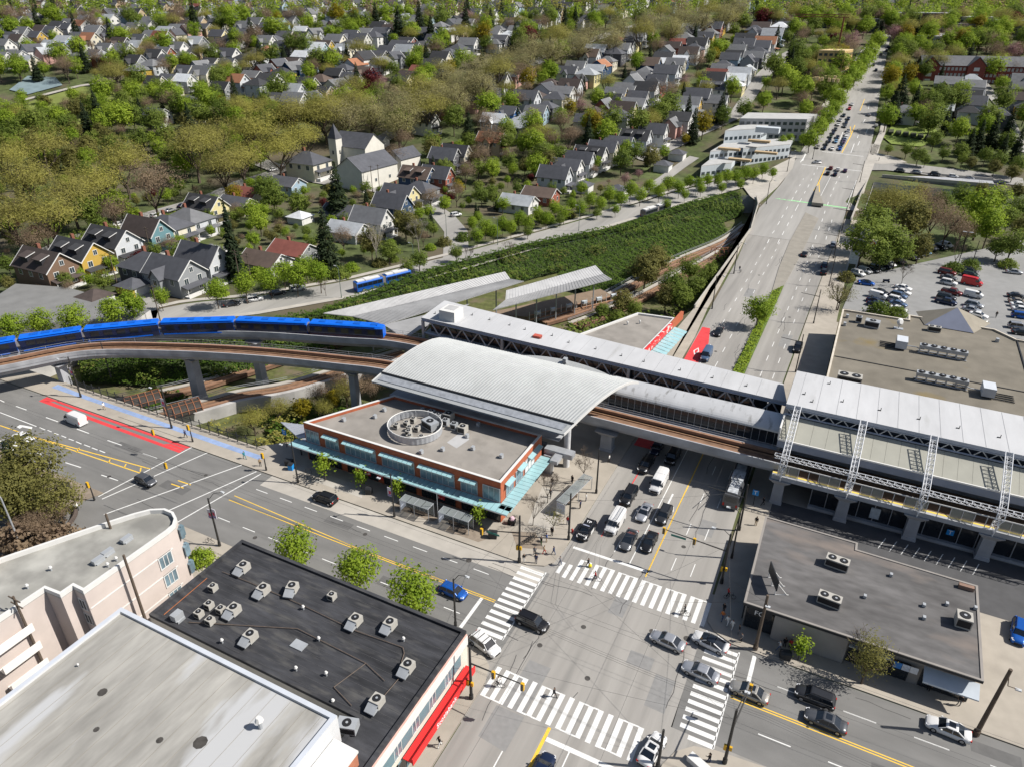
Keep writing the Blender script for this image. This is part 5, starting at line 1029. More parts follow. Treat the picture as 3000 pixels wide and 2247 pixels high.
near = [
 (SUV,(1150,1350),-3,'black','black sport utility vehicle turning over the left crosswalk end'),
 (WAG,(1048,1398),-16,'white','white wagon with black roof bars beside the red bank sign'),
 (HAT,(980,1283),-2,'blue','bright blue hatchback waiting left of the crossing'),
 (SED,(1441,1390),174,'silver','silver sedan inside the crossing, nearest its middle'),
 (SEDG,(1533,1393),172,'white','white sedan with black glass roof entering from the right'),
 (SED,(1512,1457),176,'silver','silver sedan straddling the right crosswalk'),
 (SEDS,(1617,1500),176,'beige','champagne sedan with sunroof just past the right crosswalk'),
 (SUV,(1758,1512),177,'darkgrey','dark vehicle beside the bare tree shadow on right leg'),
 (SEDS,(1781,1563),177,'grey','charcoal sedan by the yellow line on the right leg'),
 (SEDS,(2045,1580),176,'white','white sedan with sunroof near the leaning wooden pole'),
 (SEDS,(1408,1625),80,'white','white sedan with sunroof crossing the near crosswalk'),
 (SED,(1170,1672),90,'navy','navy sedan cut off by the bottom edge of the picture'),
 (SEDG,(1357,1172),-90,'grey','slate sedan at the stop line, left of the black sunroof sedan'),
 (SEDS,(1402,1176),-90,'black','black sedan with sunroof at the stop line by yellow line'),
 (SEDS,(1391,1112),-92,'silver','silver blue sedan with sunroof, second in its queue'),
 (SUV,(1433,1118),-91,'darkgrey','dark grey crossover second in line beside the yellow line'),
 (BIG,(1357,1078),-91,'black','black sport utility vehicle behind the white ladder van'),
 (PIC,(1395,1008),-91,'black','black pickup half in the guideway shadow'),
 (BIG,(1452,992),-91,'black','black truck under the guideway beside the pickup'),
 (SED,(1418,972),-90,'navy','dark sedan deepest in the shadow under the guideway'),
 (SUV,(702,1082),180,'black','black minivan parked at the kerb before the brick building'),
 (HAT,(317,1043),-2,'grey','grey hatchback driving over the left crossing lines'),
 (SED,(52,950),4,'white','white vintage style sedan beside the left yellow line'),
 (SEDG,(18,968),4,'white','white sedan with black roof at the left picture edge'),
 (SUV,(2198,1372),-98,'blue','deep blue sport utility vehicle parked at right picture edge'),
 (SED,(1551,722),-90,'black','black sedan beside the red bus lane'),
 (SUV,(1722,757),-90,'black','black vehicle parked at the kerb beside the supermarket'),
 (SED,(1737,553),90,'darkgrey','dark sedan alone beside the bare median'),
 (SUV,(1780,578),90,'navy','dark blue vehicle parked behind another near the pylon sign'),
 (SUV,(1779,592),90,'black','black vehicle parked nearest the pylon sign on main road'),
 (SUV,(1799,533),90,'silver','silver vehicle parked under the roadside trees'),
 (SUV,(551,651),14,'white','white sport utility vehicle on bus street, left of a dark one'),
 (SED,(601,637),14,'black','black sedan between two white vehicles on bus street'),
 (SUV,(643,628),14,'white','white sport utility vehicle nearest the green tree row end'),
 (SED,(502,661),13,'darkgrey','dark sedan leftmost of those parked on bus street'),
 (SUV,(985,468),62,'white','white vehicle at the mouth of the side street'),
 (SED,(299,480),20,'blue','blue car parked under the bare brown tree'),
 (SED,(258,488),20,'white','white car leftmost on the tree lined street'),
 (SUV,(338,470),20,'white','white vehicle right of the blue one on tree lined street'),
 (SED,(368,458),20,'silver','silver car fourth along the tree lined street'),
 (SED,(395,448),20,'navy','navy car rightmost on the tree lined street'),
 (SED,(590,370),25,'white','white car beside the church trees'),
 (SED,(617,360),25,'white','second white car nearer the church'),
]
def hdg(p, q): a, b = at(*p), at(*q); return math.degrees(math.atan2(b.y-a.y, b.x-a.x))
HC, HB1, HB2, HT, HS = hdg((540,660),(700,632)), hdg((760,622),(900,588)), hdg((1380,455),(1450,432)), hdg((250,490),(400,445)), hdg((600,372),(700,340))
for t, p, dg, c, lab in near: veh(t, D_(*p), {14:HC,13:HC,20:HT,25:HS}.get(dg,dg), c, lab)
veh(VAN, D_(1422,1050), -91, 'white', 'tall white cargo van behind the silver blue sedan', 'van', 'van')
v = veh(VANL, D_(1328,1136), -91, 'white', 'white van with roof ladder at the stop line beside police vehicle', 'van', 'van')
veh(VAN, D_(1525,774), -90, 'steelblue', 'blue delivery van beside the red bus lane', 'van', 'van', None, .95); veh(VAN, D_(165,913), 178, 'white', 'white van driving beside the red lane outline', 'van', 'van', None, .95)
pc = veh(SUV, D_(1266,1152), -92, 'black', 'black and white police vehicle at the kerb by the corner plaza', 'police_car', 'police car')
MB().box(-1.0,.35,-.945,-.93,.35,.95).box(-1.0,.35,.93,.945,.35,.95).build('white_door', whitep, pc); MB().box(.0,.25,-.55,.55,1.72,1.82).build('light_bar', mat('light_bar',(0.3,0.32,0.4),.2), pc)
ML = Matrix(((0,-1,0,0),(1,0,0,0),(0,0,1,0),(0,0,0,1)))
text('POLICE', pc.matrix_basis @ Matrix.Translation((1.75,0,1.02)) @ ML, .42, white_l, pc); text('TP', pc.matrix_basis @ Matrix.Translation((-.9,0,1.75)) @ ML, .8, white_l, pc)
def bus(p, deg, L, col, label, roofc, seg=1, name='bus'):
    e = empty(name, (p.x,p.y,p.z), math.radians(deg), label, 'bus'); n = seg; sl = L/n
    for k in range(n):
        x0 = L/2-sl*(k+1)+(.5 if k < n-1 else 0); x1 = L/2-sl*k-(.5 if k else 0)
        def rg(x, s=1): return [(x,-1.27*s,.35),(x,1.27*s,.35),(x,1.27*s,2.7),(x,1.1*s,3.0),(x,-1.1*s,3.0),(x,-1.27*s,2.7)]
        b = MB().loft([rg(x0),rg(x0+.1),rg(x1-.2),rg(x1,.95)]).build('bus_body', PAINTS[col] if isinstance(col,str) else col, e)
        for s in (-1,1):
            nw = int((x1-x0)/1.5)
            for j in range(nw): a = x0+.3+j*(x1-x0-.5)/nw; MB().box(a,a+(x1-x0-.5)/nw-.1,min(s*1.265,s*1.29),max(s*1.265,s*1.29),1.5,2.5).build('window', cglass, b)
        MB().box(x0+.5,x1-.7,-.8,.8,3.0,3.28).build('roof_unit', roofc, b); MB().box(x0+(x1-x0)*.35,x0+(x1-x0)*.6,-1.0,1.0,3.02,3.4).build('roof_fairing', roofc, b)
        for x in ((x0+1.6,x1-2.2) if k == 0 else (x0+2.0,)):
            for s in (-1,1): w_ = MB().tube((x,s*1.0,.5),(x,s*1.29,.5),.5,n=14).build('wheel', tyre, e); MB().tube((x,s*1.29,.5),(x,s*1.3,.5),.28,n=10).build('rim', rimm, w_)
    for k in range(n-1): x = L/2-sl*(k+1); MB().box(x-.6,x+.6,-1.15,1.15,.6,2.85).build('bellows', bellow, e)
    MB().box(L/2-.05,L/2+.03,-1.1,1.1,1.2,2.7).build('windscreen', cglass, e); MB().box(-L/2-.03,-L/2+.05,-1.0,1.0,1.6,2.6).build('rear_window', cglass, e)
    for s in (-1,1): MB().box(-L/2-.04,-L/2+.05,min(s*.9,s*1.2),max(s*.9,s*1.2),.7,1.3).build('taillight', tlm, e); MB().box(L/2-.05,L/2+.03,min(s*.8,s*1.15),max(s*.8,s*1.15),.6,.9).build('headlight', hlm, e)
    return e
eb = bus(D_(1590,1058), 90, 12.2, 'grey', 'grey trolley bus stopped under the right end of guideway', mat('pale_roof_gear',(0.42,0.44,0.46),.5,.3,1.5))
for s in (-.3,.3): MB().tube((0,s,3.3),(-6.5,s*1.6,5.6),.05,n=4).build('trolley_pole', darkst, eb)
bus(D_(828,617), HB1, 18, 'blue', 'blue articulated bus with white roof units on bus street', whitep, 2); bus(D_(1416,462), HB2, 18, 'grey', 'grey articulated bus behind street trees on bus street', whitep, 2)
# junction, far traffic, bridge
Q = [('q2',1060,165,-150,'silver'),('q2',1288,262,90,'maroon'),('q2',1240,345,90,'black'),('q2',1402,285,90,'white'),('q2',1358,362,90,'navy'),('q2',1520,303,90,'purple')]
labs = ['pale sedan turning inside the far junction','dark red car first in the left lane at far junction','black car second in the left lane at far junction','white car first in the middle lane at far junction','dark car second in the middle lane at far junction','purple grey car alone in the right lane at far junction']
for (z, x, y, dg, c), lab in zip(Q, labs): veh(HAT, q2(x,y), dg, c, lab)
QU = [[(310,1260,'darkgrey'),(330,1365,'beige')],[(475,1390,'navy'),(520,1300,'black'),(583,1230,'navy'),(612,1140,'green'),(665,1060,'navy'),(712,985,'darkgrey'),(770,878,'white'),(812,785,'silver'),(892,682,'navy'),(1015,535,'red'),(1070,440,'white')],[(640,1400,'white'),(722,1245,'skyblue'),(758,1155,'navy'),(912,915,'grey'),(942,845,'navy'),(992,750,'navy')],[(810,1405,'blue'),(845,1325,'navy'),(890,1255,'purple'),(908,1210,'steelblue'),(932,1165,'white'),(955,1105,'white'),(987,1020,'silver')]]
for li, lane in enumerate(QU):
    for i, (x, y, c) in enumerate(lane): veh(HAT, q1(x,y), -88, c, '%s car, %s in the %s lane of the queue at far junction' % (c, nth(i), ['kerb','left','middle','right'][li]), group='cars queueing at the far junction')
for i, (x, y, c, dg) in enumerate(((1440,665,'silver',90),(1590,905,'white',90))): veh(HAT, q1(x,y), dg, c, ['silver car in tree shade driving away beyond far junction','white car driving away beside the garden lawn'][i])
q3 = lambda x, y: at((2450+x*.1358)/KD, y*.1358/KD)
for i, (x, y) in enumerate(((855,1540),(960,1195),(1080,1120),(1120,1040),(1200,1040),(1145,745),(1195,700),(800,1425))): FAR.place('car', q3(x,y), math.radians(90), 1, 'tiny dark car on the climbing main road, %s from the near end' % nth([0,2,3,4,5,6,7,1][i]), 'car', 'tiny cars on the climbing road', {'paint':PAINTS[['navy','grey','black','navy','darkgrey','black','navy','grey'][i]]})
T3 = lambda x, y: at((2000+x*.4527)/KD, y*.4527/KD)
for i, (x, y, c) in enumerate(((1408,1112,'grey'),(1515,1122,'silver'),(1635,1137,'darkgrey'),(1750,1150,'white'),(1855,1162,'silver'))): veh(HAT if i-2 else SUV, T3(x,y), -4, c, '%s car on the far bridge, %s from the left' % (c, nth(i)), group='cars on the far bridge')
# parking lot
PL = lambda x, y: at((2450+x*.24864)/KD, (650+y*.24864)/KD, .14)
LOT = [('tree row',-38,[(255,632,'white',SUV),(335,600,'white',SUV),(425,590,'darkgrey',SUV),(480,560,'green',SUV),(575,540,'navy',SUV),(620,518,'white',SED),(735,480,'darkgrey',SED),(890,440,'black',SED),(958,405,'navy',SUV),(1030,385,'skyblue',SUV),(1110,332,'grey',BIG),(1225,325,'black',SUV),(1290,295,'white',SUV)]),
 ('left block',-18,[(515,850,'black',SED),(490,900,'white',VANS),(455,955,'navy',SED),(460,1000,'navy',SED),(785,800,'white',SED),(775,852,'white',SED),(730,895,'steelblue',SUV),(700,945,'white',SUV),(725,990,'steelblue',SED),(720,1052,'white',SED)]),
 ('middle block',-15,[(1300,622,'maroon',BIG),(1320,680,'grey',SED),(1318,742,'white',SUV),(1355,852,'maroon',PIC),(1290,920,'darkgrey',BIG),(1285,968,'navy',PIC),(1565,605,'black',SUV),(1575,650,'green',SUV),(1590,745,'red',VAN),(1610,890,'white',VANS),(1620,1005,'silver',SUV),(1590,1058,'silver',SED),(1670,1125,'white',SED),(1668,1180,'beige',SUV)]),
 ('right block',8,[(2090,612,'silver',SED),(2115,895,'darkgrey',SED),(2130,960,'tan',SED),(2150,1005,'white',SED),(2170,1055,'white',SED),(2170,1135,'blue',SUV),(2135,1260,'silver',SUV),(2180,1330,'darkgrey',SED)])]
for nm, dg, L in LOT:
    for i, (x, y, c, t) in enumerate(L):
        kind = 'van' if t in (VAN,VANS) else ('pickup' if t is PIC else 'car')
        veh(t, PL(x,y), dg+R.uniform(-4,4), c, '%s %s parked in the %s of the lot, number %s from its %s' % (c, kind, nm, nth(i).replace('first','one'), 'left' if nm == 'tree row' else 'top'), kind, kind, 'vehicles parked in the supermarket lot')
for o in bpy.data.objects:
    if 'label' in o and ', number ' in o['label']: o['label'] = o['label'].replace(', number one from', ', first from').replace(', number ', ', ')
veh(SEDG, PL(350,745), 4, 'blue', 'glossy blue sports car driving through the lot')
mc = empty('motorcycle', PL(585,720), math.radians(10), 'dark touring motorcycle parked alone in the lot', 'motorcycle')
for x in (-.7,.7): MB().tube((x,-.06,.32),(x,.06,.32),.32,n=12).build('wheel', tyre, mc)
MB().loft([[(x,-w,z0),(x,w,z0),(x,w*.7,z1),(x,-w*.7,z1)] for x, w, z0, z1 in ((-1,.12,.7,.95),(-.5,.28,.45,.95),(.1,.25,.35,1.0),(.55,.22,.5,1.1),(.8,.12,.7,1.2))]).build('body', PAINTS['navy'], mc); MB().tube((.55,-.4,1.15),(.55,.4,1.15),.03).build('handlebar', trimk, mc)
# ================================================================ PEOPLE
def person_mesh(pose):
    J = {'pel':(0,0,.95),'spi':(0,0,1.15),'che':(.02,0,1.38),'nec':(.03,0,1.52),'hea':(.05,0,1.66),'top':(.04,0,1.76)}
    sw = {'stand':(.03,-.03,.02,-.02),'walk':(.30,-.28,-.22,.25),'hold':(.12,-.12,.32,.32),'lean':(.05,-.1,.25,.15)}[pose]
    E_ = [('pel','spi'),('spi','che'),('che','nec'),('nec','hea'),('hea','top')]
    for s, lg, am, nm in ((1,sw[0],sw[2],'L'),(-1,sw[1],sw[3],'R')):
        J['hip'+nm] = (0,s*.10,.90); J['kne'+nm] = (lg*.55+.03,s*.11,.50); J['ank'+nm] = (lg,s*.11,.09+max(0,-lg)*.12); J['toe'+nm] = (lg+.19,s*.12,.04)
        J['sho'+nm] = (.02,s*.19,1.42); J['elb'+nm] = (am*.35-.02,s*.25,1.15); J['wri'+nm] = (am+.04,s*.25,.93+abs(am)*.35); J['han'+nm] = (am+.07,s*.25,.80+abs(am)*.4)
        E_ += [('pel','hip'+nm),('hip'+nm,'kne'+nm),('kne'+nm,'ank'+nm),('ank'+nm,'toe'+nm),('che','sho'+nm),('sho'+nm,'elb'+nm),('elb'+nm,'wri'+nm),('wri'+nm,'han'+nm)]
    Rd = {'pel':.15,'spi':.14,'che':.165,'nec':.065,'hea':.105,'top':.085,'hip':.10,'kne':.07,'ank':.05,'toe':.045,'sho':.075,'elb':.052,'wri':.04,'han':.045}
    ks = list(J); me = bpy.data.meshes.new('tmp'); me.from_pydata([J[k] for k in ks], [(ks.index(a),ks.index(b)) for a, b in E_], [])
    o = bpy.data.objects.new('tmp', me); COL.objects.link(o); md = o.modifiers.new('s','SKIN'); o.modifiers.new('d','SUBSURF').levels = 1
    for i, k in enumerate(ks):
        r_ = Rd[k[:3]]; me.skin_vertices[0].data[i].radius = (r_, r_*(1.25 if k in ('che','spi','pel') else 1)); me.skin_vertices[0].data[i].use_root = (k == 'pel')
    bpy.context.view_layer.update(); ev = bpy.data.meshes.new_from_object(o.evaluated_get(bpy.context.evaluated_depsgraph_get())); bpy.data.objects.remove(o)
    skin = mat('skin', (0.42,0.26,0.18), .6, .05); hair = mat('hair', (0.03,0.02,0.015), .8, .1)
    for m_ in (skin, hair, mat('shirt',(.1,.1,.1)), mat('trousers',(.05,.05,.06)), mat('shoes',(.02,.02,.02))): ev.materials.append(m_)
    for p in ev.polygons:
        c = p.center; z = c.z
        if z > 1.5: p.material_index = 1 if (z > 1.69 or c.x < .02) and z > 1.55 else 0
        elif z < .1: p.material_index = 4
        elif z < .98 and abs(c.y) < .2: p.material_index = 3
        elif abs(c.y) > .2 and z < .93+.1: p.material_index = 0
        else: p.material_index = 2
        p.use_smooth = True
    ev.name = 'person_'+pose; return ev
PM = {k: person_mesh(k) for k in ('stand','walk','hold','lean')}
CLO = {'black':(.015,.015,.018),'white':(.7,.7,.68),'red':(.45,.03,.03),'blue':(.06,.13,.35),'navy':(.02,.03,.08),'grey':(.16,.16,.17),'tan':(.35,.26,.16),'teal':(.03,.2,.24),'pink':(.55,.25,.3),'green':(.06,.12,.05),'denim':(.07,.11,.2),'orange':(.5,.16,.04)}
CM = {k: mat('cloth_'+k, c, .85, .12, 6) for k, c in CLO.items()}
def person(p, deg, pose, top, bot, label):
    o = obj('person', PM[pose], None, label, 'person', None, None, (p.x,p.y,p.z), math.radians(deg)); 
    for i, m_ in ((2,CM[top]),(3,CM[bot])): o.material_slots[i].link = 'OBJECT'; o.material_slots[i].material = m_
    k = R.uniform(.95,1.06); o.scale = (k,k,k); return o
A2 = lambda x, y, z=.13: at((1300+x*.27162)/KD, (1500+y*.27162)/KD, zabs=z); B2 = lambda x, y, z=.13: at((1700+x*.27162)/KD, (1500+y*.27162)/KD, zabs=z)
C2 = lambda x, y, z=.13: at((1300+x*.27162)/KD, (1797+y*.27162)/KD, zabs=z); D2 = lambda x, y, z=.13: at((1800+x*.27162)/KD, (1797+y*.27162)/KD, zabs=z); E2 = lambda x, y, z=.13: at((2400+x*.27162)/KD, (1797+y*.27162)/KD, zabs=z)
Z6 = lambda x, y, z=.13: at((1550+x*.33906)/KD, (1250+y*.33906)/KD, zabs=z); F2 = lambda x, y, z=.13: at(x*.36216/KD, (1050+y*.36216)/KD, zabs=z); Z8 = lambda x, y, z=.13: at((900+x*.2486)/KD, (1850+y*.2486)/KD, zabs=z)
for f, x, y, z, dg, po, t, b, lab in (
 (A2,865,535,.13,-60,'stand','black','white','person in black top and white trousers beside the corner signal pole'),
 (A2,995,545,.13,-80,'stand','navy','navy','person in dark navy clothes waiting at the corner kerb'),
 (A2,982,462,.13,-60,'walk','grey','black','person in grey standing behind the navy dressed one'),
 (A2,1082,447,.13,20,'walk','tan','red','person in red trousers striding across the corner plaza'),
 (A2,1186,456,.13,170,'walk','navy','denim','person in denim walking left on the corner plaza'),
 (A2,1256,566,.13,190,'walk','grey','denim','person at the kerb edge of the corner by crosswalk'),
 (A2,1556,585,.01,-20,'walk','black','black','person in black with a yellow bag on far crosswalk'),
 (A2,1632,722,.01,200,'walk','red','navy','person in red top walking a cycle on far crosswalk'),
 (A2,1106,318,.13,40,'lean','blue','tan','person in pale blue shirt bending by the bicycle rack'),
 (A2,1165,252,.13,90,'stand','black','black','person in black by the small budding tree'),
 (A2,1050,352,.13,60,'stand','black','green','person in dark clothes by the bicycle rack'),
 (A2,1335,132,.13,100,'stand','red','denim','person in red inside the plaza bus shelter'),
 (B2,1590,905,.13,20,'walk','red','black','person in red jacket with a bicycle in wall shade'),
 (B2,1545,1072,.13,250,'stand','black','black','person in black standing in the corner building shade'),
 (B2,1585,1212,.13,250,'walk','white','white','person all in white, first of two at right corner'),
 (B2,1636,1256,.13,250,'walk','white','white','person all in white, nearer the kerb at right corner'),
 (B2,1530,1160,.13,250,'walk','orange','denim','person in orange ahead of the two in white'),
 (B2,1708,1308,.13,200,'stand','black','grey','person in black standing in sun by right crosswalk'),
 (B2,1732,1395,.13,220,'lean','grey','black','person leaning over a stroller by the right crosswalk'),
 (B2,1890,142,.13,90,'stand','black','tan','person with dark hair on sunny sidewalk left of grey roof'),
 (C2,1188,898,.01,-10,'walk','black','black','person in black walking along the near crosswalk'),
 (D2,1018,1606,.13,150,'hold','black','navy','person looking at a phone on the near right corner'),
 (D2,1775,392,.13,190,'walk','white','denim','person in white shirt walking in front of corner wall'),
 (D2,1890,372,.13,100,'stand','red','black','person in red standing by the corner building wall'),
 (D2,1830,360,.13,100,'stand','black','black','person in black beside the one in red at corner wall'),
 (Z6,372,488,.13,250,'stand','black','black','person in black on the paved plaza before the column'),
 (Z6,198,510,.13,90,'walk','black','grey','person walking under the bare plaza tree'),
 (Z6,186,608,.13,270,'walk','grey','black','person in grey on the plaza near the glass canopy'),
 (Z6,690,305,.13,180,'stand','white','black','person in white in the shade under the guideway'),
 (Z6,2020,675,.13,200,'walk','black','black','person in black in shade beside the trolley bus'),
 (Z6,492,640,.13,200,'stand','white','navy','person in white waiting by the plaza bus shelter'),
 (Z6,442,705,.13,180,'stand','navy','black','person in navy waiting at the shelter kerb'),
 (F2,847,413,.13,170,'walk','white','tan','person in white walking along the blue cycle lane'),
 (F2,1505,640,.13,190,'walk','navy','black','person in navy beside the left signal pole'),
 (F2,1980,810,.13,-10,'walk','teal','teal','person in teal walking on the blue cycle lane'),
 (F2,2108,868,.13,-30,'lean','tan','black','person in tan bending near the end of blue lane'),
 (F2,635,1232,.17,200,'stand','white','black','person in white at the park corner'),
 (F2,1422,1492,.13,150,'walk','blue','denim','person in bright blue by the pink block'),
 (Z8,1560,1352,.13,60,'walk','black','white','person in black top and white trousers on the near left sidewalk'),
 (E2,1170,835,.13,80,'stand','black','black','person in black in the doorway under the pale awning'),
 (E2,1500,990,.13,80,'stand','black','grey','person beside the awning end at right')): person(f(x,y,z), dg, po, t, b, lab)
person(PL(1878,1130), 250, 'walk', 'black', 'black', 'person in black walking alone across the parking lot'); person(at(1597,586), 90, 'stand', 'black', 'denim', 'person with bicycle on the kerb of main road by the cut'); person(q2(2065,130)+Vector((0,0,.15)), 200, 'stand', 'black', 'black', 'person in black at the far junction corner')
def bicycle(p, deg, lab, grp=None):
    e = empty('bicycle', p, math.radians(deg), lab, 'bicycle', grp); 
    for x in (-.52,.52): MB().path([(x+.33*math.cos(t*math.pi/6),0,.34+.33*math.sin(t*math.pi/6)) for t in range(13)],.025,4).build('wheel', tyre, e)
    MB().tube((-.52,0,.34),(-.15,0,.85),.025,n=4).tube((-.15,0,.35),(-.2,0,.92),.025,n=4).tube((-.15,0,.35),(.4,0,.85),.025,n=4).tube((.52,0,.34),(.38,0,.95),.025,n=4).tube((-.18,0,.8),(.4,0,.85),.025,n=4).build('frame', PAINTS['darkgrey'], e); MB().tube((.38,-.28,.98),(.38,.28,.98),.025,n=4).build('handlebar', trimk, e); MB().box(-.32,-.06,-.07,.07,.92,.97).build('saddle', trimk, e)
bicycle(A2(1640,735,.01), 10, 'bicycle wheeled by the person in red on far crosswalk'); bicycle(B2(1610,930), 20, 'bicycle held by the person in red jacket in shade'); bicycle(C2(590,790,.01), 15, 'bicycle ridden across left end of near crosswalk'); person(C2(590,775,.25), 15, 'lean', 'white', 'black', 'cyclist in white on the near crosswalk')
bicycle(B2(1120,1110,.01), 190, 'bicycle on the right end of far crosswalk'); person(B2(1125,1085,.25), 190, 'lean', 'black', 'black', 'cyclist in black on the right end of far crosswalk'); bicycle(at(1599,590), 80, 'bicycle leaning at the kerb by the cut'); bicycle(F2(1700,1490), 10, 'bicycle locked to the banner pole by black roofed building')
for i in range(5): bicycle(A2(880+i*22,350-i*18), 30+i*8, 'bicycle in the corner plaza rack, %s from the left' % nth(i), 'bicycles in the plaza rack')
ybag = MB().ball((0,0,.3),.3,8,5).build('yellow_bag', mat('bag_yellow',(0.75,0.6,0.03),.7), None, label='bright yellow bag carried over far crosswalk', cat='bag', loc=A2(1578,590,.01))
# ================================================================ POLES, SIGNALS, WIRES
polem = mat('pole_black', (0.035,0.034,0.033), .6, .1, 2); wood = mat('wooden_pole', (0.11,0.085,0.065), .9, .15, 2); yel = mat('signal_yellow', (0.62,0.36,0.02), .5, .05); wirem = mat('wire_black', (0.06,0.06,0.06), .6, .05); lampw = mat('lamp_head', (0.5,0.52,0.54), .5, .05); banw = mat('banner_white', (0.68,0.66,0.72), .7, .1, 2); banr = mat('banner_red', (0.6,0.06,0.12), .7); banp = mat('banner_purple', (0.30,0.24,0.45), .7)
lensk = mat('signal_lens', (0.05,0.05,0.05), .3)
def signal(root, x, y, z, ax=(0,-1)):
    s = MB().box(x-.2,x+.2,y-.16,y+.16,z-.55,z+.55).build('signal_head', yel, root)
    for k in (-1,0,1): MB().tube((x+ax[0]*.16,y+ax[1]*.17,z+k*.34),(x+ax[0]*.26,y+ax[1]*.3,z+k*.34),.13,n=8).build('lens', lensk, s)
def pole(p, h, lab, r=.16, m=None, arm=None, lamp=None, sig=(), ban=(), sign=None, lean=(0,0), name='street_pole', cat='pole', ped=False, cross=0):
    e = empty(name, (p.x,p.y,p.z), 0, lab, cat); m = m or polem; T_ = lambda z: (lean[0]*z/h, lean[1]*z/h, z)
    MB().tube((0,0,0),T_(h),r,r*.7,n=9).build('shaft', m, e); MB().tube((0,0,0),(0,0,.7),r*1.35,n=9).build('base', m, e)
    if arm:
        (ax, ay, zz, aup) = arm; a = MB().tube((0,0,zz),(ax,ay,zz+aup),.1,.06,n=6).build('mast_arm', m, e)
        for f in sig: signal(e, ax*f, ay*f-.2, zz+aup*f-.1)
        if sign: MB().box(ax*sign-1.1,ax*sign+1.1,ay*sign-.06,ay*sign-.02,zz+aup*sign-.65,zz+aup*sign-.3).build('street_name_sign', mat('sign_green',(0.05,0.22,0.18),.5), e)
    if lamp:
        lx, ly, lz = lamp; a = MB().path([T_(h*.96),(lx*.4,ly*.4,lz+.25),(lx,ly,lz)],.05,5).build('lamp_arm', m, e); MB().box(lx-.3,lx+.3,ly-.16,ly+.16,lz-.12,lz+.04).build('lamp_head', lampw, a)
    for (bx, bz) in ban:
        b = MB().box(min(0,bx),max(0,bx),-.03,.03,bz,bz+1.7).build('banner', banw, e); MB().box(min(bx*.25,bx*.75),max(bx*.25,bx*.75),-.05,.05,bz+.5,bz+1.1).build('banner_emblem', banr, b); MB().box(min(bx*.05,bx*.95),max(bx*.05,bx*.95),-.045,.045,bz+.08,bz+.4).build('banner_stripe', banp, b)
    if ped: MB().box(-.45,-.15,-.3,-.05,2.4,3.2).build('pedestrian_signal', yel, e); MB().box(.15,.45,-.3,-.05,2.6,3.2).build('pedestrian_signal', yel, e)
    for k in range(cross): MB().box(-1.1,1.1,-.06,.06,h-.5-k*.9,h-.38-k*.9).build('crossarm', wood, e)
    return e
pole(C2(298,912), 9.0, 'black signal pole with two heads on its arm beside red bank sign', .2, arm=(7.2,-.1,6.2,.35), sig=(.45,.97), ped=True, name='signal_pole', cat='traffic signal')
pole(B2(1522,762), 9.2, 'black signal pole with long arm left of the grey roofed building', .2, arm=(-9.4,.1,6.0,.5), sig=(.5,.98), sign=.75, lamp=(-2.4,.3,9.2), ped=True, name='signal_pole', cat='traffic signal')
pole(A2(815,532), 8.8, 'black signal pole at the station plaza corner', .2, arm=(-5.2,-2.2,5.6,.2), sig=(.98,), sign=.7, ped=True, name='signal_pole', cat='traffic signal'); 
pole(D2(1187,1606), 9.0, 'black signal pole on the near right corner', .2, arm=(.9,7.0,5.8,.3), sig=(.9,), lamp=(.6,2.5,9.2), ped=True, name='signal_pole', cat='traffic signal')
pole(A2(1346,292), 9.0, 'black trolley wire pole beside the police vehicle', .17); pole(A2(128,1222), 8.5, 'black pole with street lamp at the far corner of black roof', .16, lamp=(1.6,.8,8.9)); pole(B2(1885,1475), 9.6, 'tall wooden pole at the right crosswalk corner', .24, m=wood, lamp=(.3,-.4,8.2)); pole(E2(1690,1300), 11.0, 'big wooden pole by the white sedan on right leg', .28, m=wood, lean=(.3,.1), lamp=(1.8,.4,8.3))
pole(D2(465,1660), 6.5, 'black pole base at the bottom by the white sedan', .2); pole(Z6(580,570), 9.0, 'black pole on the plaza kerb left of white van', .16); pole(Z6(1750,1130), 8.6, 'black pole beside the tall arm right of main road', .15, lamp=(-1.8,.1,9.0)); pole(Z6(1815,890), 9.0, 'black pole by the trolley bus kerb', .17, arm=(-6,.1,6.4,.2))
B1 = lambda x, y: at((850+x*.3617)/KD, (1150+y*.3617)/KD, zabs=.13)
pole(B1(845,1002), 8.6, 'black lamp pole with banner in front of brick building', .15, lamp=(-1.3,-1.4,8.3), ban=((-.9,4.0),)); pole(B1(65,728), 8.6, 'black lamp pole at the left end of brick building', .15, lamp=(-1.2,-1.2,8.4)); pole(B1(1200,1030), 5.5, 'slim sign pole between the two bus shelters', .06, m=steel)
pole(F2(1778,1512), 9.2, 'black banner pole between pink block and black roof', .17, lamp=(1.0,1.9,9.4), ban=((-.9,5.2),(.9,5.6))); pole(F2(655,312), 9.4, 'black banner pole leftmost by the iron fence', .16, lamp=(-1.6,-1.2,9.2), ban=((-1.0,5),)); pole(F2(1390,562), 9.4, 'black banner pole by the rusty barrel skylight', .16, lamp=(-1.5,-1.2,9.3), ban=((-1.2,4.8),))
pole(F2(185,1545,.17), 10, 'pale steel lamp pole in the corner park', .15, m=steel, lamp=(-1.2,.3,10.2)); pole(at(240,815), 8.5, 'dark pole under the guideway by cross street', .14)
for f, x, y, lab in ((F2,765,1142,'short signal post on the park corner'),(F2,1560,672,'short signal post at end of red lane'),(F2,2155,902,'short signal post at the end of blue lane')):
    e = pole(f(x,y), 3.4, lab, .12, name='signal_post', cat='traffic signal'); signal(e, 0, -.25, 3.3)
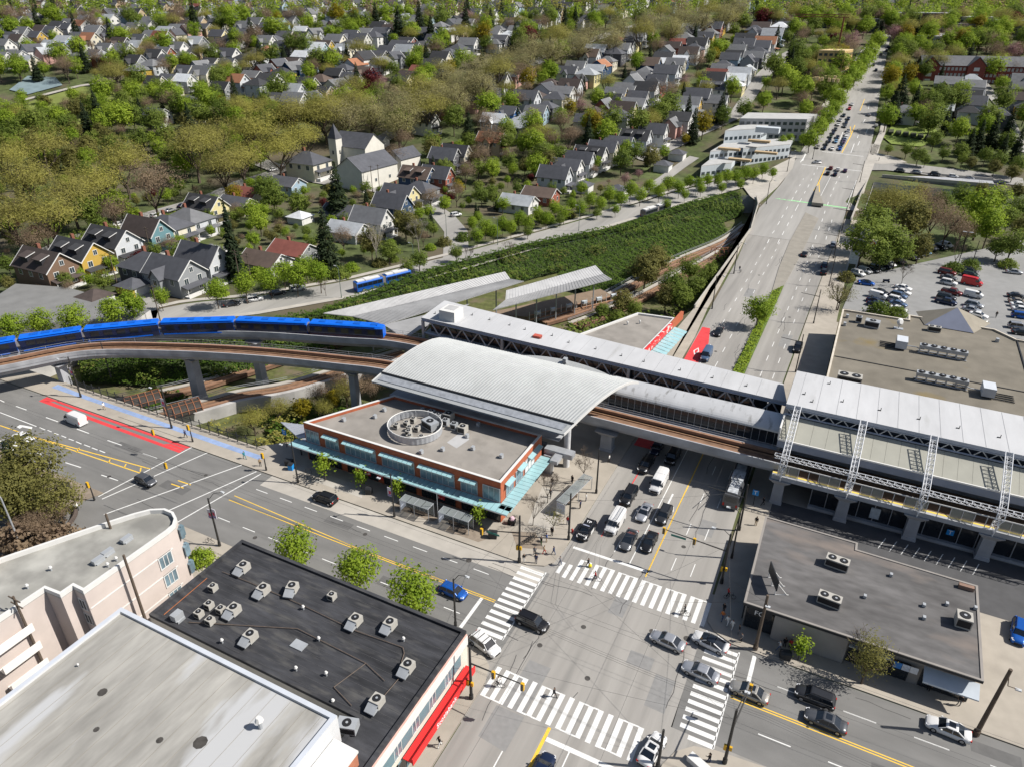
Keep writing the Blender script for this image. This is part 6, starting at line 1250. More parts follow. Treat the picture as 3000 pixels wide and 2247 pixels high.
for (x, y, z, lab) in ((F_(1470,680).x,71.5,5.2,'yellow signal head hanging over the red lane end'),(F_(1580,945).x,65.2,5.2,'yellow signal head hanging over the left crossing')):
    e = empty('hanging_signal', (x,y-3,z), 0, lab, 'traffic signal'); signal(e, 0, 0, 0); MB().tube((-9,0,.9),(9,0,.9),.03,n=4).tube((0,0,.5),(0,0,.9),.03,n=4).build('span_wire', wirem, e)
PLS = [(1538,668),(1655,442),(1620,500),(1585,592),(1700,372),(1755,345)]
for i, p in enumerate(sorted(PLS, key=lambda q: -q[1])): pole(at(*p), 9.5, 'dark lamp pole on the left kerb of main road, %s from the station' % nth(i), .15, lamp=(1.9,0,9.8))
for i, p in enumerate([(1718,805),(1757,700),(1790,620),(1800,560),(1818,500),(1835,452),(1857,395),(1880,330),(1898,270)]): pole(at(*p), 9.5, 'dark pole on the right kerb of main road, %s from the station' % nth(i), .14, arm=(-4.5,0,7.6,.3))
for i, p in enumerate([(738,645),(895,590),(1075,530),(1250,500),(1500,440),(965,520),(1150,480)]): pole(at(*p), 9, 'slim lamp pole along the bus street, %s in line' % nth([0,1,3,5,6,2,4][i]), .1, m=mat('green_pole',(.12,.16,.14),.6), lamp=(-1.6,.6,9.2))
for i, p in enumerate([(255,620),(520,615),(545,620),(348,700),(330,560),(815,700)][:5]): pole(at(*p), 10.5, 'weathered utility pole among the left houses, %s of five' % nth(i), .15, m=wood, cross=2)
for i, p in enumerate([(805,415),(820,412)]): pole(at(*p), 11, ['left pole of the pair behind the church hall','right pole of the pair behind the church hall'][i], .16, m=wood, cross=1)
for i, p in enumerate([(290,1290),(330,1385)]): pole(at(*p), 15, ['left wooden alley pole before the pink wall','right wooden alley pole before the pink wall'][i] , .22, m=wood, cross=0)
pole(at(115,1480), 15, 'wooden alley pole with crossarms by the balconies', .2, m=wood, cross=2)
for i, p in enumerate([(1430,522),(1590,515),(2005,498)]): 
    q = PL(*[(1430,522),(1595,515),(2003,500)][i]); e = pole(q, 11 if i == 0 else 8, ['twin headed lamp pole in the parking lot','plain dark pole in the parking lot','dark pole on the right lot island'][i], .13); 
    if i == 0: MB().box(-1.4,-.5,-.2,.2,10.9,11.05).box(.5,1.4,-.2,.2,10.9,11.05).box(-.5,.5,-.05,.05,10.9,11).build('lamp_head', lampw, e)
# overhead wires
WI = []
def sag(a, b, s=.5, n=8): a, b = Vector(a), Vector(b); return [tuple(a.lerp(b, i/n) - Vector((0,0,4*s*(i/n)*(1-i/n)))) for i in range(n+1)]
for y in (62.0,62.7,66.9): WI.append([(-150,y,5.9),(-60,y,5.8),(-30,y,5.8),(-8,y,5.8),(30,y,5.8),(60,y-.5,5.8)])
for x in (-12.2,-24.5): WI.append([(x,15,5.9),(x,50,5.8),(x,80,5.8),(x,104,5.6)])
for k in (0,.7): WI.append([(-24.5+k,84,5.8),(-24.3+k,76,5.8),(-22.5+k,70,5.8),(-18+k,66.9,5.8)])
pA, pB, pC, pD = A2(815,532), B2(1522,762), C2(298,912), D2(1187,1606)
for a, b, z in ((pA,pB,7.6),(pA,pC,7.6),(pC,pD,7.6),(pB,pD,7.6),(pA,pD,7.3),(pB,pC,7.3),(A2(1346,292),Z6(1815,890),7.8),(A2(128,1222),pA,7.9),(Z6(580,570),Z6(1815,890),7.8)): WI.append(sag((a.x,a.y,z),(b.x,b.y,z),.5))
for dz in (0,.35,.7): WI.append(sag((-95,57.5,9.5+dz*.3),(-38.5,56.6,9.2+dz),.6)); WI.append(sag((-38.5,56.6,9.2+dz),(2,55,9+dz),.9)); WI.append(sag((2,55,9+dz),(40,54,9+dz),.8))
WI.append(sag((pole_x:=B2(1885,1475).x, B2(1885,1475).y, 9.0),(-11.5,70,5.9),.3)); WI.append(sag((pole_x,B2(1885,1475).y,8.6),(-6.5,78,6),.2))
for i, P in enumerate(WI): MB().path(P, .016, 3).build('overhead_wire', wirem, None, label='thin dark overhead wire above the crossing, strand %s' % nth(i), cat='wire', group='overhead wires at the crossing')
# ================================================================ STREET FURNITURE
def shelter(p, deg, lab, L=5.5):
    e = empty('bus_shelter', p, math.radians(deg), lab, 'bus shelter')
    for x in (-L/2,0,L/2):
        MB().tube((x,-.8,0),(x,-.8,2.6),.06,n=5).tube((x,.8,0),(x,.8,2.6),.06,n=5).build('post', steel, e); MB().tube((x,-.9,2.62),(x,.9,2.62),.06,n=5).build('roof_beam', steel, e)
    for y in (-.85,.85): MB().tube((-L/2,y,2.62),(L/2,y,2.62),.06,n=5).build('roof_beam', steel, e)
    for k in range(4): x = -L/2+L*k/4; MB().box(x+.06,x+L/4-.06,-.85,.85,2.64,2.67).build('roof_pane', mat('shelter_glass',(.30,.33,.33),.15,.1,alpha=.5), e)
    for k in range(3): x = -L/2+L*k/3; MB().box(x+.06,x+L/3-.06,.78,.82,.3,2.4).build('back_pane', mat('shelter_glass',(.30,.33,.33)), e)
    b = MB().box(-1.6,1.4,.1,.5,.42,.5).build('bench', wood, e); MB().box(-1.4,-1.3,.15,.45,0,.42).box(1.1,1.2,.15,.45,0,.42).build('bench_leg', darkst, b); MB().box(-L/2-.04,-L/2+.04,-.7,.7,.4,2.3).build('poster_case', mat('poster_pale',(0.5,0.55,0.65)), e)
shelter(B1(1030,985)+Vector((0,0,0)), 0, 'open framed bus shelter nearer the lamp banner pole'); shelter(B1(1345,1085), 0, 'open framed bus shelter nearer the plaza corner'); shelter(Z6(390,640), 82, 'glazed bus shelter on the plaza beside main road', 9)
def bench(p, deg, lab):
    e = empty('bench', p, math.radians(deg), lab, 'bench')
    for k in range(3): MB().box(-.9,.9,-.25+k*.17,-.12+k*.17,.42,.47).build('seat_slat', wood, e)
    for x in (-.7,.7): MB().box(x-.04,x+.04,-.22,.22,0,.42).build('leg', darkst, e)
bench(B1(1350,1075)+Vector((1.5,-1,0)), 0, 'brown slatted bench in the right hand open shelter')
def bin_(p, lab, w=1.3, col=None):
    e = empty('litter_bin', p, .3, lab, 'bin'); MB().loft([[(-w/2,-.4,0),(w/2,-.4,0),(w/2,.4,0),(-w/2,.4,0)],[(-w/2*1.05,-.45,1.1),(w/2*1.05,-.45,1.1),(w/2*1.05,.45,1.1),(-w/2*1.05,.45,1.1)]]).build('body', col or darkst, e); MB().loft([[(-w/2*1.1,-.5,1.1),(w/2*1.1,-.5,1.1),(w/2*1.1,.5,1.1),(-w/2*1.1,.5,1.1)],[(-w/2,-.3,1.35),(w/2,-.3,1.35),(w/2,.3,1.35),(-w/2,.3,1.35)]]).build('lid', darkst, e)
bin_(A2(530,270), 'black twin litter bin on the plaza kerb'); bin_(D2(1835,480), 'black box bin by the young kerb tree'); bin_(at(143,1056), 'black bin at the park corner kerb'); bin_(B1(640,815), 'black bin before the brick building awnings', 1)
bin_(at(626,1005), 'black and blue box at left end of brick building sidewalk', 1.4); bin_(B1(10,620)+Vector((0,0,0)), 'blue newspaper box by the left lamp pole', .8, tb)
hy = empty('fire_hydrant', A2(1385,215), 0, 'red fire hydrant beside the police vehicle', 'hydrant'); MB().tube((0,0,0),(0,0,.6),.14,n=8).build('barrel', mat('hydrant_red',(.5,.03,.02),.5), hy); MB().tube((0,0,.6),(0,0,.78),.16,.05,n=8).build('bonnet', mat('hydrant_red',(.5,.03,.02)), hy); MB().tube((-.25,0,.45),(.25,0,.45),.07,n=6).build('outlet', mat('hydrant_red',(.5,.03,.02)), hy)
for i, (x, y) in enumerate(((150,650),(165,705),(255,715),(100,690))):
    e = empty('bike_rack', B1(x,y), .4, 'looped metal bike rack before the brick building, %s of four' % nth(i), 'bike rack', 'racks before the brick building'); MB().path([(-.5,0,0),(-.5,0,.8),(0,0,1.0),(.5,0,.8),(.5,0,0)],.04,5).build('hoop', darkst, e)
for f, x, y, lab in ((A2,270,518,'manhole cover left of the far left crosswalk'),(B2,1150,1360,'manhole cover between the silver and white sedans')): MB().tube((0,0,.005),(0,0,.012),.45,n=18).build('manhole_cover', mat('iron_cover',(.07,.065,.06),.7,.2,4), None, label=lab, cat='manhole cover', loc=f(x,y,0))
cw = empty('park_wall', (0,0,0), 0, 'curved dark low seat wall round the corner park', 'wall')
pts = [F2(470,1410),F2(540,1375),F2(600,1300),F2(615,1240),F2(575,1215)]; MB().path([(p.x,p.y,.5) for p in smooth([(q.x,q.y) for q in pts],5)], .38, 6).build('wall', mat('dark_wall',(.09,.07,.06),.9,.15,1), cw)
sw = empty('kiosk_cart', A2(735,125), .2, 'pink and white loaded cart on the plaza by glass canopy', 'cart'); MB().box(-.6,.6,-.4,.4,.35,.9).build('tray', trimk, sw); MB().ball((0,0,1.1),.45,8,5,0,.15,R).build('load', mat('pink_load',(.6,.42,.48),.8,.3,3), sw)
for x in (-.4,.4): MB().tube((x,-.45,.22),(x,-.4,.22),.22,n=10).tube((x,.4,.22),(x,.45,.22),.22,n=10).build('wheel', tyre, sw)
vt = empty('vendor_table', D2(900,1640), -.4, 'white covered vendor table at the bottom right corner', 'table'); MB().box(-1.2,1.2,-.5,.5,.7,.78).build('top', whitep, vt); MB().box(-1.2,1.2,-.52,-.5,.1,.7).build('cloth', whitep, vt)
for x in (-1.1,1.1): MB().box(x-.04,x+.04,-.04,.04,0,.7).build('leg', steel, vt)
# ================================================================ HOUSES
hw0 = mat('house_wall', (.5,.5,.5), .85, .05, .8); hr0 = mat('house_roof', (.06,.06,.065), .9, .12, .6)
HWC = {'white':(.60,.595,.575),'cream':(.60,.56,.45),'palegrey':(.48,.50,.52),'grey':(.24,.25,.26),'brown':(.17,.11,.075),'brickred':(.27,.09,.06),'yellow':(.50,.33,.07),'teal':(.13,.25,.28),'navy':(.03,.06,.12),'blue':(.04,.13,.32),'paleblue':(.30,.40,.48),'pink':(.50,.30,.26),'green':(.24,.33,.24),'tan':(.42,.33,.22),'darkgrey':(.09,.09,.10),'paleyellow':(.62,.55,.30),'orange':(.55,.22,.07)}
HRC = {'slate':(.085,.088,.10),'black':(.045,.046,.05),'brownr':(.115,.085,.07),'redr':(.20,.07,.055),'greyr':(.155,.158,.165),'paler':(.36,.38,.40),'terra':(.30,.14,.08),'whiter':(.62,.64,.66),'dkbrown':(.07,.055,.05)}
HWM = {k: mat('wall_'+k, c, .85, .05, .8, rnd=.08) for k, c in HWC.items()}; HRM = {k: mat('roof_'+k, c, .9, .12, .7, var2=.1, sc2=.15, rnd=.12) for k, c in HRC.items()}
def win(ax, a, z, p, w=1.1, h=1.3):
    b = MB(); s = 1 if p > 0 else -1
    if ax == 'x': b.box(min(p,p+s*.06),max(p,p+s*.06),a-w/2-.12,a+w/2+.12,z-.12,z+h+.12,0); b.box(min(p+s*.06,p+s*.08),max(p+s*.06,p+s*.08),a-w/2,a-.04,z,z+h,1).box(min(p+s*.06,p+s*.08),max(p+s*.06,p+s*.08),a+.04,a+w/2,z,z+h,1)
    else: b.box(a-w/2-.12,a+w/2+.12,min(p,p+s*.06),max(p,p+s*.06),z-.12,z+h+.12,0); b.box(a-w/2,a-.04,min(p+s*.06,p+s*.08),max(p+s*.06,p+s*.08),z,z+h,1).box(a+.04,a+w/2,min(p+s*.06,p+s*.08),max(p+s*.06,p+s*.08),z,z+h,1)
    return b
WM = [whitep, glass]
def gable(b, l, w, h, rise, ov=.45, th=.16, cx=0, cy=0):
    """two roof slopes with overhang, ridge along x"""
    k = rise/(w/2); yo = w/2+ov; zo = h-ov*k; x0, x1 = cx-l/2-ov, cx+l/2+ov
    for s in (-1,1):
        P = [(x0,cy+s*yo,zo),(x1,cy+s*yo,zo),(x1,cy,h+rise),(x0,cy,h+rise)]; Q = [(p[0],p[1],p[2]+th) for p in P]
        b.loft([P,Q] if s < 0 else [P[::-1],Q[::-1]])
    return b
def house_tpl(kind, w=7.5, l=12, h=5.2, rise=3.2, dorm=0, porch=True, cross=False, chim=True, far=False, detail=True):
    t = Tpl(); wb = MB().box(-l/2,l/2,-w/2,w/2,-2.5,h)
    if kind == 'gable':
        for s in (-1,1): wb.face([(s*l/2,-w/2,h),(s*l/2,w/2,h),(s*l/2,0,h+rise)] if s > 0 else [(s*l/2,w/2,h),(s*l/2,-w/2,h),(s*l/2,0,h+rise)])
    t.add('wall', wb, hw0); rb = MB()
    if kind == 'gable': gable(rb, l, w, h, rise)
    else:
        o = .5; q = max(.1,(l-w)/2); P = [(-l/2-o,-w/2-o,h-.1),(l/2+o,-w/2-o,h-.1),(l/2+o,w/2+o,h-.1),(-l/2-o,w/2+o,h-.1)]; A, B = (-q,0,h+rise), (q,0,h+rise)
        rb.face([P[0],P[1],B,A]).face([P[1],P[2],B]).face([P[2],P[3],A,B]).face([P[3],P[0],A]).face(P[::-1])
    ri = t.add('roof', rb, hr0)
    if kind == 'gable':
        k = rise/(w/2)
        for s in (1,-1):
            if s < 0 and far: continue
            x = s*(l/2+.46)
            for y in (-1,1): t.add('bargeboard', MB().tube((x,y*(w/2+.45),h-.45*k+.08),(x,0,h+rise+.08),.13,n=4), whitep, ri)
    if cross:
        gw = w*.62; c = MB().box(-1.6,l*.12,-w/2-1.6,0,-2.5,h*.92); c.face([(-1.6,-w/2-1.6,h*.92),(l*.12,-w/2-1.6,h*.92),((l*.12-1.6)/2,-w/2-1.6,h*.92+2.0)]); t.add('wing', c, hw0)
        m = (l*.12-1.6)/2; hw_ = (l*.12+1.6)/2+.4; r2 = MB()
        for s in (-1,1): r2.loft([[(m+s*hw_,-w/2-2.0,h*.88),(m,-w/2-2.0,h*.92+2.1),(m,0,h*.92+2.1),(m+s*hw_,0,h*.88)],[(m+s*hw_,-w/2-2.0,h*.88+.15),(m,-w/2-2.0,h*.92+2.25),(m,0,h*.92+2.25),(m+s*hw_,0,h*.88+.15)]])
        t.add('wing_roof', r2, hr0); t.add('window', win('y', m, h*.92-1.6, -w/2-1.6), WM)
    for d in range(dorm):
        x = -l*.22+d*l*.42; k = rise/(w/2); z0 = h+rise*.28; y0 = -w/2*(1-.28)-.1; zt = h+rise*.78; y1 = -w/2*(1-.78)
        di = t.add('dormer', MB().loft([[(x-1.3,y0,z0),(x+1.3,y0,z0),(x+1.3,y1+.5,z0),(x-1.3,y1+.5,z0)],[(x-1.3,y0,z0+1.25),(x+1.3,y0,z0+1.25),(x+1.3,y1+.5,zt-.2),(x-1.3,y1+.5,zt-.2)]]), cglass if False else mat('dormer_dark',(.03,.03,.035),.7), ri)
        t.add('dormer_roof', MB().loft([[(x-1.6,y0-.4,z0+1.2),(x+1.6,y0-.4,z0+1.2),(x+1.6,y1+.1,zt+.1),(x-1.6,y1+.1,zt+.1)],[(x-1.6,y0-.4,z0+1.36),(x+1.6,y0-.4,z0+1.36),(x+1.6,y1+.1,zt+.26),(x-1.6,y1+.1,zt+.26)]]), hr0, di)
        t.add('dormer_trim', MB().tube((x+1.62,y0-.42,z0+1.3),(x+1.62,y1,zt+.2),.09,n=4), whitep, di)
    if chim: t.add('chimney', MB().box(-l*.2,-l*.2+.7,.5,1.2,h+rise*.5,h+rise+.9), mat('chimney_brick',(.22,.09,.06),.9,.15,3), ri)
    if detail:
        for y in (-w*.24,w*.24):
            t.add('window', win('x', y, .9, l/2), WM)
            if h > 4: t.add('window', win('x', y, h-1.9, l/2), WM)
        if kind == 'gable' and rise > 2.2: t.add('window', win('x', 0, h+rise*.18, l/2, .9, 1.1), WM)
        for x in ((-l*.3,0,l*.3) if not far else (0,)):
            t.add('window', win('y', x, h-1.9 if h > 4 else 1.1, -w/2), WM)
    if porch:
        pi = t.add('porch', MB().box(l/2,l/2+1.7,-w*.42,w*.42,-.6,.35).box(l/2+1.5,l/2+1.65,-w*.42,-w*.42+.15,.35,2.4).box(l/2+1.5,l/2+1.65,w*.42-.15,w*.42,.35,2.4), whitep)
        t.add('porch_roof', MB().loft([[(l/2,-w*.46,2.75),(l/2,w*.46,2.75),(l/2+2,w*.46,2.35),(l/2+2,-w*.46,2.35)],[(l/2,-w*.46,2.9),(l/2,w*.46,2.9),(l/2+2,w*.46,2.5),(l/2+2,-w*.46,2.5)]]), hr0, pi)
    return t
G1 = house_tpl('gable',8.2,13,5.0,3.6,2); G2 = house_tpl('gable',7.2,12,5.2,3.8,0); G3 = house_tpl('hip',9,11.5,4.8,3.0); G4 = house_tpl('gable',8,12,4.8,3.4,0,True,True); G5 = house_tpl('hip',6,6.5,2.4,1.6,0,False,chim=False,detail=False); G6 = house_tpl('gable',8.5,12,3.0,2.5,0,False)
GF = [house_tpl('gable',7.6,11,5.0,3.4,0,True,far=True,chim=False), house_tpl('gable',8.4,11,4.2,2.8,0,False,far=True,chim=False), house_tpl('hip',8.6,10.5,4.6,2.8,0,False,far=True,chim=False), house_tpl('gable',7.4,11,4.8,3.4,0,False,True,far=True,chim=False)]
GAR = house_tpl('gable',6,6.5,2.3,1.5,0,False,chim=False,detail=False)
for t_, s_ in ((G5,6.5),(GAR,6.5)): t_.add('garage_door', MB().box(s_/2,s_/2+.06,-2.4,2.4,0,2.1), whitep)
def house(t, px, py, wall, roof, lab, deg=0, sc=1, nm='house', dz=3.2):
    p = at(px,py,dz); return t.place(nm, (p.x,p.y,terr(p.x,p.y)), math.radians(deg), sc, lab, 'house', None, {'house_wall':HWM[wall],'house_roof':HRM[roof]})
NEARH = [
 (G1,105,590,'brown','dkbrown','brown two storey house with brick front and white gable, leftmost of the front row'),
 (G1,177,567,'yellow','black','yellow house with dark dormered roof beside the brown one'),
 (G1,247,539,'palegrey','black','pale grey house with dark dormered roof between yellow and teal houses'),
 (G2,322,518,'teal','dkbrown','teal gabled house with long brown roof'),
 (G3,366,503,'cream','slate','cream house with grey hipped roof next to the teal house'),
 (G3,412,487,'palegrey','greyr','pale grey house with broad hipped roof and back stairs'),
 (G1,447,458,'paleyellow','black','yellow gabled house partly behind the tall narrow conifer'),
 (G5,457,535,'white','greyr','white garage with grey hipped roof below the narrow conifer'),
 (G3,327,588,'darkgrey','slate','dark hipped roof house before the red leaved tree'),
 (G4,380,603,'grey','slate','dark grey house with cross gable behind the green street trees'),
 (G2,443,580,'palegrey','slate','pale house with twin white gable edges behind street trees'),
 (G5,203,634,'white','dkbrown','garage with dark hipped roof in front of the brown house'),
 (G5,287,609,'yellow','slate','yellow garage with white doors in front of the yellow house'),
 (G5,394,559,'grey','slate','small grey garage behind the flowering shrub'),
 (G6,573,563,'white','brownr','white house with brown roof and red chimney behind street trees'),
 (G6,634,541,'grey','redr','low house with dull red roof by the dark conifer'),
 (G6,536,420,'white','redr','white gabled bungalow with brown red roof'),
 (G6,513,441,'cream','slate','cream gabled bungalow left of the bright shrub'),
 (G6,620,397,'paleblue','slate','pale blue house with open porch below the church hall'),
 (G3,668,365,'cream','slate','tall cream apartment house with slate roof beside the church',),
 (G6,739,459,'white','slate','white bungalow with slate roof between two conifers'),
 (G6,752,497,'palegrey','paler','low house with pale roof and verandah by pale trunked trees'),
 (G2,804,489,'white','greyr','white house with steep white edged gable behind pale trunked tree'),
 (G2,848,457,'navy','slate','navy gabled house above the pale trunked trees'),
 (G4,864,431,'paleyellow','slate','house with yellow gable and slate cross roof'),
 (G3,908,420,'grey','slate','hipped slate roofed house below the navy and brick pair'),
 (G1,903,392,'navy','brownr','navy house with brown roof and small side gable'),
 (G2,945,393,'brickred','slate','brick red gabled house beside the navy one'),
 (G2,962,352,'darkgrey','slate','dark house with long slate roof and roof lights'),
 (G2,985,345,'cream','black','cream gabled house behind the brick red one'),
 (G5,648,463,'white','whiter','small white flat looking shed between the conifers'),
 (G2,917,273,'white','black','tall white house with paired gables on the hillside'),
 (G4,954,238,'pink','brownr','pink turreted house with brown roof'),
 (G4,1092,254,'blue','slate','bright blue house with slate roof among dark conifers'),
 (G4,1062,313,'tan','terra','house with orange brown roof behind bare trees'),
 (G6,1120,437,'white','paler','white gabled house with pale roof beside green street trees'),
 (G6,1168,420,'brickred','brownr','brick house with brown roof next to the pale roofed one'),
 (G2,1198,393,'palegrey','slate','nearest grey gabled house of the infill row'),
 (G4,1224,372,'white','slate','second grey roofed gabled house of the infill row'),
 (G2,1250,360,'palegrey','slate','third grey roofed gabled house of the infill row'),
 (G1,1275,346,'white','black','fourth gabled house of the infill row with dark roof'),
 (G2,1302,336,'cream','slate','fifth gabled house of the infill row'),
 (G4,1336,322,'paleblue','slate','sixth gabled house of the infill row, pale blue'),
 (G1,1372,309,'palegrey','black','seventh gabled house of the infill row'),
 (G2,1410,297,'white','slate','last gabled house of the infill row by the lane'),
 (G5,1260,396,'white','slate','white garage before the infill row'),(G5,1335,405,'grey','slate','grey garage among shrubs below the infill row'),
 (G5,1464,328,'white','slate','white garage beside the back lane end'),(G5,1433,352,'white','slate','white garage with gable by the back lane'),
 (G1,1540,201,'white','slate','big white house left of the tall conifer'),
 (G3,1952,250,'white','greyr','white bungalow with wide grey roof behind the garden lawn'),
 (G3,2150,255,'darkgrey','slate','dark roofed house at the right edge among conifers'),
 (GAR,820,300,'white','greyr','white garage behind the church hall')]
for q in NEARH: house(*q[:6], sc=1.4 if 'apartment' in q[5] else 1.1 if q[0] in (G5,GAR) else 1.2 if q[2] > 480 and q[1] < 460 else 1.1)
# church with steeple and hall
wstone = mat('church_stucco', (.62,.60,.54), .85, .05, .5); ch = empty('church', (0,0,0), 0, 'pale church hall with slate roofs and pointed steeple tower', 'church')
def block(root, px, py, w, l, h, rise, deg):
    p = at(px,py,3); M = Matrix.Translation((p.x,p.y,terr(p.x,p.y))) @ Matrix.Rotation(math.radians(deg),4,'Z'); b = MB().box(-l/2,l/2,-w/2,w/2,-2,h).face([(l/2,-w/2,h),(l/2,w/2,h),(l/2,0,h+rise)]).face([(-l/2,w/2,h),(-l/2,-w/2,h),(-l/2,0,h+rise)])
    b.xf(M).build('wall', wstone, root); gable(MB(), l, w, h, rise).xf(M).build('roof', HRM['slate'], root); return M
M_ = block(ch,795,380,15,23,7.5,5,84); block(ch,776,336,15,19,8,5.4,0); block(ch,872,352,9,14,6,3.6,84)
win('y',-3,2,-7.55).xf(M_).build('window', WM, ch); win('y',6,2,-7.55).xf(M_).build('window', WM, ch)
p = at(728,345,3); tw_ = MB().box(p.x-2.2,p.x+2.2,p.y-2.2,p.y+2.2,-1,17); tw_.build('tower', wstone, ch)
MB().face([(p.x-2.5,p.y-2.5,17),(p.x+2.5,p.y-2.5,17),(p.x,p.y,23.5)]).face([(p.x+2.5,p.y-2.5,17),(p.x+2.5,p.y+2.5,17),(p.x,p.y,23.5)]).face([(p.x+2.5,p.y+2.5,17),(p.x-2.5,p.y+2.5,17),(p.x,p.y,23.5)]).face([(p.x-2.5,p.y+2.5,17),(p.x-2.5,p.y-2.5,17),(p.x,p.y,23.5)]).build('spire', HRM['slate'], ch)
for z in (5,10): MB().box(p.x-.4,p.x+.4,p.y-2.28,p.y-2.2,z,z+1.6).build('louvre', glassd, ch); MB().box(p.x+2.2,p.x+2.28,p.y-.4,p.y+.4,z,z+1.6).build('louvre', glassd, ch)
# larger buildings beyond
def boxb(name, corners, h, wall, roofm, lab, floors=0, wx=3.2, cat='building', over=.0, base=None):
    """flat roofed block: corners are image pixels cast to the ground, for its near face and depth"""
    P = [at(*c) for c in corners]; z0 = min(p.z for p in P); e = empty(name, (0,0,0), 0, lab, cat); poly = [(p.x,p.y) for p in P]
    MB().prism(poly, z0-2, z0+h).build('wall', wall, e); MB().prism(poly, z0+h, z0+h+.35).build('roof', roofm, e)
    for k in range(len(P)):
        a, b = Vector(poly[k]), Vector(poly[(k+1)%len(P)]); d = (b-a); L = d.length; d.normalize(); n_ = Vector((d.y,-d.x)); 
        c = sum((Vector(q) for q in poly), Vector((0,0)))/len(poly)
        if n_.dot((a+b)/2-c) < 0: n_ = -n_
        if n_.dot(Vector((0,0))-(a+b)/2) < 0: continue
        m = max(1,int(L/wx))
        for f in range(floors):
            z = z0+.9+f*(h-.4)/max(1,floors)
            for i in range(m):
                s0 = a+d*(L*(i+.18)/m)+n_*.05; s1 = a+d*(L*(i+.82)/m)+n_*.05
                MB().face([(s0.x,s0.y,z),(s1.x,s1.y,z),(s1.x,s1.y,z+1.5),(s0.x,s0.y,z+1.5)]).build('window', glass, e)
    return e
pg = mat('pale_grey_panel',(.50,.54,.57),.7,.05,.5); wroof = mat('pale_flat_roof',(.42,.42,.41),.9,.08,.4)
cx_ = [((1512,385),(1578,372),(1590,352),(1530,362),5),((1530,362),(1600,350),(1625,322),(1560,330),7),((1600,358),(1702,340),(1712,312),(1628,324),7.5),((1560,330),(1640,318),(1660,296),(1590,304),10)]
for i, c in enumerate(cx_): boxb('stepped_office_block', c[:4], c[4], pg, wroof, ['lowest front block of the pale stepped offices','left middle block of the pale stepped offices','right block of the pale stepped offices by far junction','tallest rear block of the pale stepped offices'][i], 2 if c[4] > 6 else 1, 2.6)
for i, (px, py, h) in enumerate(((1575,322,7.6),(1640,305,10.5),(1655,330,8.0),(1598,345,7.4))):
    p = at(px,py,h); MB().box(p.x-5,p.x+5,p.y-1.5,p.y+1.5,p.z-.6,p.z+.3).build('tan_roof_screen', mat('tan_screen',(.46,.34,.20),.8,.1), None, label='tan sloped roof screen on the stepped offices, %s from the left' % nth([0,2,3,1][i]), cat='roof screen')
apt = boxb('apartment_block', ((1592,300),(1735,304),(1762,276),(1612,270)), 10, mat('grey_render',(.36,.36,.37),.85,.08,.5), wroof, 'grey three storey apartment block behind the stepped offices', 3, 3.0)
p = at(1660,285,11); MB().box(p.x-6,p.x+5,p.y-2,p.y+3,p.z-.5,p.z+2).build('penthouse', pg, apt)
ply = mat('bare_plywood',(.52,.36,.17),.85,.2,.3,var2=.2,sc2=.5); con = boxb('timber_frame_building', ((1757,172),(1812,176),(1832,162),(1782,158)), 17, ply, mat('plywood_deck',(.66,.50,.28),.85,.1,.3), 'half built plywood clad building left of the main road', 5, 2.8)
for i in range(24):
    p = at(1757+i*3.1,172+R.uniform(-6,3),R.uniform(4,17)); MB().box(p.x-.7,p.x+.7,p.y-.7,p.y+.7,p.z-1,p.z+.8).build('scaffold_board', mat('plywood_deck',(.66,.50,.28)), con)
rb_ = empty('brick_school', (0,0,0), 0, 'long red brick building with grey roof and pointed gables at upper right', 'building')
a, b = at(1985,170), at(2262,188); L = (b-a).length; M = Matrix.Translation((a.x,a.y,min(a.z,b.z))) @ Matrix.Rotation(math.atan2(b.y-a.y,b.x-a.x),4,'Z')
dkb = mat('dark_brick',(.24,.065,.05),.9,.12,.6)
MB().box(0,L,0,12,-3,11).xf(M).build('wall', dkb, rb_); gable(MB(),L,12.6,11,5,cx=L/2,cy=6).xf(M).build('roof', HRM['greyr'], rb_)
for f in (.06,.42,.9):
    x = L*f; gb = MB().box(x-5,x+5,-2,6,-3,11).face([(x-5,-2,11),(x+5,-2,11),(x,-2,15.5)]).xf(M).build('gable_bay', dkb, rb_); g2 = MB()
    for s in (-1,1): g2.loft([[(x+s*5.6,-2.5,10.6),(x,-2.5,15.8),(x,6,15.8),(x+s*5.6,6,10.6)],[(x+s*5.6,-2.5,10.9),(x,-2.5,16.1),(x,6,16.1),(x+s*5.6,6,10.9)]])
    g2.xf(M).build('gable_roof', HRM['greyr'], gb)
    for z in (1,4.5,8): MB().box(x-1.6,x+1.6,-2.1,-2,z,z+2).xf(M).build('window', whitep, gb)
for i in range(26):
    for z in (1.2,4.6,8): x = L*(.12+.8*i/26); MB().box(x-.7,x+.7,-.1,0,z,z+1.8).xf(M).build('window', mat('pale_sash',(.45,.44,.42),.5,.1), rb_)
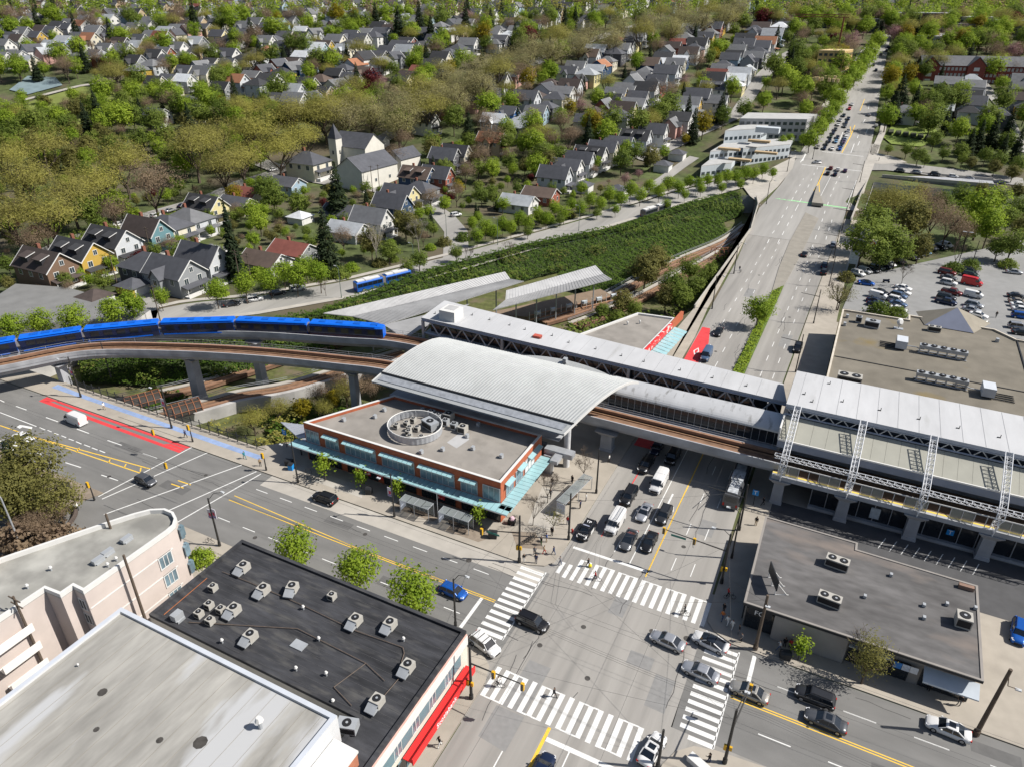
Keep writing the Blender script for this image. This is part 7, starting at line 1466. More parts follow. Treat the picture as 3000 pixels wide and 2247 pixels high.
for i, (c, h, w_, r_, lab) in enumerate([
 (((1975,98),(2035,104),(2050,70),(1992,66)),7,'palegrey','whiter','pale long roofed shed at right of the climbing road'),
 (((2038,105),(2064,108),(2078,72),(2055,70)),6,'palegrey','paler','second pale shed right of the long roofed shed'),
 (((1925,55),(2035,58),(2050,38),(1940,36)),9,'brown','paler','brown fronted block with bright white roof near skyline'),
 (((2035,60),(2140,64),(2140,44),(2040,40)),8,'palegrey','whiter','long white roofed block near the upper right skyline'),
 (((2145,66),(2235,72),(2235,52),(2145,46)),8,'grey','whiter','white roofed block at the right end of the skyline'),
 (((1905,62),(1960,64),(1962,46),(1912,44)),10,'tan','greyr','tan block at the top of the climbing road'),
 (((1830,70),(1895,72),(1898,50),(1838,48)),9,'darkgrey','slate','dark block left of the climbing road crest'),
 (((1775,60),(1828,62),(1832,42),(1782,40)),9,'navy','slate','dark green black block near the crest, left one'),
 (((2060,80),(2130,84),(2135,66),(2070,64)),9,'grey','slate','grey block behind the pale sheds')]):
    boxb('block_building', c, h, HWM[w_], HRM[r_], lab, 2, 5)
cr_ = empty('tower_crane', tuple(at(1805,130)), 0, 'orange red crane jib above the plywood building', 'crane'); MB().box(-.5,.5,-.5,.5,0,26).build('mast', mat('crane_orange',(.30,.10,.06),.6,.1), cr_); 
for k in range(9): MB().tube((-2-k*3.2,0,27),(-2-(k+1)*3.2,0,25.6 if k % 2 else 27),.25,n=4).build('jib_brace', mat('crane_orange',(.5,.12,.06)), cr_)
MB().tube((3,0,27),(-31,0,27),.3,n=4).tube((3,0,25.6),(-31,0,25.6),.3,n=4).build('jib', mat('crane_orange',(.5,.12,.06)), cr_)
# garden beds, small modern boxes
for i in range(6):
    p = at(1925+i*16,285+i*2.5); MB().box(p.x-1.2,p.x+1.2,p.y-7,p.y+7,p.z,p.z+.7).build('garden_bed', mat('dark_bed',(.05,.055,.035),.95,.3,1), None, label='dark planted bed on the garden lawn, %s from the left' % nth(i), cat='garden bed', group='beds on the garden lawn')
for i, (c, lab) in enumerate(((((1392,262),(1425,268),(1438,250),(1405,246)),'white modern flat roofed house left of its taller twin'),(((1428,266),(1478,262),(1490,242),(1442,244)),'white modern flat roofed house by the tall conifers'))): boxb('modern_house', c, 8, HWM['white'], HRM['slate'], lab, 2, 3.5, 'house')
# pale wall roof slab at the far left (podium behind the guideway)
pod = [at(*p) for p in ((-20,672),(40,632),(150,640),(330,690),(300,712),(60,720),(-20,722))]
MB().prism([(p.x,p.y) for p in pod], -.02, 2.6).build('podium', [wallm, mat('podium_roof',(.19,.19,.185),.9,.1,.3)], None, label='low grey podium roof behind the left guideway', cat='podium').data.polygons[7].material_index = 1
# hillside houses, laid out in blocks on the street grid
def proj(v):
    d = Vector(v)-Vector((0,0,CH)); z = d.dot(_f); return ((1500+FPX*d.dot(CR)/z)/KD, (1123.5-FPX*d.dot(CU)/z)/KD)
ALLEY = [(690,262),(790,240),(870,205),(960,170),(1060,130),(1160,95),(1270,75),(1380,55),(1470,40),(1560,22)]
def dline(px, py, L):
    best = 1e9
    for (x0,y0),(x1,y1) in zip(L, L[1:]):
        t = max(0,min(1,((px-x0)*(x1-x0)+(py-y0)*(y1-y0))/((x1-x0)**2+(y1-y0)**2))); best = min(best, math.hypot(px-x0-t*(x1-x0), (py-y0-t*(y1-y0))*1.5))
    return best
def zone(px, py):
    if px < 620: return 'upper left slope' if py < 110 else 'left slope'
    if px < 1180: return 'upper middle slope' if py < 110 else 'middle slope'
    if px < 1720: return 'upper right-centre slope' if py < 110 else 'right-centre slope'
    return 'right slope'
HOUSES = []
NP = [at(q[1],q[2],3) for q in NEARH]
rh_ = random.Random(11)
cand = []
for ix in range(-44, 26):
    for iy in range(18, 75):
        bx = ix*21 + (5 if ix % 2 else -3); by = iy*12.0
        x = bx + rh_.uniform(-1.5,1.5); y = by + rh_.uniform(-2,2); z = terr(x,y); s = -0.447*x+.8945*y
        if s < 285 or s > 830: continue
        px, py = proj((x,y,z+3))
        if not (-15 < px < 2227 and -12 < py < 330): continue
        if px < 1690 and py > 330-px*.0: continue
        if (px < 270 and py > 140) or (px < 560 and py > 200 and not (px > 330 and py < 260 and rh_.random() < .35)): continue          # park and tree belt
        if 560 <= px < 1000 and py > 235: continue
        if 1000 <= px < 1730 and py > 285 - max(0,px-1450)*.35: continue
        if 1560 < px < 1965 and py > 15 and px > 1690: continue
        if px >= 1965 and (py < 110 and px < 2230 or (93 < py < 180) or py > 250): continue
        if dline(px,py,ALLEY) < 34: continue
        if min((Vector((x,y))-Vector((q.x,q.y))).length for q in NP) < 13: continue
        cand.append((s,x,y,z,px,py))
def onroad(x, y, d):
    v_ = Vector((x,y))
    return any((v_-q).length < hw+d for c, hw in ROADS for q in c)
cand = [c for c in cand if not onroad(c[1],c[2],4)]
cand = [c for c in cand if rh_.random() < .93]; cand.sort(key=lambda c: c[0]); print('house candidates', len(cand)); FARC = cand[290:]; cand = cand[:290]
for s, x, y, z, px, py in cand:
    wc = rh_.choice(['white']*7+['cream','cream','palegrey','palegrey','palegrey','grey','grey','paleblue','tan','paleyellow','pink','navy','darkgrey','yellow','brickred']); rc = rh_.choice(['slate','slate','slate','black','slate','greyr','greyr','greyr','black','dkbrown','paler'] if rh_.random() > .08 else ['redr','whiter','brownr','terra'])
    HOUSES.append((zone(px,py), px, x, y, z, wc, rc, rh_.choice((0,0,0,0,90)), rh_.randrange(4), rh_.uniform(1.0,1.28)))
by = {}
for h_ in HOUSES: by.setdefault((h_[0],h_[5],h_[6]), []).append(h_)
RN = {'slate':'slate','black':'black','greyr':'grey','brownr':'brown','paler':'pale grey','dkbrown':'dark brown','terra':'orange brown','redr':'red','whiter':'white'}
CN = {'palegrey':'pale grey','paleblue':'pale blue','paleyellow':'pale yellow','darkgrey':'dark grey','brickred':'brick red'}
for (zn, wc, rc), L in by.items():
    L.sort(key=lambda q: q[1])
    for i, (zn_, px, x, y, z, wc_, rc_, dg, ti, sc) in enumerate(L):
        lab = '%s house with %s roof, %s' % (CN.get(wc,wc), RN[rc], ('%s such from left on %s' % (nth(i), zn)) if len(L) > 1 else 'the only such on '+zn)
        GF[ti].place('house', (x,y,z), math.radians(dg), sc, lab, 'house', 'houses on the hillside', {'house_wall':HWM[wc],'house_roof':HRM[rc]})

# houses past the count that can be kept apart: one mass near the skyline
fm = [HWM[k] for k in ('white','cream','palegrey','grey','paleblue','tan')]+[HRM[k] for k in ('slate','black','greyr','dkbrown','paler','redr')]+[whitep, glass]
fb = MB()
for s, x, y, z, px, py in FARC:
    o = len(fb.v); w, l, h, ri = rh_.uniform(7.5,9.5), rh_.uniform(10,13), rh_.uniform(4,5.6), rh_.uniform(2.6,3.8); a = rh_.choice((0,0,0,math.pi/2)); mw = rh_.choice((0,0,0,0,1,2,2,3,4,5)); mr = 6+rh_.choice((0,0,0,1,1,2,2,3,4,5) if rh_.random() < .25 else (0,0,1,2,2))
    fb.box(-l/2,l/2,-w/2,w/2,-3,h,mw).face([(l/2,-w/2,h),(l/2,w/2,h),(l/2,0,h+ri)],mw).face([(-l/2,w/2,h),(-l/2,-w/2,h),(-l/2,0,h+ri)],mw)
    n = len(fb.m); gable(fb,l,w,h,ri)
    for i in range(n,len(fb.m)): fb.m[i] = mr
    for q in (-1,1): fb.tube((l/2+.47,q*(w/2+.4),h-.2),(l/2+.47,0,h+ri+.1),.16,n=3,m=12); fb.box(l/2,l/2+.06,q*w*.25-.6,q*w*.25+.6,h-2,h-.6,13)
    fb.box(-.7,.7,-w/2-.06,-w/2,h-2,h-.7,13); fb.xf(Matrix.Translation((x,y,z)) @ Matrix.Rotation(a,4,'Z'), o)
if FARC: fb.build('distant_houses', fm, None, label='mass of small far houses toward the skyline', cat='houses', kind='stuff')
# ================================================================ VEGETATION
bark = mat('bark', (.10,.078,.06), .95, .2, 3); barkp = mat('pale_bark', (.30,.27,.23), .9, .2, 3)
LM = {'green':leafmat('leaves_bright',(.19,.285,.028),(.35,.44,.05)),'lime':leafmat('leaves_lime',(.155,.25,.02),(.29,.38,.04)),'mid':leafmat('leaves_mid',(.11,.165,.03),(.235,.29,.055)),'olive':leafmat('leaves_olive',(.24,.22,.075),(.41,.39,.09)),'tan':leafmat('leaves_tan',(.28,.25,.14),(.41,.385,.155)),'brown':leafmat('twigs_brown',(.22,.155,.11),(.33,.25,.165)),'conifer':leafmat('needles_dark',(.022,.04,.02),(.05,.07,.03)),'ivy':leafmat('leaves_ivy',(.055,.11,.018),(.13,.205,.03)),'yellow':leafmat('leaves_yellow',(.22,.17,.015),(.32,.27,.02)),'red':leafmat('leaves_red',(.09,.015,.02),(.14,.03,.03)),'pinkb':leafmat('blossom_pink',(.30,.17,.17),(.40,.26,.25)),'dry':leafmat('leaves_dry',(.14,.14,.045),(.25,.235,.07))}
def rdir(r):
    z = r.uniform(-1,1); t = r.uniform(0,2*math.pi); q = math.sqrt(1-z*z); return Vector((q*math.cos(t), q*math.sin(t), z))
def leafq(b, c, n, s, r, asp=.75):
    a = n.orthogonal().normalized(); w = n.cross(a); t = r.uniform(0,6.28); u = (a*math.cos(t)+w*math.sin(t))*s; v_ = (w*math.cos(t)-a*math.sin(t))*s*asp; o = len(b.v)
    b.v += [tuple(c-u-v_),tuple(c+u-v_*.6),tuple(c+u*.7+v_),tuple(c-u*.8+v_*.9)]; b.f.append((o,o+1,o+2,o+3)); b.m.append(0)
def trunk(r, H=10, th=.22, levels=3, spread=.75, first=.28, nb=5, m=None):
    b = MB(); tips = []
    def grow(p, d, L, rad, lv):
        q = p+d*L; b.tube(p, q, rad, rad*.6, n=5 if lv == 0 else 4 if lv == 1 else 3, caps=False)
        if lv >= levels: tips.append(q); return
        for i in range(nb if lv == 0 else 3):
            nd = (d*(1.0 if lv else .55)+rdir(r)*spread+Vector((0,0,.35))).normalized(); grow(p+d*L*r.uniform(.72,1) if i else q, nd, L*r.uniform(.5,.78) if lv else H*r.uniform(.22,.34), rad*.55, lv+1)
    grow(Vector((0,0,-.6)), Vector((r.uniform(-.06,.06),r.uniform(-.06,.06),1)).normalized(), H*first+.6, th, 0); return b, tips
def tree_tpl(kind, seed, H=10, shape='round', n=260, m=12, ls=.21, lm='green', rx=3.6, zc=.62, rz=.36, th=.24, twig=False, bk=None):
    r = random.Random(seed); t = Tpl(); tb, tips = trunk(r, H, th, 3 if twig else 2, .8 if shape != 'vase' else .6, .24 if shape == 'vase' else .3, 6 if twig else 4); t.add('trunk', tb, bk or bark)
    b = MB(); lob = [(rdir(r), r.uniform(.12,.34)) for _ in range(9)]
    for i in range(n):
        d = rdir(r); f = (r.random()**.42)*(.92 if r.random() < .85 else 1.08); k = 1+sum(a*max(0,d.dot(l))**5 for l, a in lob)-.12
        if shape == 'vase' and d.z < -.35: d.z *= .5
        c = Vector((d.x*rx*f*k, d.y*rx*f*k, H*zc+d.z*H*rz*f*(k if d.z > 0 else 1)))
        if shape == 'vase': c.z += .10*H*(1-(Vector((d.x,d.y)).length*f)**2)*.6
        for j in range(m):
            o = Vector((r.gauss(0,1),r.gauss(0,1),r.gauss(0,.7)))*(.42 if not twig else .55); nn = (rdir(r)*.75+d*.95+Vector((0,0,.55))).normalized(); leafq(b, c+o, nn, ls*r.uniform(.55,1.2), r, .75 if not twig else .28)
    t.add('crown', b, LM[lm]); return t
def conifer_tpl(seed, H=10, rr=2.3, lm='conifer', n=2000):
    r = random.Random(seed); t = Tpl(); t.add('trunk', MB().tube((0,0,-.6),(0,0,H*.95),.22,.04,n=6), bark); b = MB()
    for i in range(n):
        z = H*(.06+.94*(1-math.sqrt(r.random()))); R0 = rr*(1-z/H)**.85*(.7+.3*math.sin(z*5.1+seed)*.5+.3*r.random()); a = r.uniform(0,6.283); q = R0*math.sqrt(r.uniform(.25,1)); d = Vector((math.cos(a),math.sin(a),-.35)).normalized()
        leafq(b, Vector((q*math.cos(a),q*math.sin(a),z-.12*q)), (Vector((0,0,1))*.8+d*.5+rdir(r)*.5).normalized(), .24*r.uniform(.6,1.25)*(.6+.6*(1-z/H)), r, .5)
    t.add('crown', b, LM[lm]); return t
def bush_tpl(seed, lm, rx=1.5, h=1.6, n=170, ls=.11):
    r = random.Random(seed); b = MB()
    for i in range(n):
        d = rdir(r); d.z = abs(d.z); f = r.uniform(.7,1.05); c = Vector((d.x*rx*f,d.y*rx*f,d.z*h*f))
        for j in range(8): leafq(b, c+Vector((r.gauss(0,.2),r.gauss(0,.2),r.gauss(0,.15))), (d+rdir(r)*.8).normalized(), ls*r.uniform(.6,1.2), r)
    t = Tpl(); t.add('stem', MB().tube((0,0,-.3),(0,0,h*.6),.08,n=5), bark); t.add('foliage', b, LM[lm]); return t
def bare_tpl(seed, H=6, th=.09, bk=None):
    r = random.Random(seed); tb, tips = trunk(r, H, th, 4, .55, .33, 5); t = Tpl(); t.add('trunk', tb, bk or bark); tw = MB()
    for p in tips:
        for k in range(2): d = (rdir(r)+Vector((0,0,.6))).normalized(); tw.tube(p, p+d*H*.09, .018, .006, n=3, caps=False)
    t.add('twigs', tw, bk or bark); return t
TT = {'green':[tree_tpl('green',s,lm='green') for s in (1,2,3)],'mid':[tree_tpl('mid',s,lm='mid',rx=3.8) for s in (4,5)],'olive':[tree_tpl('olive',s,shape='vase',n=480,m=13,ls=.15,lm='olive',rx=4.6,zc=.66,rz=.28,th=.30,twig=True) for s in (6,7,8)],'tan':[tree_tpl('tan',s,shape='round',n=520,m=13,ls=.15,lm='tan',rx=4.0,zc=.60,rz=.36,th=.28,twig=True) for s in (9,10,11)],'brown':[tree_tpl('brown',s,shape='vase',n=280,m=12,ls=.15,lm='brown',rx=3.6,zc=.62,rz=.33,th=.22,twig=True) for s in (12,13)],'conifer':[conifer_tpl(s) for s in (14,15)],'fir':[conifer_tpl(16,10,3.3,n=2800)],'narrow':[conifer_tpl(17,10,1.3,n=1400)],'lime':[tree_tpl('lime',s,lm='lime',rx=3.0,n=230,m=12,ls=.17,th=.16,rz=.34) for s in (18,19,20)],'red':[tree_tpl('red',21,lm='red',rx=3.4)],'pink':[tree_tpl('pink',22,lm='pinkb',rx=3.8,n=300,twig=True)],'yellow':[tree_tpl('yellow',23,lm='yellow',rx=3.4)],'dry':[tree_tpl('dry',24,lm='dry',rx=3.6,n=300)]}
KN = {'green':'bright green leafy tree','mid':'mid green leafy tree','olive':'olive budding spreading tree','tan':'tan budding rounded tree','brown':'bare brown twiggy tree','conifer':'dark conifer','fir':'broad dark fir','narrow':'tall narrow dark conifer','lime':'lime green street tree','red':'dark red leaved tree','pink':'pink blossoming tree','yellow':'yellow green tree','dry':'dull olive tree'}
TREES = []      # (kind, px, py, x, y, z, H, zone)
def addt(kind, px, py, H, zn, frac=.6): p = at(px,py,H*frac); TREES.append((kind, px, py, p.x, p.y, terr(p.x,p.y), H, zn))
ZB = 'in the left tree belt'
for k, L in {'olive':[(90,320,19),(55,395,19),(150,425,17),(262,352,20),(415,318,21),(480,362,18),(545,285,20),(625,248,19),(600,325,18),(695,235,18),(15,345,18),(105,468,16),(25,470,16),(765,225,17),(455,300,18),(520,345,17),(650,300,17),(205,400,17)],'brown':[(325,395,19),(245,455,11),(60,520,10),(95,505,10)],'conifer':[(205,225,18),(180,245,16),(235,335,14),(725,398,21),(700,500,20),(300,230,12)],'narrow':[(493,500,23)],'mid':[(330,255,13),(385,225,13),(140,270,12),(60,262,12),(25,285,13),(478,228,12),(300,300,12),(355,290,13),(190,455,12),(215,495,10),(575,405,11),(590,425,10),(645,440,9),(100,285,12)],'green':[(430,195,13),(400,232,12),(290,195,12),(330,195,10),(545,455,9),(560,480,8),(255,440,11),(120,250,11)],'yellow':[(505,420,8)],'red':[(305,560,7),(975,425,4),(700,440,5)]}.items():
    for px, py, H in L: addt(k, px, py, H*(1.22 if k in ('olive','brown') else 1.1), ZB)
ZA = 'in the tan avenue rows'
for i, (px, py) in enumerate([(700,262),(745,262),(800,255),(850,228),(885,245),(905,205),(945,215),(965,182),(1010,190),(1030,158),(1075,165),(1085,138),(1130,140),(1145,112),(1190,118),(1205,92),(1250,105),(1270,82),(1320,92),(1335,66),(1385,78),(1400,55),(1450,68),(1465,42),(1510,52),(1530,32),(1565,40),(1590,22),(1040,200),(985,225),(925,245),(860,270)]): addt('tan' if i % 5 else 'olive', px, py, 22, ZA, .5)
ZM = 'among the middle houses'
for k, L in {'brown':[(1058,292,16),(1035,335,14),(1005,370,13),(1215,262,15),(1190,300,13),(1240,290,11),(850,335,13),(930,425,9),(985,415,10),(1150,250,12),(900,190,12),(870,300,12),(1120,215,12)],'conifer':[(1118,245,13),(1145,230,12),(1500,262,18),(1488,230,17),(1712,95,17),(1712,120,14),(790,420,8),(860,45,26),(905,30,27),(1005,30,24),(1060,40,20),(415,25,28),(235,62,20),(158,48,20),(115,12,22),(540,58,20),(1010,15,20),(930,55,20),(1350,150,10),(1255,175,10),(1262,178,10)],'fir':[(1012,268,16),(1560,225,17)],'green':[(1152,305,14),(1160,355,12),(1190,330,9),(1130,310,12),(1290,210,12),(1320,215,10),(1335,225,9),(1085,440,7),(960,440,7)],'yellow':[(1282,268,15),(1480,300,6),(990,405,7)],'mid':[(1100,350,9),(1040,420,8),(1120,480,5),(1165,470,5),(1200,450,5)],'red':[(1147,385,5),(945,300,6),(1290,120,6)],'pink':[(1350,385,6),(1380,375,5)]}.items():
    for px, py, H in L: addt(k, px, py, H, ZM)
ZC_ = 'along the bus street'
ci = [(464,625,8),(527,612,8.5),(581,604,8),(637,595,9),(688,588,9),(345,640,6),(284,655,9),(240,668,9),(157,688,9),(83,695,8),(20,702,8),(1048,490,6.5),(1085,482,6.5),(1122,470,6.5),(1160,460,6.5),(1198,448,7),(1235,440,7),(1275,430,7.5),(1318,418,8),(1362,408,8),(1402,402,8),(1445,395,8),(1490,392,7),(1530,388,7),(1572,380,8),(1612,372,8),(1650,365,7),(1670,372,6),(1515,408,5),(1440,440,4.5),(1330,452,4.5),(1600,398,5)]
for px, py, H in ci+[(1030,508,6),(1066,500,6),(1104,490,6),(1141,480,6),(1180,470,6),(1218,460,6.5),(1256,448,6.5),(1298,438,7),(1342,428,7),(1384,420,7),(1424,412,7),(1468,404,7),(1510,396,7),(1552,388,7),(1592,380,7),(1630,374,7),(1480,420,5),(1560,405,5),(610,585,8),(660,575,8)]: addt('lime', px, py, H*1.2, ZC_)
for px, py, H in [(905,560,7),(985,545,6),(880,575,6),(1140,500,5),(1210,475,5),(1290,460,4.5),(840,540,8)]: addt('mid', px, py, H, ZC_)
for px, py, H in [(740,510,9),(800,520,11),(875,480,11),(890,490,10)]: addt('brown' if px < 790 else 'dry', px, py, H, ZC_)
ZR = 'beside the climbing main road'
for k, L in {'green':[(1918,200,9),(1930,150,10),(1940,112,10),(1950,90,10),(1800,235,10),(1812,215,10),(1850,155,11),(1870,125,11),(1770,275,10),(1785,255,11),(1752,300,9),(1838,165,12),(1860,140,12),(1880,112,12),(1800,205,10),(1825,180,11),(1895,88,12),(1918,250,11),(1740,235,9),(1720,180,8)],'lime':[(1735,300,6),(1705,300,6),(1690,305,6),(1612,300,5)],'yellow':[(1925,165,11),(1958,75,11),(1965,160,10)],'olive':[(1945,135,11),(1932,195,10),(1962,58,11)],'fir':[(1948,195,17),(1935,225,13)],'conifer':[(2150,275,15),(2185,265,16),(2120,285,13),(2100,300,11),(2205,300,14),(2170,315,12),(1895,60,14),(2080,175,9)],'mid':[(2045,215,12),(2070,210,13),(2030,200,11),(1995,215,10),(2020,300,8),(1960,322,6),(1985,335,7),(2040,330,6),(2000,345,5),(2075,325,7),(2130,335,7),(2160,345,7),(2200,355,8),(2080,345,5),(1920,322,4)],'dry':[(2150,360,6),(2190,372,6),(2100,350,5),(2120,80,10),(2170,90,10),(2200,110,10)],'brown':[(1735,215,10),(1765,245,9),(2190,150,10)]}.items():
    for px, py, H in L: addt(k, px, py, H*1.3, ZR)
ZT = 'beside the supermarket lot'
for k, L in {'mid':[(1868,520,13),(1890,485,14),(1920,520,12),(1905,555,7),(1940,540,9),(2160,530,8),(2190,525,9)],'olive':[(1938,440,15),(1905,440,13)],'dry':[(1975,470,14),(1990,530,9)],'mid2':[(2080,420,8),(2160,425,8),(2040,432,8),(2205,450,9),(2180,470,8)],'dry2':[(2120,412,7),(2200,412,7),(1990,420,8),(2212,490,8)],'brown':[(2020,465,13),(2050,480,13),(2000,430,12),(2075,500,10)],'green':[(2125,450,16),(2140,485,12),(2095,490,10)]}.items():
    for px, py, H in L: addt(k.rstrip('2'), px, py, H*1.2, ZT)
for px, py, H, k in [(1642,668,9,'green')]: addt(k, px, py, H, 'on the main road median')
ZX = 'in the railway cut'
def addc(kind, px, py, H, zb=-7): 
    p = at(px,py,zabs=zb+H*.6); TREES.append((kind,px,py,p.x,p.y,zb,H,ZX))
for k, L in {'dry':[(1395,580,13),(1420,560,12),(1440,640,9),(1345,650,8)],'mid':[(1470,640,10),(1500,620,9),(1525,600,8),(1490,580,9),(1455,610,10),(1540,585,7),(1330,690,6),(1300,668,5),(1370,665,6)],'olive':[(545,905,6.5),(600,880,6),(745,845,7),(700,880,6)],'yellow':[(655,880,5.5),(720,860,5)],'brown':[(735,820,8),(770,835,8),(800,838,7),(690,850,7)],'green':[(330,845,4),(880,690,5)]}.items():
    for px, py, H in L: addc(k, px, py, H)
ZN = 'in the near foreground'
for k, px, py, H in [('lime',637,1180,9.4),('lime',770,1222,10.2),('lime',893,1275,11),('brown',110,1110,6),('brown',70,1130,6),('conifer',28,1005,14)]: addt(k, px, py, H, ZN)
# fill of the hillside
rt = random.Random(5); occ = [(t[3],t[4]) for t in TREES]; hp = [(h_[2],h_[3]) for h_ in HOUSES]; grid = {}
def near_(x, y, d, G):
    gx, gy = int(x//12), int(y//12)
    for a in (-1,0,1):
        for b in (-1,0,1):
            for (u, v_) in G.get((gx+a,gy+b), ()):
                if (u-x)**2+(v_-y)**2 < d*d: return True
    return False
GT, GH = {}, {}
for x, y in occ: GT.setdefault((int(x//12),int(y//12)), []).append((x,y))
for x, y in hp+[(q.x,q.y) for q in NP]: GH.setdefault((int(x//12),int(y//12)), []).append((x,y))
cnt = {}
FT = []
SAM = sorted(290+rt.random()**.75*500 for _ in range(9000))
for s in SAM:
    q = rt.uniform(-.85,.85)*s; x, y = -0.447*s+.8945*q, .8945*s+.447*q; z = terr(x,y); H = rt.uniform(8,17); px, py = proj((x,y,z+H*.6))
    if not (-25 < px < 2237 and -22 < py < 330): continue
    if px < 255 and 165 < py < 230 and rt.random() < .93: continue
    if px < 200 and py < 215 and py > 150: continue
    if px < 1000 and py > 262: continue
    if 1000 <= px < 1700 and py > 300-max(0,px-1450)*.4: continue
    if px > 1690 and ((py > 190 and (px < 1965 or py > 325 or (px < 2045 and py > 262))) or dline(px,py,[(1730,330),(1790,230),(1850,140),(1900,85)]) < 14 or dline(px,py,[(1880,330),(1895,240),(1910,150),(1922,85)]) < 12): continue
    if 1840 < px < 1930 and 60 < py < 330: continue
    if px > 1965 and 60 < py < 190 and rt.random() < .35: continue
    if dline(px,py,ALLEY) < 24: continue
    if near_(x,y,6.8,GT) or near_(x,y,7.6,GH) or onroad(x,y,1.5): continue
    if (near_(x-.447*10,y+.8945*10,6.5,GH) or near_(x-.447*19,y+.8945*19,6,GH)) and rt.random() < .72: continue
    u = rt.random()
    if px < 250 and py < 150: k = 'brown' if u < .35 else 'green' if u < .7 else 'mid' if u < .85 else 'conifer'
    else: k = 'green' if u < .30 else 'olive' if u < .42 else 'mid' if u < .66 else 'brown' if u < .80 else 'conifer' if u < .88 else 'lime' if u < .94 else 'pink' if u < .96 else 'red' if u < .975 else 'yellow'
    if 1150 < px < 1700 and 40 < py < 230 and rt.random() < .5: continue
    if cnt.get(k,0) >= 210 or sum(cnt.values()) > 640:
        GT.setdefault((int(x//12),int(y//12)), []).append((x,y)); FT.append((k,x,y,z,H)); continue
    cnt[k] = cnt.get(k,0)+1; GT.setdefault((int(x//12),int(y//12)), []).append((x,y)); TREES.append((k,px,py,x,y,z,H*(1.25 if k == 'conifer' else 1),'on '+zone(px,py)))
rl = random.Random(21)
for _ in range(3200):
    px, py = rl.uniform(-10,1500), rl.uniform(225,640)
    if py < 330 and px > 600: continue
    if px < 330 and py < 262 and rl.random() < .5: continue
    if py > 690-px*.16 or (px > 1050 and py > 470-(px-1050)*.2) or (px > 1450): continue
    p = at(px,py)
    if near_(p.x,p.y,4.6 if py > 400 else 6.5,GT) or near_(p.x,p.y,7.2,GH) or onroad(p.x,p.y,1.8): continue
    if inpoly(p.x,p.y,TRENCH) or -.447*p.x+.8945*p.y < 150 or (590 < px < 930 and 290 < py < 420): continue
    u = rl.random(); k = 'mid' if u < .36 else 'green' if u < .58 else 'dry' if u < .74 else 'brown' if u < .86 else 'lime' if u < .93 else 'red' if u < .96 else 'conifer'
    H = rl.uniform(2.4,6.8) if py > 400 else rl.uniform(6,13); k = k if py > 400 or k != 'red' else 'green'; GT.setdefault((int(p.x//12),int(p.y//12)), []).append((p.x,p.y)); TREES.append((k,px,py,p.x,p.y,terr(p.x,p.y),H,'between left houses' if px < 720 else 'between middle houses'))
TN = {'olive':'budding_tree','tan':'budding_tree','dry':'budding_tree','brown':'bare_tree','conifer':'conifer_tree','fir':'conifer_tree','narrow':'conifer_tree','lime':'street_tree','red':'red_leaved_tree','pink':'blossom_tree','yellow':'broadleaf_tree','mid':'dark_leafy_tree'}
by = {}
for t in TREES: by.setdefault((t[0],t[7]), []).append(t)
for (k, zn), L in by.items():
    L.sort(key=lambda q: q[1])
    for i, t in enumerate(L):
        tp = TT[k][(i*7+len(L))%len(TT[k])]; sc = t[6]/10; wob = R.uniform(.9,1.15)*(1.15 if k in ('tan','olive') and t[6] > 15 else 1)
        tp.place(TN.get(k,'broadleaf_tree'), (t[3],t[4],t[5]), R.uniform(0,6.28), (sc*wob,sc*wob*R.uniform(.92,1.08),sc), '%s %s%s' % (KN[k], zn, ', %s from the left' % nth(i) if len(L) > 1 else ''), 'tree', 'trees '+zn)
# dense planting between the left houses
ZL = 'between the left houses'
PT = tree_tpl('park',71,H=12,n=520,m=10,ls=.17,lm='dry',rx=4.6,zc=.56,rz=.40,th=.3,twig=False)
for i, (px, py, sc) in enumerate(((62,1015,1.15),(20,1065,1.0),(112,1060,.8))): p = at(px,py,6.5); PT.place('budding_tree', (p.x,p.y,.15), i*2.1, sc, ['large olive brown tree in the corner park','second olive brown tree at the left picture edge','smaller olive brown tree by the curved park wall'][i], 'tree')
# small individual trees near the station
BT = [bare_tpl(s) for s in (31,32)]
for i, (x, y, lab) in enumerate(((478,468,'bare small tree by the station column'),(160,655,'bare small tree nearest the glass canopy on plaza'),(30,850,'bare small tree at the plaza corner by the cart'))): BT[i%2].place('tree', Z6(x,y), i*1.3, [1.1,.95,.9][i], lab, 'tree')
YB = tree_tpl('y',41,H=5,n=60,m=6,ls=.14,lm='dry',rx=1.0,rz=.3,th=.08,twig=True); YB.place('tree', Z6(212,905), 0, 1, 'slim budding tree beside the plaza bus shelter', 'tree')
COLT = tree_tpl('c',42,H=4.4,n=70,m=7,ls=.15,lm='lime',rx=.62,zc=.62,rz=.34,th=.05)
for f, x, y, lab in ((B1,578,778,'slim lime sapling before the brick building awnings'),(B1,885,860,'slim lime sapling beside the banner pole'),(B1,1530,1080,'slim lime sapling at the plaza end of brick building'),(D2,1975,500,'slim lime sapling on the right kerb')): COLT.place('tree', f(x,y), R.uniform(0,6), 1, lab, 'tree')
tree_tpl('m',43,H=5,n=60,m=6,ls=.2,lm='lime',rx=1.7,zc=.68,rz=.25,th=.09).place('tree', B1(290,705), 0, 1.05, 'small spreading lime tree at left end of brick building', 'tree')
tree_tpl('k',44,H=8.5,n=240,m=9,ls=.16,lm='dry',rx=2.1,zc=.60,rz=.36,th=.18,twig=True).place('tree', E2(455,752), 0, 1, 'tan budding kerb tree before the grey roofed building', 'tree')
BIGB = bare_tpl(45,9,.2); BIGB.place('tree', at(1806,672), .5, 1, 'budding bare tree at the corner of supermarket', 'tree')
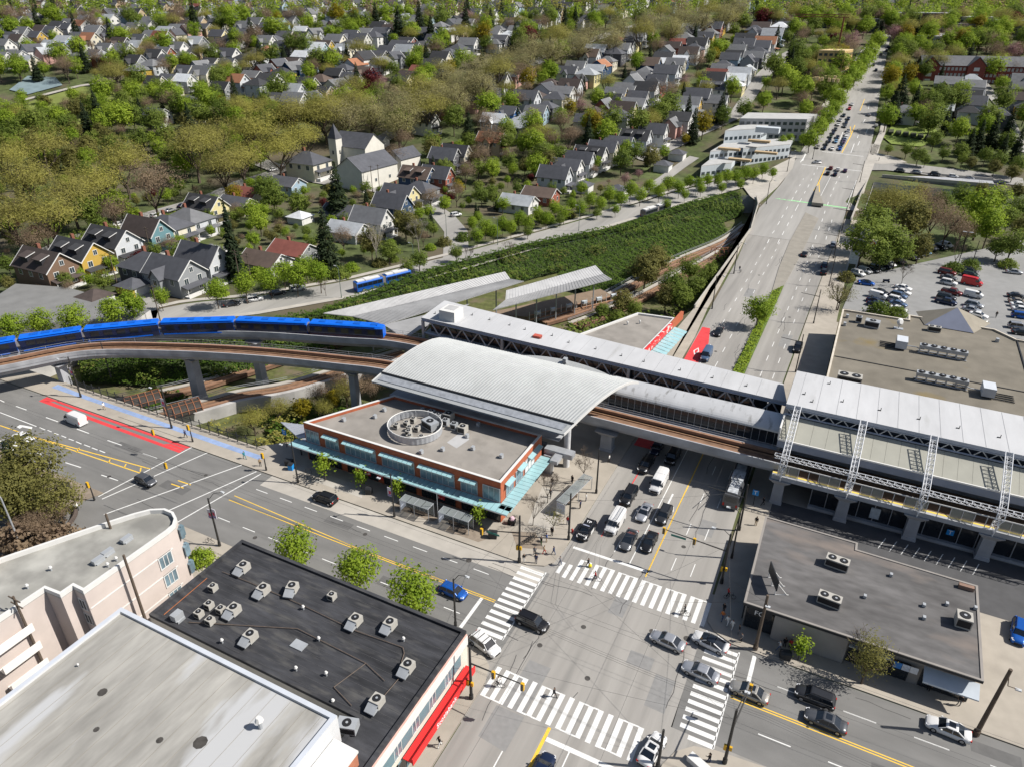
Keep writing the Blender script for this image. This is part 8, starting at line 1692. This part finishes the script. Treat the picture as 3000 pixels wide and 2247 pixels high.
YT = tree_tpl('v',46,H=8,n=200,m=7,ls=.18,lm='dry',rx=4.2,zc=.66,rz=.27,th=.22,twig=True); YT.place('tree', at(1809,672), 1, 1, 'twiggy yellow tipped tree by the supermarket wall', 'tree')
for i, (x, y) in enumerate(((768,745),(1385,525))): BT[i%2].place('tree', PL(x,y), i, 1.2, ['forked bare tree in the middle of the lot','small bare tree on the lot island'][i], 'tree')
for i, p in enumerate([(800,575),(870,560),(880,585)]): BT[i%2].place('tree', at(*[(705,640),(1010,575),(1095,560)][i]), i, 1.0, 'young bare street tree on the cut side of bus street, %s from left' % nth(i), 'tree')
for i, p in enumerate([(805,600),(885,590)]): bare_tpl(50+i,13,.2,barkp).place('tree', at(*[(815,572),(905,545)][i]), i, 1, ['pale trunked bare tree left of its twin above the bus','pale trunked bare tree right of its twin above the bus'][i], 'tree')
# bushes
BG = {k: [bush_tpl(s,k) for s in (61,62)] for k in ('mid','green','ivy','dry','yellow','brown')}
def bush(k, p, sc, lab, nm='bush'): BG[k][R.randrange(2)].place(nm, (p.x,p.y,p.z), R.uniform(0,6), sc, lab, 'bush')
bush('mid', PL(505,1090), 2.0, 'round clipped bush beside the supermarket corner, left one'); bush('mid', PL(715,1115), 1.6, 'round clipped bush beside the supermarket corner, right one'); bush('dry', PL(115,690), 1.6, 'dull bush by the pylon sign base'); bush('mid', PL(1370,590), 1.9, 'green bush on the middle lot island'); bush('mid', PL(1570,560), 1.9, 'dark hedge mound on the middle lot island'); bush('mid', PL(2010,545), 1.8, 'dark hedge mound on the right lot island')
bush('lime' if False else 'green', at(436,1213), 1.3, 'bright round bush between pink block and black roof'); bush('brown', at(128,1180), 2.2, 'brown shrub inside the curved park wall'); bush('brown', at(60,1170), 2.6, 'brown shrub at left of the corner park')
for i, (px, py) in enumerate([(440,600),(480,640),(335,600),(420,545),(560,600),(700,585),(735,600),(760,585),(820,575),(850,565),(930,540),(960,530),(1000,520),(1060,505),(400,632),(1100,497),(1180,480),(1230,470)]): bush(['mid','green','dry'][i%3], at(px,py), R.uniform(1.2,2.2), '%s shrub by the bus street gardens, %s from the left' % (['mid green','bright green','dull olive'][i%3], nth(sorted([440,480,335,420,560,700,735,760,820,850,930,960,1000,1060,400,1100,1180,1230]).index(px))))
# ivy and hedges: masses nobody could count
def mass(name, quads, n, ls, lm, lab, lift=.5, seed=3, patch=-2):
    if lab.startswith(('dense','thick','deep','overgrown')): MB_ = MB(); [MB_.face([(p[0],p[1],p[2]-.05) for p in q]) for q in quads]; MB_.build('bank', mat('dark_green_soil',(.035,.05,.016),.95,.4,.6), None, kind='structure', label='earth bank under the '+lab)  # dark green soil surface laid under the leaves
    r = random.Random(seed); b = MB(); ar = []
    for q in quads: ar.append(((Vector(q[1])-Vector(q[0])).cross(Vector(q[3])-Vector(q[0]))).length)
    tot = sum(ar)
    for q, a in zip(quads, ar):
        A, B, C, D = map(Vector, q); nn = (B-A).cross(D-A).normalized()
        if nn.z < 0: nn = -nn
        for i in range(int(n*a/tot)):
            u, v_ = r.random(), r.random(); p = A.lerp(B,u).lerp(D.lerp(C,u), v_); k = .5+.5*math.sin(p.x*.9+p.y*.7)*math.sin(p.y*1.1-p.x*.4+p.z)
            if math.sin(p.x*.31+seed)*math.sin(p.y*.23+seed*2)+.5*math.sin(p.x*.9-p.y*.6) < patch: continue
            leafq(b, p+nn*(lift*k+r.uniform(0,.35)), (nn+rdir(r)*.75+Vector((0,0,.3))).normalized(), ls*r.uniform(.6,1.3), r)
    return b.build(name, LM[lm], None, label=lab, cat='ivy', kind='stuff')
FS = [(-170,98),(-151,105),(-135,114),(-123,133),(-114,174),(-99,211),(-78,246),(-63,292),(-50,319)]; FB = [(-160,88),(-144,94),(-131,105),(-118,127),(-108,168),(-93,204),(-72,240),(-57,285),(-47,312)]
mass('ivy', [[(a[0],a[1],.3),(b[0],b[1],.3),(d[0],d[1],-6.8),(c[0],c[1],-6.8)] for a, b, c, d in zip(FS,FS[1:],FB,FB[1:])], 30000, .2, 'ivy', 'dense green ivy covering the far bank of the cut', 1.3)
QI = [[(a[0],a[1],.5),(b[0],b[1],.5),(d[0],d[1],-6.4),(c[0],c[1],-6.4)] for a, b, c, d in zip(FS,FS[1:],FB,FB[1:])]
mass('brush', QI, 18000, .22, 'mid', 'patches of paler brush standing out of the ivy bank', 3.4, 13, .15); mass('brush', QI, 9000, .2, 'dry', 'patches of dry brown growth on the ivy bank', 1.6, 17, .6)
HD = [(-123,133,-121,132),(-114,174,-111,174),(-99,211,-96.5,210),(-78,246,-75,245)]
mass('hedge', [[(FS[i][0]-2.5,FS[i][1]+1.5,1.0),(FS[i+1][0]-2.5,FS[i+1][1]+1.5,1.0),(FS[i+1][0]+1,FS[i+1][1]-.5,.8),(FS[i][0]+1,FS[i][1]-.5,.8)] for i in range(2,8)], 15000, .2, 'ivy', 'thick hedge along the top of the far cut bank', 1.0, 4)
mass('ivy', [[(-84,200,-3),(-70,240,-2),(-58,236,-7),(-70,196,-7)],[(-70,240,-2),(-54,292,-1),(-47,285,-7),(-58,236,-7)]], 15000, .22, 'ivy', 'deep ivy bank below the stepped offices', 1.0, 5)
mass('brush', [[(-116,84,-7),(-95,81,-7),(-84,96,-7),(-101,108,-7)]], 5000, .2, 'olive', 'yellow green brush below the retaining wall', 3.2, 19, -.1)
mass('ground_cover', [[(-140,84,-6.9),(-128,84,-6.9),(-124,92,-6.9),(-136,95,-6.9)],[(-112,95,-7),(-97,88,-7),(-88,98,-7),(-98,110,-7)]], 2600, .3, 'ivy', 'low green ground cover in the cut by the fence', 1.2, 6)
mass('ground_cover', [[(-46,190,-7),(-37,186,-7),(-37,262,-7),(-44,262,-7)],[(-76,150,-7),(-50,148,-7),(-44,186,-7),(-60,190,-7)]], 4200, .36, 'mid', 'tangled bushes along the road wall of the cut', 2.6, 7)
mass('grass', [[(-19.1,127,.18),(-16.5,127,.18),(-16.8,160,.18),(-19,160,.18)],[(-19,160,.18),(-16.8,160,.18),(-17,212,.18),(-19.1,207,.18)]], 3000, .2, 'green', 'rough grass and weeds on the planted median', .35, 8)
mass('grass', [[(-190,23,.2),(-145,23,.2),(-114,52,.2),(-190,52,.2)]], 900, .16, 'dry', 'dry grass tufts in the corner park', .1, 9)

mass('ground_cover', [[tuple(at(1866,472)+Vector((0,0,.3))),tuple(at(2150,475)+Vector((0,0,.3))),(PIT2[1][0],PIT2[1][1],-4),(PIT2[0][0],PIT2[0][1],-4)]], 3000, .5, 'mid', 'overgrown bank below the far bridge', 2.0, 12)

# trees past the count that can be kept apart: one far-off mass toward the skyline
import numpy as np
def far_wood(items):
    rg = np.random.default_rng(4); ks = ['green','mid','olive','brown','conifer','lime','tan']; V = []; MI = []
    for k, x, y, z, H in items:
        n = 170; con = k == 'conifer'
        d = rg.normal(size=(n,3)); d /= np.linalg.norm(d,axis=1)[:,None]; f = rg.random(n)[:,None]**.4
        c = d*f*np.array([.36*H,.36*H,.38*H])*(1+.25*np.sin(d[:,:1]*5+d[:,1:2]*4+x)); c[:,2] += .6*H
        if con: zz = H*1.3*(1-np.sqrt(rg.random(n))); a = rg.random(n)*6.283; q = .2*H*(1-zz/(H*1.3))*np.sqrt(rg.random(n)); c = np.stack([q*np.cos(a),q*np.sin(a),zz],1)
        c += np.array([x,y,z]); nn = d*.6+rg.normal(size=(n,3))*.6+np.array([0,0,.5]); nn /= np.linalg.norm(nn,axis=1)[:,None]
        u = np.cross(nn, rg.normal(size=(n,3))); u /= np.linalg.norm(u,axis=1)[:,None]; w = np.cross(nn,u); s = (.55*rg.uniform(.5,1.1,n)*H/12)[:,None]
        V.append(np.stack([c-u*s-w*s*.7,c+u*s-w*s*.5,c+u*s*.8+w*s*.8,c-u*s*.7+w*s*.6],1).reshape(-1,3)); MI += [ks.index(k) if k in ks else 0]*n
    V = np.concatenate(V); n = len(V)//4; me = bpy.data.meshes.new('distant_wood'); me.vertices.add(len(V)); me.vertices.foreach_set('co', V.ravel()); me.loops.add(n*4); me.loops.foreach_set('vertex_index', np.arange(n*4)); me.polygons.add(n); me.polygons.foreach_set('loop_start', np.arange(n)*4); me.polygons.foreach_set('loop_total', np.full(n,4))
    for k in ks: me.materials.append(LM[k])
    me.polygons.foreach_set('material_index', MI); me.update(calc_edges=True); me.validate()
    obj('distant_wood', me, None, 'far-off mass of spring trees toward the skyline', 'trees', None, 'stuff')
print('far trees', len(FT))
if FT: far_wood(FT)
